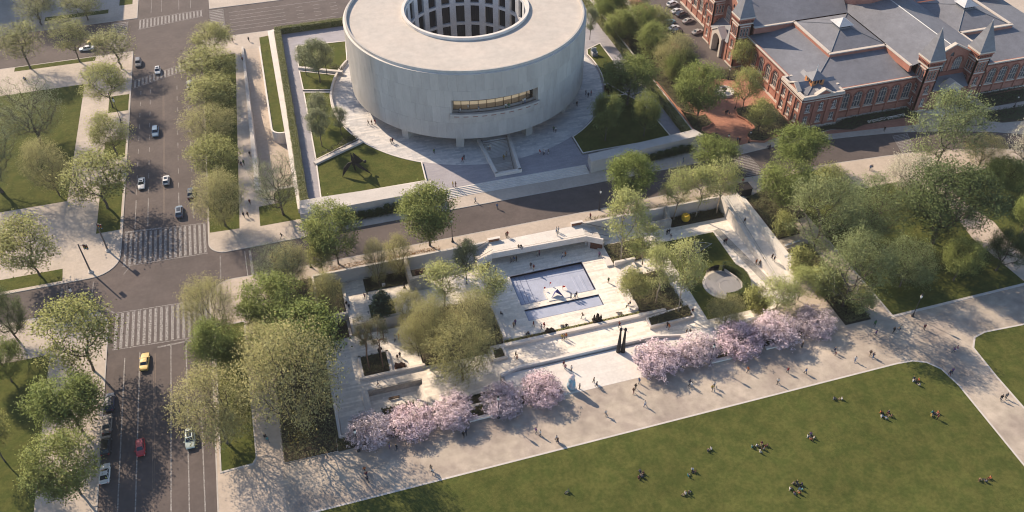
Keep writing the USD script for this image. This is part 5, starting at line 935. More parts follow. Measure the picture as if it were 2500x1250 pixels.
z6 = lambda *p: S(5.21, 2180, 180, *p)
dbed(z6((1060, 300), (1667, 190), (1667, 340), (1210, 425)), 'the dark triangular bed right of the hall entrance'); dbed(z6((1155, 535), (1210, 480), (1667, 410), (1667, 590), (1400, 615), (1230, 595)), 'the dark rounded bed by the curving drive'); dbed(z6((1080, 260), (1667, 130), (1667, 160), (1090, 290)), 'the dark hedge under the right wing of the hall'); dbed(z6((970, 400), (1040, 380), (1105, 440), (1000, 470)), 'the small dark bed beside the entrance steps')
slab('brick_path', G(.13, *bz((1265, 860), (2130, 690), (2200, 720), (1300, 880))), .05, .136, 'brick_paving', label='thin red brick path between the dark beds of the hall'); slab('brick_path', G(.13, *bz((700, 1150), (1050, 1045), (1390, 1040), (1560, 965), (2190, 855), (2400, 890), (2400, 960), (1900, 1010), (1000, 1110))), .05, .136, 'brick_paving', label='red brick strip in front of the dark shrub bed'); slab('brick_path', G(.13, *z6((1075, 285), (1667, 165), (1667, 185), (1075, 300))), .05, .136, 'brick_paving', label='thin red brick path right of the hall entrance')
bench_no = 0
for i, (x, y, od) in enumerate(((1660, 935, 'first'), (1745, 918, 'second'), (1830, 898, 'third'), (1955, 880, 'fourth'), (2040, 863, 'fifth'), (2120, 845, 'last'))):
    b = at(*bz((x, y))[0], .13); t = thing('white_bench', f'{od} stone bench from the left in the row before the dark shrub bed', 'bench', 'white benches in front of the brick hall', loc=b, rot=.02); MB().box(-1.2, -.3, .4, 1.2, .3, .52).build('seat', 'limestone', t); MB().box(-1.2, .22, .52, 1.2, .32, .8).build('back', 'limestone', t); MB().box(-.85, -.25, 0, -.6, .25, .4).build('leg', 'white_stone', t); MB().box(.6, -.25, 0, .85, .25, .4).build('leg', 'white_stone', t)
b = at(*z5((1425, 880))[0], .13); t = thing('white_bench', 'lone stone bench against the curving brick bed wall', 'bench', loc=b, rot=.1); MB().box(-1, -.3, .4, 1, .3, .5).build('seat', 'limestone', t); MB().box(-.8, -.25, 0, -.6, .25, .4).build('leg', 'limestone', t); MB().box(.6, -.25, 0, .8, .25, .4).build('leg', 'limestone', t)
cs = thing('entrance_canopy', 'pale blue-grey glass canopy slab before the hall entrance, half hidden by the plane tree', 'canopy', loc=(0, 0, 0)); MB().prism([(129.2, -55.5), (138.8, -55.5), (141, -52.2), (127, -52.2)], .13, .55).build('slab', 'lead', cs)
# off-frame blocks across the wide avenue whose shade falls into the picture
ob = thing('office_block', 'plain office block beyond the top left corner that shades the plaza', 'building'); MB().box(-260, 114, 0, -128, 150, 29).build('walls', 'limestone', ob)
for k in range(20): MB().box(-256 + 6.4 * k, 113.9, 3, -253 + 6.4 * k, 114, 26).build('window', 'window_glass', ob)
# ------------------------------------------------------------------ trees of the picture: kind, form, foot x, y, crown width, top row, label, level
T = [
 ('elm', 0, 102, 61, 100, -12, 'upper left of the two trees on the shaded plaza at the top left', .14), ('elm', 1, 215, 49, 100, -16, 'right one of the two trees on the shaded plaza at the top left', .14),
 ('elm', 0, 75, 168, 112, 57, 'left one of the two open-crowned trees on the grass strip by the wide avenue', .14), ('elm', 1, 195, 151, 98, 43, 'right one of the two open-crowned trees on the grass strip by the wide avenue', .14),
 ('elm', 0, 297, 168, 106, 74, 'topmost tree of the row on the left pavement of the avenue, above the grey car', .14), ('lime', 0, 275, 262, 112, 160, 'yellowish tree second from the top on the left pavement of the avenue', .14), ('lime', 1, 287, 379, 100, 279, 'light tree on the grass strip between the blue car and the left lawn', .14),
 ('bare', 0, 100, 349, 168, 212, 'large fine-branched greyish tree spreading on the big left lawn', .14), ('bare', 1, 6, 470, 150, 300, 'thin-leaved tree cut off by the left edge, with a long trunk shadow', .14), ('olive', 1, 146, 478, 112, 345, 'rounded olive tree at the lower right of the big left lawn', .14),
 ('lime', 0, 263, 508, 166, 383, 'broad light green tree beside the tall traffic signal on the left pavement', .14), ('lime', 1, 97, 672, 162, 543, 'round yellow-green tree on the grass strip of the left corner plaza', .14), ('evergreen', 0, 45, 832, 96, 714, 'dark glossy evergreen at the left edge below the drive', .14),
 ('lime', 0, 229, 905, 192, 750, 'bright yellow-green tree just below the lower left street corner', .14), ('dense', 0, 29, 932, 118, 846, 'dark shaded tree at the left edge beside the lower lawn', .14), ('lime', 1, 12, 1126, 110, 980, 'pale green tree cut off by the lower left edge', .14),
 ('dense', 1, 201, 1053, 172, 937, 'dense green tree overhanging the dark parked cars', .14), ('dense', 0, 198, 1207, 174, 1086, 'dense green tree overhanging the white sports car at the bottom', .14),
 ('lime', 1, 529, 134, 100, 61, 'uppermost tree of the dense row right of the avenue', .14), ('lime', 0, 519, 200, 139, 126, 'second tree from the top of the dense row right of the avenue', .14), ('lime', 1, 521, 270, 132, 190, 'third tree from the top of the dense row right of the avenue', .14), ('olive', 0, 523, 348, 141, 268, 'fourth tree from the top of the dense row right of the avenue', .14), ('lime', 0, 537, 434, 127, 343, 'fifth tree from the top of the dense row right of the avenue', .14), ('olive', 1, 551, 552, 134, 424, 'lowest tree of the dense row right of the avenue, its trunk on grass', .14),
 ('bare', 0, 692, 524, 124, 388, 'fine-branched tree on the small grass plot before the ramp', .14),
 ('olive', 0, 537, 835, 140, 690, 'thin brownish tree at the top of the lower grass strip', .14), ('dense', 1, 554, 925, 126, 796, 'green tree in the middle of the lower grass strip', .14), ('olive', 1, 556, 1082, 196, 922, 'big pale-leaved tree over the mottled white car', .14),
 ('bare', 1, 694, 708, 128, 604, 'multi-stemmed tree with green top at the street corner of the garden', .2), ('olive', 0, 724, 700, 96, 600, 'thin pinkish-brown tree beside the multi-stemmed corner tree', .2), ('dense', 0, 688, 812, 165, 690, 'dense green tree in the outer bed, upper of the garden west side', .2), ('olive', 1, 806, 782, 92, 668, 'brownish tree inside the white left wall of the garden', -2.8), ('dense', 1, 742, 898, 215, 775, 'dark green tree above the great olive tree at the lower left of the garden', .2), ('olive', 0, 738, 1045, 248, 818, 'great olive-yellow tree filling the lower left corner of the garden', .2),
 ('olive', 1, 655, 925, 118, 800, 'thin olive tree on the outer edge of the garden beside the beige path', .2),
 ('dense', 0, 826, 644, 138, 508, 'dense green street tree on the drive, left one above the retaining wall', .14), ('dense', 1, 1050, 600, 136, 465, 'dense green street tree on the drive, before the left end of the broad steps', .14), ('lime', 1, 790, 668, 74, 592, 'small yellowish tree beside the left street lamp of the drive', .14),
 ('olive', 0, 927, 704, 62, 585, 'left one of the twin small olive trees in the dark long bed', -3.4), ('olive', 1, 977, 680, 74, 575, 'right one of the twin small olive trees in the dark long bed', -3.4), ('small', 1, 1140, 692, 64, 589, 'small grey-leaved tree beside the left bridge stairs', -3.4),
 ('spring', 0, 1085, 748, 112, 650, 'bright spring-green tree left of the pools, the left one', -3.4), ('spring', 1, 1190, 760, 104, 653, 'bright spring-green tree nearest the left bench of the pools', -3.4), ('olive', 0, 1002, 794, 84, 715, 'small beige tree right of the square lawn with the conifer', -3.2), ('olive', 1, 1055, 855, 120, 735, 'olive tree in the thick bed left of the pools, upper left one', -3.2), ('olive', 0, 1150, 840, 130, 725, 'olive tree in the thick bed left of the pools, nearest the pools', -3.2), ('olive', 1, 1022, 868, 100, 780, 'brownish tree at the edge of the lower terrace by the bed', -3.2), ('olive', 0, 1130, 928, 180, 798, 'large olive tree standing in front of the thick bed, above the blossom trees', -4),
 ('conifer', 0, 936, 768, 60, 713, 'little dark conifer on the small square lawn', -3.4), ('pine', 0, 902, 901, 50, 777, 'left one of the two tall-trunked pines', -5.1), ('pine', 1, 936, 898, 54, 777, 'right one of the two tall-trunked pines', -5.1),
 ('spring', 0, 1516, 634, 112, 468, 'bright spring-green tree at the right bridge stairs', -3), ('spring', 1, 1568, 645, 104, 556, 'pale spring-green tree right of the bridge, by the stone block', -3), ('lime', 1, 1545, 734, 84, 662, 'green tree in the planted bed right of the pools, left one', -3), ('spring', 0, 1600, 738, 96, 604, 'slender tree in the planted bed right of the pools, middle one', -3), ('spring', 1, 1656, 760, 98, 585, 'tall spring-green tree at the corner of the right garden lawn', -3),
 ('spring', 1, 1644, 537, 86, 412, 'left one of the three pale-trunked trees by the yellow gourd', -3.3), ('spring', 0, 1698, 529, 92, 408, 'middle one of the three pale-trunked trees by the yellow gourd', -3.3), ('spring', 1, 1749, 520, 92, 388, 'right one of the three pale-trunked trees, nearest the long ramp', -3.3),
 ('dense', 1, 1535, 490, 118, 384, 'dark green street tree in the shade of the museum on the drive', .14), ('dense', 0, 1735, 408, 118, 342, 'green street tree at the right end of the museum wall', .14), ('dense', 1, 1940, 408, 130, 320, 'round bright green tree over the curving drive', .14),
 ('dense', 0, 1906, 513, 138, 398, 'tall green tree behind the kiosk', .2), ('lime', 0, 2012, 492, 98, 411, 'yellowish tree right of the tall tree behind the kiosk', .14), ('sage', 0, 1986, 610, 186, 448, 'spreading grey-green tree over the seating bay', .2), ('sage', 1, 2110, 582, 178, 452, 'spreading grey-green tree in the middle of the shady lawn', .14), ('evergreen', 1, 2276, 593, 236, 420, 'huge dark evergreen with glossy leaves on the shady lawn', .14), ('sage', 0, 2055, 752, 170, 582, 'wide grey-green tree at the end of the right blossom row', .14), ('sage', 1, 2196, 700, 132, 594, 'dark spreading tree at the foot of the shady lawn', .14), ('dense', 1, 2327, 684, 96, 592, 'small round tree with a sunlit top near the promenade lamp', .14), ('evergreen', 0, 2431, 660, 104, 568, 'dark purplish tree on the pale path at the right edge', .14), ('dense', 0, 2492, 570, 86, 462, 'green tree cut off by the right edge, lower one', .14), ('dense', 1, 2432, 478, 104, 394, 'mid green tree behind the huge evergreen', .14),
 ('cream', 0, 2209, 472, 122, 385, 'cream-flowering tree on the pale pavement', .14), ('sage', 0, 2282, 411, 186, 236, 'big plane tree with a leaning trunk before the hall entrance', .14), ('olive', 0, 2387, 411, 102, 335, 'thin-crowned tree right of the big plane tree', .14), ('cream', 1, 2487, 431, 116, 278, 'pale-leaved tree cut off by the right edge beside the drive', .14),
 ('dense', 0, 1702, 292, 126, 162, 'spreading dark tree over the fountain basin in the brick court', .4), ('lime', 0, 1811, 270, 82, 167, 'thin light tree in the middle of the brick court', .4), ('lime', 1, 1851, 324, 76, 246, 'light tree in the large leafy bed at the corner pavilion', .4), ('lime', 0, 1807, 176, 66, 97, 'green tree against the left tower of the brick hall', .4), ('olive', 1, 1640, 205, 98, 84, 'brownish tree between the car park and the right hedge', .4),
 ('dense', 1, 1482, 62, 84, -22, 'green tree behind the round museum, topmost of the wooded bed', .4), ('lime', 0, 1540, 48, 80, -25, 'light tree at the top of the wooded bed by the car park', .4), ('dense', 0, 1552, 106, 92, 12, 'second green tree down the wooded bed beside the right hedge', .4), ('lime', 1, 1598, 92, 84, 15, 'tree of the wooded bed nearest the parked blue car', .4), ('dense', 1, 1592, 152, 90, 60, 'third green tree down the wooded bed beside the right hedge', .4), ('dense', 0, 1505, 108, 74, 30, 'small green tree by the right hedge level with the chair sculpture', .4), ('dense', 1, 1655, 218, 80, 125, 'green tree at the foot of the wooded bed', .4),
 ('small', 0, 1440, 97, 36, 18, 'slim tree touching the right side of the round museum', 1.5), ('dense', 1, 1477, 343, 78, 230, 'shaded tree at the left of the right museum lawn', 1.4), ('dense', 0, 1572, 333, 72, 226, 'shaded tree at the right of the right museum lawn', 1.4), ('dense', 1, 1531, 256, 134, 142, 'broad tree over the path right of the museum', 1.4),
 ('small', 0, 782, 201, 70, 96, 'largest of the three small trees by the angled wall left of the museum', 1.4), ('small', 1, 748, 183, 50, 112, 'left one of the three small trees by the angled wall left of the museum', 1.4), ('small', 0, 798, 182, 48, 106, 'right one of the three small trees by the angled wall left of the museum', 1.4), ('small', 1, 786, 357, 60, 268, 'blue-green small tree on the lawn above the shrub border', 1.4), ('small', 0, 834, 329, 44, 262, 'thin small tree on the lawn at the edge of the round plaza', 1.4), ('small', 1, 785, 302, 58, 230, 'grey-leaved small tree left of the museum behind the blue-green one', 1.4),
 ('bush', 1, 1905, 575, 60, 520, 'leafy bush on the slope right of the ramp, above the seating bay', .15), ('bush', 0, 1948, 668, 74, 610, 'leafy bush on the slope right of the ramp, below the seating bay', .15), ('bush', 1, 2008, 722, 84, 655, 'dark leafy bush at the foot of the slope right of the ramp', .15), ('bush', 0, 2092, 756, 70, 706, 'low shrub at the corner beside the path to the promenade', .15),
 ('bush', 0, 1842, 756, 66, 702, 'yellow-green bush at the lower right of the round pavilion', -3.4), ('olive', 0, 1768, 798, 96, 732, 'olive bushy tree below the round pavilion', -3.4), ('spring', 1, 1890, 768, 96, 682, 'bright multi-stemmed tree at the foot of the long ramp', -2), ('spring', 0, 1945, 740, 84, 660, 'bright tree beside the right end of the blossom row', -1),
]
for k, v, bx, by, w, ty, lab, z in T: tree(k, v, bx, by, w, ty, lab + (' of the garden' if False else ''), z)
C_ = [(905, 1085, 100, 972, 'first blossom tree from the left, beside the black lamp post'), (1010, 1064, 106, 937, 'second blossom tree from the left'), (1110, 1036, 104, 925, 'third blossom tree from the left'), (1228, 1008, 98, 905, 'fourth blossom tree from the left'), (1322, 980, 98, 876, 'fifth blossom tree from the left, beside the painted sculpture'),
      (1612, 912, 112, 816, 'blossom tree nearest the black spires, first of the right row'), (1703, 884, 96, 780, 'second blossom tree of the right row'), (1800, 858, 104, 762, 'third blossom tree of the right row'), (1893, 838, 98, 750, 'fourth blossom tree of the right row'), (1985, 815, 104, 726, 'last blossom tree of the right row, at its far right end')]
crng = np.random.default_rng(4)
for i, (bx, by, w, ty, lab) in enumerate(C_):
    src, h0, r0 = tree_proto('cherry', i % 3); b = at(bx, by - 16, .3); b[1] = -120.9 if i < 5 else -120.0; r = w / 2 * mpp(b) * crng.uniform(.92, 1.12) / r0; TREES.append((bx, by))
    copy(src, 'cherry_tree', 'pink ' + lab, 'tree', None, (b[0], b[1], .2), i * 1.7, (r, r, crng.uniform(3.5, 4.8) / h0))
# ------------------------------------------------------------------ vehicles
def car_paint(name, c): MAT[name] = usdkit.material(stage, f'/World/Looks/{name}', {'g': ('geometry', {}), 'n': ('noise_texture', dict(scale=2., detail=3.)), 'r': ('map_range', dict(to_min=.9, to_max=1.08)), 'v': ('vector_math', dict(math_type='multiply', vector1=c)), 'p': ('principled_bsdf', dict(roughness=.35, metallic=.1, coat_weight=.7, coat_roughness=.06))}, [('g.position', 'n.vector'), ('n.fac', 'r.value'), ('r.result', 'v.vector2'), ('v.vector', 'p.base_color')], surface='p.BSDF')
for n_, c_ in dict(white=(.62, .61, .59), grey=(.13, .13, .135), silver=(.30, .29, .28), black=(.02, .02, .022), dark_blue=(.025, .035, .06), steel_blue=(.14, .23, .32), slate=(.12, .15, .19), yellow=(.52, .36, .10), red=(.40, .02, .025), teal=(.12, .26, .32), taupe=(.20, .17, .15), pale_green=(.50, .56, .50)).items(): car_paint('paint_' + n_, c_)
mat('tyre', (.018, .018, .018), .9); mat('rim', (.4, .4, .4), .35, metal=.8); mat('car_glass', (.02, .025, .03), .06, spec=.8); mat('tail_red', (.35, .01, .01), .3); mat('head_lamp', (.8, .8, .78), .15)
SHAPES = dict(  # length, half width, height, belt z, bonnet end x, roof front x, roof rear x, boot start x
    sedan=(4.75, .91, 1.46, .93, 1.05, .35, -.95, -1.6), suv=(4.7, .95, 1.72, 1.08, 1.15, .5, -1.75, -2.2), hatch=(4.1, .88, 1.5, .95, 1.0, .4, -1.4, -1.9), vintage=(5.0, .93, 1.42, .92, .95, .35, -.8, -1.35), sports=(4.6, .96, 1.25, .84, .9, .1, -.8, -1.7))
def car_parts(t, shape, paint, sunroof=False):
    L, w, H, b, xb, rf, rr, xr = SHAPES[shape]; h = L / 2
    st = [(-h, .78, .32, b * .86), (-h + .12, .93, .26, b * .95), (-h + .6, 1., .22, b * (1.0 if shape != 'suv' else 1.)), (xr + .3, 1., .2, b), (0, 1., .2, b), (xb, 1., .2, b * .98), (h - .7, .99, .22, b * .86), (h - .15, .9, .26, b * .76), (h, .72, .32, b * .66)]
    V = []
    for x, k, z0, z1 in st:
        ww = w * k; V += [[x, -ww * .9, z0], [x, -ww, z0 + .18], [x, -ww, z1 - .16], [x, -ww * .88, z1], [x, 0, z1 + .03], [x, ww * .88, z1], [x, ww, z1 - .16], [x, ww, z0 + .18], [x, ww * .9, z0]]
    n = 9; f = [[i * n + j, (i + 1) * n + j, (i + 1) * n + (j + 1) % n, i * n + (j + 1) % n] for i in range(len(st) - 1) for j in range(n)]
    mb = MB().add(V, f); last = (len(st) - 1) * n
    mb.f.append(np.array([[0, j, j + 1] for j in range(1, n - 1)])); mb.f.append(np.array([[last, last + j + 1, last + j] for j in range(1, n - 1)])); body = mb.build('body', paint, t, smooth=35)
    wb, wr = w * .86, w * .68; zb = b - .02; base = [(xb, wb), (xr, wb)]; roof = [(rf, wr), (rr, wr)]
    pt = lambda x, y, z: np.array([x, y, z])
    MB().hull([pt(x, s * y, zb) for x, y in base for s in (-1, 1)] + [pt(x, s * y, H - .03) for x, y in roof for s in (-1, 1)] + [pt((rf + rr) / 2, 0, H)]).build('cabin', paint, t)
    def pane(name, q, push):
        q = np.array(q); c = q.mean(0); q = c + (q - c) * .88 + np.array(push) * .012; MB().add(np.concatenate([q, q - np.array(push) * .01]), [[0, 1, 2, 3], [7, 6, 5, 4], [0, 4, 5, 1], [1, 5, 6, 2], [2, 6, 7, 3], [3, 7, 4, 0]]).build(name, 'car_glass', t)
    pane('windscreen', [pt(xb, -wb, zb), pt(xb, wb, zb), pt(rf, wr, H - .03), pt(rf, -wr, H - .03)], (.8, 0, .6)); pane('rear_window', [pt(xr, wb, zb), pt(xr, -wb, zb), pt(rr, -wr, H - .03), pt(rr, wr, H - .03)], (-.8, 0, .6))
    for s in (-1, 1):
        xm = (rf + rr) / 2; a = lambda x0, x1, r0, r1: [pt(x0, s * wb, zb), pt(x1, s * wb, zb), pt(r1, s * wr, H - .03), pt(r0, s * wr, H - .03)][::s]
        pane('side_window', a(xm, xb, xm, rf), (0, s * .9, .4)); pane('side_window', a(xr, xm - .05, rr, xm - .05), (0, s * .9, .4))
        MB().box(xb - .25, s * w - .02, b - .08, xb - .05, s * (w + .16), b + .1).build('mirror', paint, t)
        MB().box(h - .12, s * w * .5, b * .5, h - .01, s * w * .8, b * .64).build('headlight', 'head_lamp', t); MB().box(-h - .01, s * w * .55, b * .62, -h + .1, s * w * .82, b * .8).build('tail_light', 'tail_red', t)
        for x in (-h + .85, h - .85):
            T = trimesh.transformations.rotation_matrix(PI / 2, (1, 0, 0)); r = .34 if shape != 'suv' else .37
            m = trimesh.creation.cylinder(radius=r, height=.22, sections=16); m.apply_transform(T); wh = MB().add(np.asarray(m.vertices) + [x, s * (w - .1), r], m.faces).build('wheel', 'tyre', t, smooth=40); m = trimesh.creation.cylinder(radius=r * .6, height=.235, sections=12); m.apply_transform(T); MB().add(np.asarray(m.vertices) + [x, s * (w - .1), r], m.faces).build('rim', 'rim', wh)
    MB().box(h - .06, -w * .62, .3, h + .05, w * .62, .46).build('bumper', 'tyre', t); MB().box(-h - .05, -w * .62, .34, -h + .06, w * .62, .5).build('bumper', 'tyre', t)
    if sunroof: MB().box(rr + .6, -wr * .7, H - .02, rf - .15, wr * .7, H + .012).build('sunroof', 'car_glass', t)
DN, UP_, = -PI / 2, PI / 2
CARS = [(347, 450, 'sedan', 'white', DN, 'white sedan with a dark sunroof driving down the upper avenue', 'car', True), (407, 442, 'hatch', 'white', UP_, 'white hatchback driving away up the avenue beside the white sedan', 'car', True), (467, 474, 'sedan', 'black', UP_, 'dark car half under the tree row at the right of the upper avenue', 'car', False), (439, 519, 'suv', 'slate', UP_, 'blue-grey car just above the upper crosswalk', 'car', True), (381, 324, 'suv', 'steel_blue', DN, 'light blue car alone in the middle of the upper avenue', 'car', False), (386, 174, 'hatch', 'white', DN, 'white car near the far crosswalk of the avenue', 'car', True), (339, 155, 'suv', 'grey', DN, 'grey car at the left kerb by the far crosswalk', 'car', False), (464, 208, 'sedan', 'silver', UP_, 'silver car half hidden by the tree row near the top of the avenue', 'car', False),
 (213, 120, 'sedan', 'white', PI, 'white sedan behind a tree on the wide avenue at the top left', 'car', False), (232, 102, 'sedan', 'yellow', PI, 'yellow taxi above the white sedan on the wide avenue', 'taxi', False),
 (355, 885, 'vintage', 'yellow', UP_ - .06, 'vintage yellow car below the lower crosswalk', 'car', False), (345, 1095, 'hatch', 'red', DN + .05, 'red car on the lower avenue', 'car', False), (466, 1073, 'suv', 'pale_green', DN, 'mottled white-green car under the big pale-leaved tree', 'car', True), (270, 984, 'suv', 'dark_blue', UP_, 'dark blue car parked topmost at the lower left kerb', 'parked car', False), (264, 1036, 'sedan', 'taupe', UP_, 'grey-brown car parked second at the lower left kerb', 'parked car', False), (261, 1090, 'suv', 'black', UP_, 'black car with bright glass parked third at the lower left kerb', 'parked car', False), (258, 1158, 'sports', 'white', UP_, 'white sports car parked lowest at the lower left kerb', 'parked car', False),
 (1641, 11, 'suv', 'white', .35, 'white car parked by the hall wall at the top of the car park', 'parked car', False), (1616, 38, 'sedan', 'taupe', .15, 'grey-brown sedan parked alone at the left of the car park', 'parked car', False), (1652, 28, 'sedan', 'white', .3, 'white car parked behind the dark car in the car park', 'parked car', False), (1664, 36, 'suv', 'dark_blue', .3, 'dark car parked by the hall hedge in the car park', 'parked car', False), (1680, 52, 'sedan', 'silver', .25, 'silver-grey car parked by the hall hedge, lower than the dark one', 'parked car', False), (1634, 56, 'suv', 'teal', .3, 'teal blue car parked beside the wooded bed', 'parked car', False), (1644, 69, 'sedan', 'white', .3, 'white car parked below the teal one', 'parked car', False), (1653, 78, 'hatch', 'black', .3, 'black and white car parked lowest beside the wooded bed', 'parked car', False), (1703, 79, 'sedan', 'silver', .3, 'silver car parked against the left tower of the hall', 'parked car', False)]
for x, y, shp, pt_, rot, lab, cat, sr in CARS:
    b = at(x, y + 2, .13 if y < 100 and x > 1500 else 0.0); t = thing(cat.replace(' ', '_'), lab, cat, 'cars parked beside the brick hall' if x > 1500 else ('cars parked at the lower left kerb' if cat == 'parked car' else 'traffic on the avenues'), loc=b, rot=rot); car_parts(t, shp, 'paint_' + pt_, sr)
# ------------------------------------------------------------------ lamps and signals
lp = proto('lamp_form'); MB().lathe([(0, 0), (.36, 0), (.36, .12), (.24, .2), (.2, .7), (.11, .85), (.085, 1.2), (.065, 4.0), (.09, 4.1), (.12, 4.2), (0, 4.22)], 10).build('post', 'iron', lp, smooth=40); MB().lathe([(.1, 4.2), (.23, 4.35), (.26, 4.62), (.2, 4.9), (.1, 5.0), (0, 5.0)], 10).build('globe', 'lamp_glass', lp, smooth=True); MB().lathe([(.24, 4.86), (.27, 4.92), (.12, 5.08), (.03, 5.3), (0, 5.3)], 10).build('cap', 'iron', lp, smooth=40)
for x, y, top, lab in ((876, 1101, 1046, 'beside the first left blossom tree'), (1217, 1019, 965, 'before the fourth left blossom tree'), (2228, 772, 716, 'at the edge of the shady lawn'), (1733, 889, 838, 'before the second right blossom tree'), (1105, 590, 531, 'right of the street tree before the steps'), (759, 652, 604, 'on the drive beside the corner trees of the garden'), (1463, 512, 461, 'in the shade of the museum on the drive'), (1795, 266, 229, 'in the middle of the brick court'), (1775, 355, 327, 'at the left of the mouth of the brick court'), (1828, 348, 319, 'at the right of the mouth of the brick court'), (1778, 194, 166, 'at the car park edge of the brick court'), (2476, 261, 233, 'on the path right of the hall entrance'), (2221, 270, 246, 'at the foot of the near hall tower'), (297, 300, 236, 'in the upper tree row left of the avenue'), (276, 432, 379, 'above the broad light tree on the left pavement'), (200, 766, 698, 'by the lower left street corner')):
    b = at(x, y, .13); copy(lp, 'street_lamp', 'street lamp on a dark post ' + lab, 'street lamp', 'street lamps', loc=b, scale=(1, 1, tall(b, top) / 5.3))
mat('signal_housing', (.03, .03, .03), .5); mat('signal_pole', (.13, .12, .115), .5, metal=.3)
for i, (x, y, top, lab) in enumerate(((221.7, 664, 597, 'nearest the street corner'), (263.7, 612, 546, 'beside the broad light tree'))):
    b = at(x, y, .13); t = thing('traffic_signal', f'tall traffic signal on a round base {lab}', 'traffic signal', loc=b); h = tall(b, top)
    MB().lathe([(0, 0), (.62, 0), (.62, .22), (.4, .3), (.36, .55), (.2, .62), (.17, .7), (0, .72)], 14).build('base', 'limestone', t, smooth=40); MB().tube([(0, 0, .5), (0, 0, h)], [.21, .15], 8).build('pole', 'signal_pole', t); MB().ball((0, 0, h + .05), .14).build('finial', 'signal_pole', t)
    ox = 1.0 if i == 0 else .25; MB().tube([(0, 0, h - .35), (ox, 0, h - .35)], .05, 5).build('arm', 'signal_pole', t)
    for k in range(2):
        hd = MB().box(ox - .18 + .5 * k, -.2, h - 1.6 - .25 * k, ox + .22 + .5 * k, .2, h - .2 - .25 * k).build('signal_head', 'signal_housing', t)
        for q in range(3): MB().lathe([(0, 0), (.14, 0), (.15, .1), (.12, .1), (.12, .02), (0, .02)], 8).build('lens', ('tail_red', 'gourd_yellow', 'painted_blue')[q], hd) if False else MB().box(ox - .1 + .5 * k, -.26, h - .55 - .42 * q - .25 * k, ox + .14 + .5 * k, -.2, h - .3 - .42 * q - .25 * k).build('lens', ('tail_red', 'gourd_yellow', 'painted_blue')[q], hd)
# ------------------------------------------------------------------ people
from manifold3d import Manifold, OpType
_ico = np.asarray(trimesh.creation.icosphere(1, 1.).vertices); _ic0 = np.asarray(trimesh.creation.icosphere(0, 1.).vertices)
def bone(a, b, ra, rb, lo=False): s = _ic0 if lo else _ico; return Manifold.hull_points(np.concatenate([s * ra + np.array(a), s * rb + np.array(b)]))
def union(ms, smooth=True):
    m = Manifold.batch_boolean(ms, OpType.Add).to_mesh(); t = trimesh.Trimesh(np.asarray(m.vert_properties)[:, :3], np.asarray(m.tri_verts), process=True); return t
def pose(kind):
    """Joints in metres: x forward, y left, z up."""
    J = dict(hip=(0, 0, .93), chest=(.0, 0, 1.30), neck=(.01, 0, 1.47), head=(.03, 0, 1.62))
    if kind in ('walk', 'stroll', 'run'):
        k = dict(walk=1., stroll=.65, run=1.45)[kind]; ln = .05 * (k > 1.2)
        J.update(chest=(.03 + ln, 0, 1.30), neck=(.05 + 2 * ln, 0, 1.47), head=(.08 + 2 * ln, 0, 1.62), kL=(.20 * k, .1, .52), aL=(.27 * k, .1, .09), kR=(.0 + .02 * k, -.1, .50), aR=(-.33 * k, -.1, .15 if k < 1.3 else .38), eL=(-.14 * k, .25, 1.14), wL=(-.06 * k, .27, .90 + .12 * (k > 1.2)), eR=(.10 * k, -.25, 1.14), wR=(.25 * k, -.24, .94 + .14 * (k > 1.2)))
    elif kind == 'stand': J.update(kL=(.02, .1, .5), aL=(0, .12, .08), kR=(.03, -.1, .5), aR=(.02, -.13, .08), eL=(-.03, .27, 1.16), wL=(.06, .28, .92), eR=(-.02, -.27, 1.16), wR=(.14, -.2, .98))
    elif kind == 'sit': J = dict(hip=(0, 0, .14), chest=(-.08, 0, .5), neck=(-.08, 0, .68), head=(-.04, 0, .83), kL=(.38, .14, .45), aL=(.64, .12, .08), kR=(.40, -.14, .40), aR=(.66, -.14, .08), eL=(.05, .26, .36), wL=(.28, .22, .42), eR=(-.22, -.26, .32), wR=(-.3, -.28, .09))
    elif kind == 'bench': J = dict(hip=(0, 0, .52), chest=(-.03, 0, .88), neck=(-.0, 0, 1.06), head=(.04, 0, 1.21), kL=(.42, .1, .53), aL=(.46, .1, .09), kR=(.42, -.1, .53), aR=(.40, -.12, .09), eL=(.04, .26, .74), wL=(.26, .18, .62), eR=(.02, -.26, .74), wR=(.26, -.16, .62))
    return {k: np.array(v, float) for k, v in J.items()}
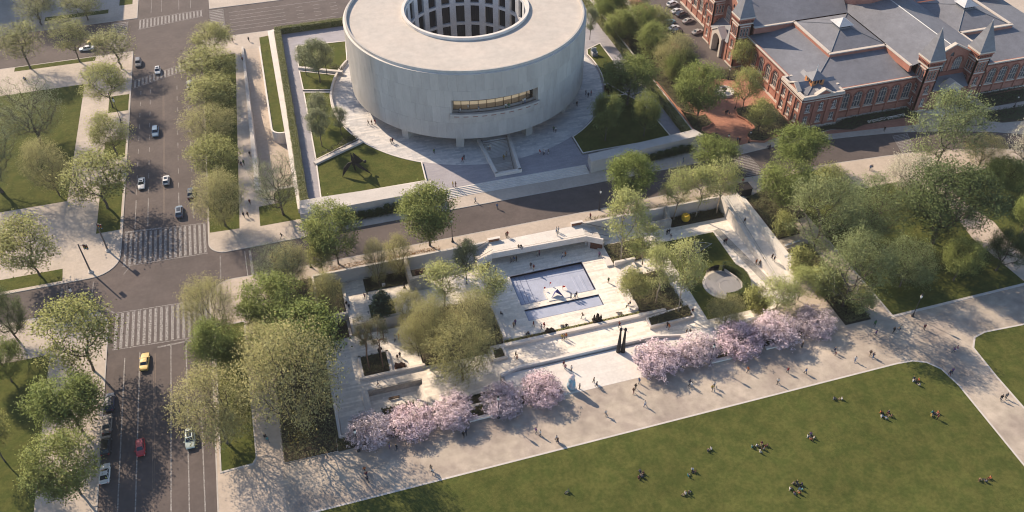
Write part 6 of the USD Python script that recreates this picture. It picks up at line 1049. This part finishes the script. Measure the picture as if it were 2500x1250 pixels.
def figure(kind):
    J = pose(kind); c = proto(f'figure_form_{kind}'); y = np.array([0, 1., 0]); hL, hR = J['hip'] + y * .09, J['hip'] - y * .09; sL, sR = J['neck'] + y * .17 - [0, 0, .06], J['neck'] - y * .17 - [0, 0, .06]
    B = [bone(J['hip'] + y * .06, J['chest'], .115, .12), bone(J['hip'] - y * .06, J['chest'], .115, .12), bone(J['chest'] + y * .06, J['neck'] - [0, 0, .06], .115, .09), bone(J['chest'] - y * .06, J['neck'] - [0, 0, .06], .115, .09), bone(sL, sR, .065, .065), bone(J['neck'] - [0, 0, .05], J['head'] - [0, 0, .05], .055, .05), bone(J['head'] - [.015, 0, 0], J['head'] + [.0, 0, .045], .092, .09), bone(J['head'] + [.02, 0, -.05], J['head'] + [.025, 0, -.085], .06, .045), bone(J['head'] + [.085, 0, .0], J['head'] + [.108, 0, -.035], .012, .018, True)]
    for s, h, sh in (('L', hL, sL), ('R', hR, sR)):
        k, a, e, w = J['k' + s], J['a' + s], J['e' + s], J['w' + s]; B += [bone(h, k, .088, .058), bone(k, a, .056, .038), bone(a + [-.04, 0, -.03], a + [.15, 0, -.045], .036, .03), bone(sh, e, .05, .04), bone(e, w, .04, .028), bone(J['head'] + [-.005, (.09 if s == 'L' else -.09), 0], J['head'] + [-.01, (.095 if s == 'L' else -.095), -.03], .018, .014, True)]
        d = (w - e) / np.linalg.norm(w - e); B.append(bone(w, w + d * .07, .03, .036)); q = np.cross(d, y); q /= np.linalg.norm(q)
        for i, (o, ln) in enumerate(((-.027, .075), (-.009, .088), (.009, .083), (.026, .065))): B.append(bone(w + d * .075 + q * o, w + d * (.08 + ln) + q * o * 1.15 - y * (.015 if s == 'L' else -.015), .0095, .007, True))
        B.append(bone(w + d * .03 - q * .02, w + d * .08 - q * .06, .012, .008, True))
    MB().tm(union(B)).build('body', 'skin_a', c, smooth=60)
    top = [bone(J['hip'] + y * .065 + [0, 0, .0], J['chest'] + y * .01, .135, .138), bone(J['hip'] - y * .065, J['chest'] - y * .01, .135, .138), bone(J['chest'] + y * .07, J['neck'] + y * .05 - [0, 0, .075], .128, .09), bone(J['chest'] - y * .07, J['neck'] - y * .05 - [0, 0, .075], .128, .09), bone(sL, sR, .078, .078)]
    for s, sh in (('L', sL), ('R', sR)): e = J['e' + s]; w = J['w' + s]; top += [bone(sh, e, .066, .053), bone(e, e + (w - e) * .55, .052, .042)]
    MB().tm(union(top)).build('top', 'cloth_white', c, smooth=60)
    tr = [bone(J['hip'] + y * .06, J['hip'] - y * .06, .13, .13)]
    for s, h in (('L', hL), ('R', hR)): tr += [bone(h, J['k' + s], .104, .072), bone(J['k' + s], J['k' + s] + (J['a' + s] - J['k' + s]) * .93, .070, .055)]
    MB().tm(union(tr)).build('trousers', 'cloth_navy', c, smooth=60)
    MB().tm(union([bone(J['a' + s] + [-.05, 0, -.04], J['a' + s] + [.15, 0, -.045], .046, .037) for s in 'LR'])).build('shoes', 'cloth_black', c, smooth=60)
    MB().tm(union([bone(J['head'] + [-.03, 0, .045], J['head'] + [.0, 0, .07], .1, .085), bone(J['head'] + [-.05, 0, .02], J['head'] + [-.05, 0, -.05], .08, .06)])).build('hair', 'hair_brown', c, smooth=60)
    MB().add(np.concatenate([_ic0 * .012 + J['head'] + [.083, s * .033, .01] for s in (-1, 1)]), np.concatenate([np.asarray(trimesh.creation.icosphere(0, 1.).faces) + 12 * i for i in (0, 1)])).build('eyes', 'cloth_black', c); return c
for n_, c_ in dict(white=(.66, .65, .63), black=(.015, .015, .017), navy=(.03, .04, .075), blue=(.08, .16, .33), red=(.36, .03, .03), grey=(.17, .17, .18), green=(.07, .16, .07), yellow=(.5, .37, .09), orange=(.5, .16, .05), pink=(.5, .25, .28), tan=(.38, .28, .19), brown=(.12, .07, .045), teal=(.07, .25, .25), purple=(.17, .09, .22), cream=(.6, .54, .43), maroon=(.16, .03, .04)).items(): mat('cloth_' + n_, tuple(.72 * q for q in c_), .9, ((6., .1),))
mat('skin_a', (.48, .29, .20), .6, ((5., .05),)); mat('skin_b', (.25, .13, .08), .6, ((5., .05),)); mat('skin_c', (.10, .05, .032), .6, ((5., .05),)); mat('hair_brown', (.05, .028, .018), .7); mat('hair_black', (.01, .009, .009), .6); mat('hair_fair', (.32, .2, .09), .7)
FIG = {k: figure(k) for k in ('walk', 'stroll', 'run', 'stand', 'sit', 'bench')}
prng = np.random.default_rng(77); npers = 0
PH = dict(walk='walking', stroll='strolling', run='running', stand='standing', sit='sitting', bench='sitting')
def person(px, py, kind, head, top, legs, where, z=.14, s=1.):
    global npers; b = at(px, py, z); who = 'child' if s < .8 else 'person'
    t = copy(FIG[kind], 'person', f'{who} in {top} and {legs} {PH[kind]} {where}', 'person', 'people in the garden, streets and park', loc=b, rot=math.radians(head), scale=(s * 1.03,) * 3, inst=False)
    r = prng.integers(0, 100)
    for part, m in (('top', 'cloth_' + top), ('trousers', 'cloth_' + legs), ('body', 'skin_' + 'aaabbc'[r % 6]), ('hair', ('hair_brown', 'hair_black', 'hair_black', 'hair_fair')[(r // 7) % 4])):
        UsdShade.MaterialBindingAPI.Apply(stage.OverridePrim(f'{t}/{part}')).Bind(MAT[m])
    npers += 1; return t
def people(z, where, *rows):
    for r in rows: person(r[0], r[1], r[2], r[3], r[4], r[5], where if len(r) < 7 or not isinstance(r[6], str) else r[6], z, r[7] if len(r) > 7 else 1.)
G_ = .135; SIT = .88
people(G_, 'on the promenade before the right blossom row', (1825, 908, 'walk', 190, 'orange', 'navy'), (1922, 910, 'stroll', 90, 'red', 'grey'), (1898, 936, 'walk', 200, 'white', 'black'), (1966, 912, 'walk', 100, 'blue', 'navy'), (1957, 848, 'stand', 270, 'brown', 'black', 'in shade beside the last promenade bench'), (2035, 860, 'run', 330, 'navy', 'grey', 'on the promenade near the end of the blossom row'), (2039, 868, 'stroll', 330, 'maroon', 'tan', 'beside the runner near the end of the blossom row', .62), (2086, 883, 'walk', 30, 'white', 'blue'))
people(G_, 'on the promenade beside the shady lawn', (2123, 868, 'walk', 20, 'black', 'tan'), (2130, 874, 'walk', 20, 'navy', 'blue'), (2134, 796, 'run', 50, 'green', 'black'), (2136, 819, 'stroll', 280, 'purple', 'grey'), (2180, 812, 'walk', 15, 'black', 'black'), (2190, 812, 'walk', 15, 'grey', 'white'), (2255, 804, 'stroll', 240, 'maroon', 'brown'), (2196, 806, 'walk', 15, 'cream', 'navy'))
people(G_, 'on the fork of the path between the two lawns', (2327, 860, 'walk', 150, 'purple', 'grey'), (2334, 857, 'walk', 150, 'pink', 'white'), (2317, 917, 'walk', 60, 'navy', 'maroon'), (2323, 911, 'stroll', 60, 'purple', 'black'), (2442, 977, 'walk', 40, 'black', 'navy'), (2454, 973, 'walk', 40, 'grey', 'black'))
people(G_, 'on the promenade in front of the entrance plaza', (1478, 1013, 'run', 250, 'white', 'navy'), (1574, 991, 'walk', 190, 'white', 'blue'), (1546, 960, 'walk', 40, 'brown', 'maroon'), (1551, 950, 'walk', 40, 'black', 'black'), (1560, 935, 'stroll', 200, 'blue', 'grey'), (1683, 940, 'walk', 20, 'navy', 'black'), (1687, 946, 'walk', 20, 'white', 'grey'), (1743, 944, 'run', 230, 'white', 'black'), (1738, 952, 'run', 230, 'yellow', 'navy'))
people(G_, 'on the entrance plaza', (1415, 949, 'stand', 180, 'grey', 'black'), (1449, 934, 'stroll', 300, 'tan', 'black'), (1456, 944, 'walk', 310, 'navy', 'brown'), (1376, 894, 'stroll', 270, 'maroon', 'grey'), (1380, 902, 'stroll', 270, 'pink', 'navy'), (1395, 905, 'stand', 200, 'white', 'tan'))
people(G_, 'on the shaded promenade below the left blossom row', (1308, 1057, 'stroll', 20, 'purple', 'grey'), (1318, 1063, 'stroll', 20, 'white', 'tan'), (1358, 1075, 'walk', 290, 'white', 'black'), (1361, 1081, 'walk', 290, 'brown', 'navy'), (951, 1092, 'walk', 250, 'grey', 'purple'), (969, 1097, 'stroll', 200, 'black', 'navy'), (1053, 1147, 'walk', 240, 'tan', 'grey'), (1057, 1156, 'run', 240, 'white', 'grey'), (1132, 1067, 'walk', 70, 'black', 'black'), (1138, 1061, 'walk', 70, 'navy', 'black'), (891, 1151, 'run', 260, 'orange', 'black'), (895, 1162, 'run', 265, 'maroon', 'navy'), (897, 1173, 'run', 268, 'navy', 'black'), (649, 1072, 'walk', 290, 'black', 'grey'), (655, 1078, 'walk', 290, 'teal', 'grey'))
people(WK, 'on the walkway between the low wall and the parapet', (1259, 871, 'walk', 330, 'black', 'tan'), (1262, 878, 'stroll', 330, 'red', 'brown'), (1372, 829, 'stroll', 30, 'yellow', 'brown'), (1377, 829, 'stroll', 30, 'tan', 'black'), (1382, 826, 'stroll', 30, 'orange', 'grey'), (1512, 797, 'walk', 190, 'maroon', 'black'), (1629, 798, 'walk', 200, 'black', 'navy'), (1633, 803, 'stroll', 200, 'orange', 'tan'), (1675, 816, 'stand', 120, 'brown', 'black'), (1684, 815, 'stand', 200, 'grey', 'black'), (1685, 772, 'bench', 190, 'navy', 'blue', 'on the rim of the raised planter'), (1690, 765, 'stand', 240, 'maroon', 'black', 'beside the raised planter'))
people(M, 'on the pale floor in front of the narrow pool', (1254, 799, 'stroll', 60, 'tan', 'brown'), (1258, 793, 'stroll', 60, 'purple', 'navy'), (1302, 797, 'walk', 320, 'maroon', 'tan'), (1321, 805, 'stroll', 20, 'white', 'black'), (1328, 800, 'stroll', 20, 'red', 'red'), (1422, 775, 'run', 190, 'tan', 'grey'), (1285, 817, 'sit', 60, 'grey', 'tan', 'at the left end of the flower strip', .7), (1290, 816, 'sit', 80, 'navy', 'black', 'at the left end of the flower strip'), (1370, 799, 'sit', 60, 'white', 'navy', 'by the flower strip between the two bronzes'), (1375, 799, 'sit', 70, 'grey', 'black', 'by the flower strip between the two bronzes'), (1382, 797, 'sit', 50, 'black', 'brown', 'by the flower strip between the two bronzes'), (1509, 768, 'sit', 100, 'white', 'black', 'at the right end of the flower strip'), (1516, 768, 'sit', 110, 'tan', 'navy', 'at the right end of the flower strip'))
people(M, 'beside the white stage of the pool', (1394, 728, 'stand', 120, 'white', 'grey'), (1403, 728, 'stroll', 300, 'blue', 'navy'), (1407, 724, 'stroll', 300, 'black', 'grey'))
people(M, 'on the garden floor beyond the pool', (1248, 641, 'stroll', 180, 'grey', 'black'), (1255, 638, 'stroll', 180, 'blue', 'tan'), (1261, 637, 'stand', 180, 'brown', 'black'), (1311, 625, 'stand', 0, 'white', 'tan', 'in the shade of the bridge'), (1317, 623, 'stand', 180, 'pink', 'navy', 'in the shade of the bridge'), (1296, 653, 'walk', 240, 'navy', 'brown'), (1303, 658, 'walk', 230, 'maroon', 'tan'), (1373, 629, 'walk', 190, 'white', 'blue'), (1380, 626, 'stroll', 190, 'orange', 'brown'), (1463, 627, 'stand', 250, 'purple', 'black', 'at the foot of the right bench by the bridge'), (1211, 668, 'stand', 20, 'black', 'navy', 'in front of the left bridge doorway'), (1485, 690, 'stand', 270, 'green', 'tan', 'alone on the floor right of the pool'))
people(M + .5, 'on the stepped bench', (1223, 770, 'bench', 0, 'black', 'grey', 'on the left stepped bench of the pools'), (1533, 750, 'bench', 180, 'white', 'black', 'on the right stepped bench of the pools'), (1538, 744, 'bench', 190, 'navy', 'tan', 'on the right stepped bench of the pools'))
people(.12, 'on the white bridge', (1358, 567, 'stand', 20, 'white', 'blue'), (1363, 566, 'stand', 200, 'white', 'white'), (1361, 576, 'stand', 90, 'cream', 'white'), (1266, 604, 'sit', 270, 'tan', 'navy', 'on the edge of the white bridge'), (1272, 604, 'sit', 270, 'black', 'black', 'on the edge of the white bridge'))
people(.13, 'on the pavement along the drive above the garden', (1236, 579, 'stroll', 250, 'tan', 'brown'), (1239, 577, 'stroll', 250, 'red', 'black'), (1441, 533, 'stand', 200, 'maroon', 'black'), (689, 581, 'run', 200, 'black', 'grey', 'on the corner pavement by the museum wall'), (1160, 494, 'walk', 20, 'white', 'black', 'on the pavement below the broad steps'), (1668, 397, 'walk', 200, 'blue', 'blue', 'in shade by the shrubs right of the broad steps'), (1812, 448, 'run', 20, 'red', 'tan', 'by the crosswalk near the kiosk'))
people(.0, 'on the asphalt of the drive', (1214, 509, 'walk', 240, 'blue', 'grey'))
people(PZ, 'on the museum plaza above the broad steps', (1106, 456, 'stand', 20, 'yellow', 'tan'), (1113, 456, 'stand', 200, 'brown', 'maroon'), (1318, 377, 'stroll', 190, 'red', 'white'), (1328, 377, 'stroll', 190, 'white', 'black'), (1339, 377, 'stroll', 190, 'grey', 'white'), (900, 305, 'walk', 190, 'tan', 'grey', 'on the sunny side of the round plaza'), (908, 305, 'stroll', 20, 'brown', 'tan', 'on the sunny side of the round plaza'), (916, 303, 'stroll', 20, 'red', 'red', 'on the sunny side of the round plaza'), (955, 350, 'walk', 250, 'tan', 'black', 'at the shadow edge of the round plaza'), (959, 348, 'walk', 250, 'maroon', 'navy', 'at the shadow edge of the round plaza'), (1060, 375, 'walk', 270, 'green', 'navy', 'in the museum shade left of the sunken stairs'), (1129, 395, 'stroll', 290, 'red', 'maroon', 'in the museum shade left of the sunken stairs'), (1133, 390, 'stroll', 290, 'navy', 'black', 'in the museum shade left of the sunken stairs'), (1352, 320, 'walk', 230, 'green', 'black', 'in the museum shade right of the sunken stairs'), (1357, 322, 'walk', 230, 'white', 'black', 'in the museum shade right of the sunken stairs'), (1408, 259, 'stroll', 270, 'black', 'black', 'under the right rim of the museum'), (1430, 232, 'stand', 0, 'black', 'navy', 'under the trees right of the museum'), (1436, 238, 'stand', 90, 'navy', 'navy', 'under the trees right of the museum'), (1443, 233, 'stand', 200, 'pink', 'grey', 'under the trees right of the museum'))
for u, x, y, top, legs, k in ((.16, 1192, 366, 'white', 'grey', 'stand'), (.17, 1196, 366, 'cream', 'maroon', 'stand'), (.5, 1230, 390, 'yellow', 'tan', 'stand'), (.45, 1236, 382, 'cream', 'tan', 'stand')): person(x, y, k, 250, top, legs, 'on the sunken stairs', PZ - 3.9 * u)
for x, y, k, h, top, legs, w in ((1124, 273, 'bench', 200, 'white', 'grey', 'at the left end of the museum balcony'), (1143, 268, 'stand', 200, 'white', 'tan', 'before the left balcony window'), (1169, 270, 'stroll', 200, 'grey', 'white', 'before the lit window of the museum balcony'), (1235, 262, 'bench', 250, 'white', 'green', 'in the middle of the museum balcony'), (1242, 261, 'bench', 260, 'green', 'teal', 'in the middle of the museum balcony'), (1281, 251, 'stand', 240, 'white', 'blue', 'at the right of the museum balcony'), (1277, 253, 'stand', 240, 'cream', 'grey', 'at the right of the museum balcony')): person(x, y, k, h, top, legs, w, BZ0 + .0)
people(.13, 'on the wide pavement right of the avenue', (569, 103, 'walk', 270, 'tan', 'grey'), (608, 101, 'walk', 270, 'black', 'navy'), (593, 150, 'stroll', 280, 'maroon', 'black'), (573, 240, 'walk', 280, 'brown', 'grey'), (611, 381, 'stroll', 270, 'black', 'grey'), (583, 401, 'walk', 280, 'black', 'brown'), (590, 406, 'walk', 280, 'navy', 'maroon'), (596, 402, 'stroll', 280, 'green', 'black'), (611, 498, 'stroll', 270, 'maroon', 'brown'), (596, 530, 'walk', 280, 'navy', 'black'), (606, 529, 'walk', 280, 'brown', 'black'), (62, 199, 'walk', 300, 'blue', 'navy', 'in tree shade on the upper left pavement'), (66, 201, 'walk', 300, 'black', 'blue', 'in tree shade on the upper left pavement'), (605, 735, 'walk', 290, 'grey', 'tan', 'on the pale corner pavement left of the garden trees'))
people(M, 'on the upper left terrace of the garden', (891, 728, 'walk', 210, 'pink', 'black'), (897, 718, 'stand', 200, 'green', 'brown', 'at the corner of the dark long bed'), (847, 747, 'stroll', 280, 'black', 'navy', 'beside the white wall of the left terrace'), (853, 754, 'stroll', 280, 'navy', 'grey', 'beside the white wall of the left terrace'))
people(LW, 'on the lower terrace right of the pines', (965, 832, 'stroll', 200, 'white', 'black'), (974, 826, 'stroll', 200, 'red', 'red'), (971, 878, 'stand', 90, 'brown', 'tan'), (977, 872, 'stand', 270, 'black', 'black'), (923, 941, 'walk', 330, 'white', 'tan', 'on the path before the pines'))
people(M, 'on the right garden path', (1628, 573, 'stand', 90, 'black', 'black', 'by the stone block near the yellow gourd'), (1633, 571, 'stand', 270, 'navy', 'grey', 'by the stone block near the yellow gourd'), (1637, 583, 'walk', 200, 'grey', 'white', 'by the stone block near the yellow gourd'), (1767, 595, 'stroll', 250, 'black', 'navy'), (1772, 593, 'stroll', 250, 'maroon', 'black'), (1845, 645, 'stroll', 280, 'orange', 'black'), (1853, 647, 'stroll', 280, 'grey', 'black'), (1860, 641, 'stroll', 280, 'navy', 'brown'))
people(-2.1, 'on the long ramp', (1884, 632, 'stroll', 270, 'brown', 'black'), (1889, 638, 'walk', 270, 'navy', 'grey')); people(-.9, 'on the long ramp, alone near its top', (1817, 545, 'walk', 80, 'brown', 'grey'))
people(.14, 'in the brick court', (1771, 280, 'stroll', 260, 'black', 'navy'), (1775, 279, 'stroll', 260, 'navy', 'grey'), (1780, 280, 'stroll', 260, 'grey', 'black', 'beside the two strollers in the brick court', .62), (1800, 347, 'walk', 60, 'grey', 'black', 'at the mouth of the brick court'), (1805, 348, 'walk', 60, 'maroon', 'navy', 'at the mouth of the brick court'), (1874, 362, 'walk', 260, 'white', 'navy', 'on the pavement by the brick bed wall'), (1878, 365, 'stroll', 260, 'navy', 'black', 'on the pavement by the brick bed wall'), (2123, 415, 'walk', 200, 'blue', 'grey', 'on the pale pavement below the drive'), (2127, 414, 'walk', 200, 'grey', 'white', 'on the pale pavement below the drive'), (2158, 320, 'stroll', 250, 'black', 'black', 'on the shaded pavement before the brick hall'), (2381, 284, 'stand', 200, 'cream', 'navy', 'on the path right of the hall entrance'), (2386, 283, 'stand', 20, 'black', 'black', 'on the path right of the hall entrance'))
LG = .14
def picnic(where, *rows):
    for i, (x, y, top, legs, *k) in enumerate(rows):
        cx = sum(r[0] for r in rows) / len(rows); cy = sum(r[1] for r in rows) / len(rows)
        person(x, y, k[0] if k else 'sit', math.degrees(math.atan2(cy - y, cx - x)) * -1 - 14, top, legs, where, LG, .9)
picnic('in the far pair on the great lawn', (2035, 975, 'grey', 'navy'), (2054, 975, 'white', 'tan')); picnic('in the ring of five on the great lawn', (2150, 1008, 'orange', 'black'), (2151, 1018, 'white', 'blue'), (2168, 1008, 'navy', 'maroon'), (2175, 1017, 'brown', 'tan'), (2163, 1023, 'cream', 'blue'))
picnic('in the lawn group with one standing', (2276, 1008, 'teal', 'navy'), (2273, 1016, 'yellow', 'grey'), (2289, 1009, 'orange', 'pink'), (2288, 1023, 'maroon', 'black', 'stand')); picnic('in the group nearest the lawn corner', (2229, 931, 'white', 'grey'), (2242, 929, 'orange', 'brown'), (2243, 941, 'cream', 'navy'), (2231, 925, 'navy', 'tan'))
picnic('in the group of four in the mid lawn', (1979, 1061, 'purple', 'navy'), (1972, 1067, 'white', 'grey'), (1979, 1074, 'orange', 'tan'), (1986, 1070, 'cream', 'black')); picnic('in the ring of six on the great lawn', (1836, 1092, 'teal', 'black'), (1847, 1089, 'white', 'tan'), (1859, 1084, 'maroon', 'tan'), (1872, 1089, 'brown', 'maroon'), (1856, 1105, 'cream', 'white'), (1864, 1097, 'grey', 'brown'))
picnic('in the large ring low on the great lawn', (1937, 1182, 'tan', 'black'), (1945, 1179, 'black', 'navy'), (1956, 1184, 'navy', 'black'), (1928, 1195, 'white', 'navy'), (1957, 1196, 'teal', 'blue'), (1939, 1207, 'grey', 'maroon'), (1951, 1205, 'orange', 'tan')); picnic('in the lawn group furthest to the lower right', (2390, 1173, 'brown', 'tan'), (2406, 1176, 'grey', 'navy'), (2416, 1168, 'orange', 'maroon'))
picnic('in the left group of the great lawn', (1562, 1152, 'grey', 'navy'), (1570, 1156, 'brown', 'tan'), (1559, 1168, 'maroon', 'black'), (1568, 1165, 'navy', 'grey')); picnic('in the trio left on the great lawn', (1690, 1148, 'white', 'black'), (1697, 1153, 'brown', 'navy'), (1680, 1162, 'teal', 'tan')); picnic('in the pair left on the great lawn', (1735, 1097, 'white', 'grey'), (1728, 1101, 'navy', 'tan')); person(1387, 1201, 'sit', 200, 'green', 'grey', 'alone at the far left of the great lawn', LG); person(1672, 1206, 'sit', 200, 'white', 'tan', 'alone low on the great lawn', LG); person(1681, 1205, 'sit', 30, 'black', 'grey', 'low on the great lawn beside the lone sitter', LG)
# ------------------------------------------------------------------ thin warm air
MAT['air'] = usdkit.material(stage, '/World/Looks/air', {'v': ('principled_volume', dict(color=(.92, .90, .90), density=.00006, anisotropy=.2))}, volume='v.volume')
MB().box(-450, -340, -12, 450, 340, 150).build('haze', 'air', label='thin pale haze over the whole place', kind='stuff')
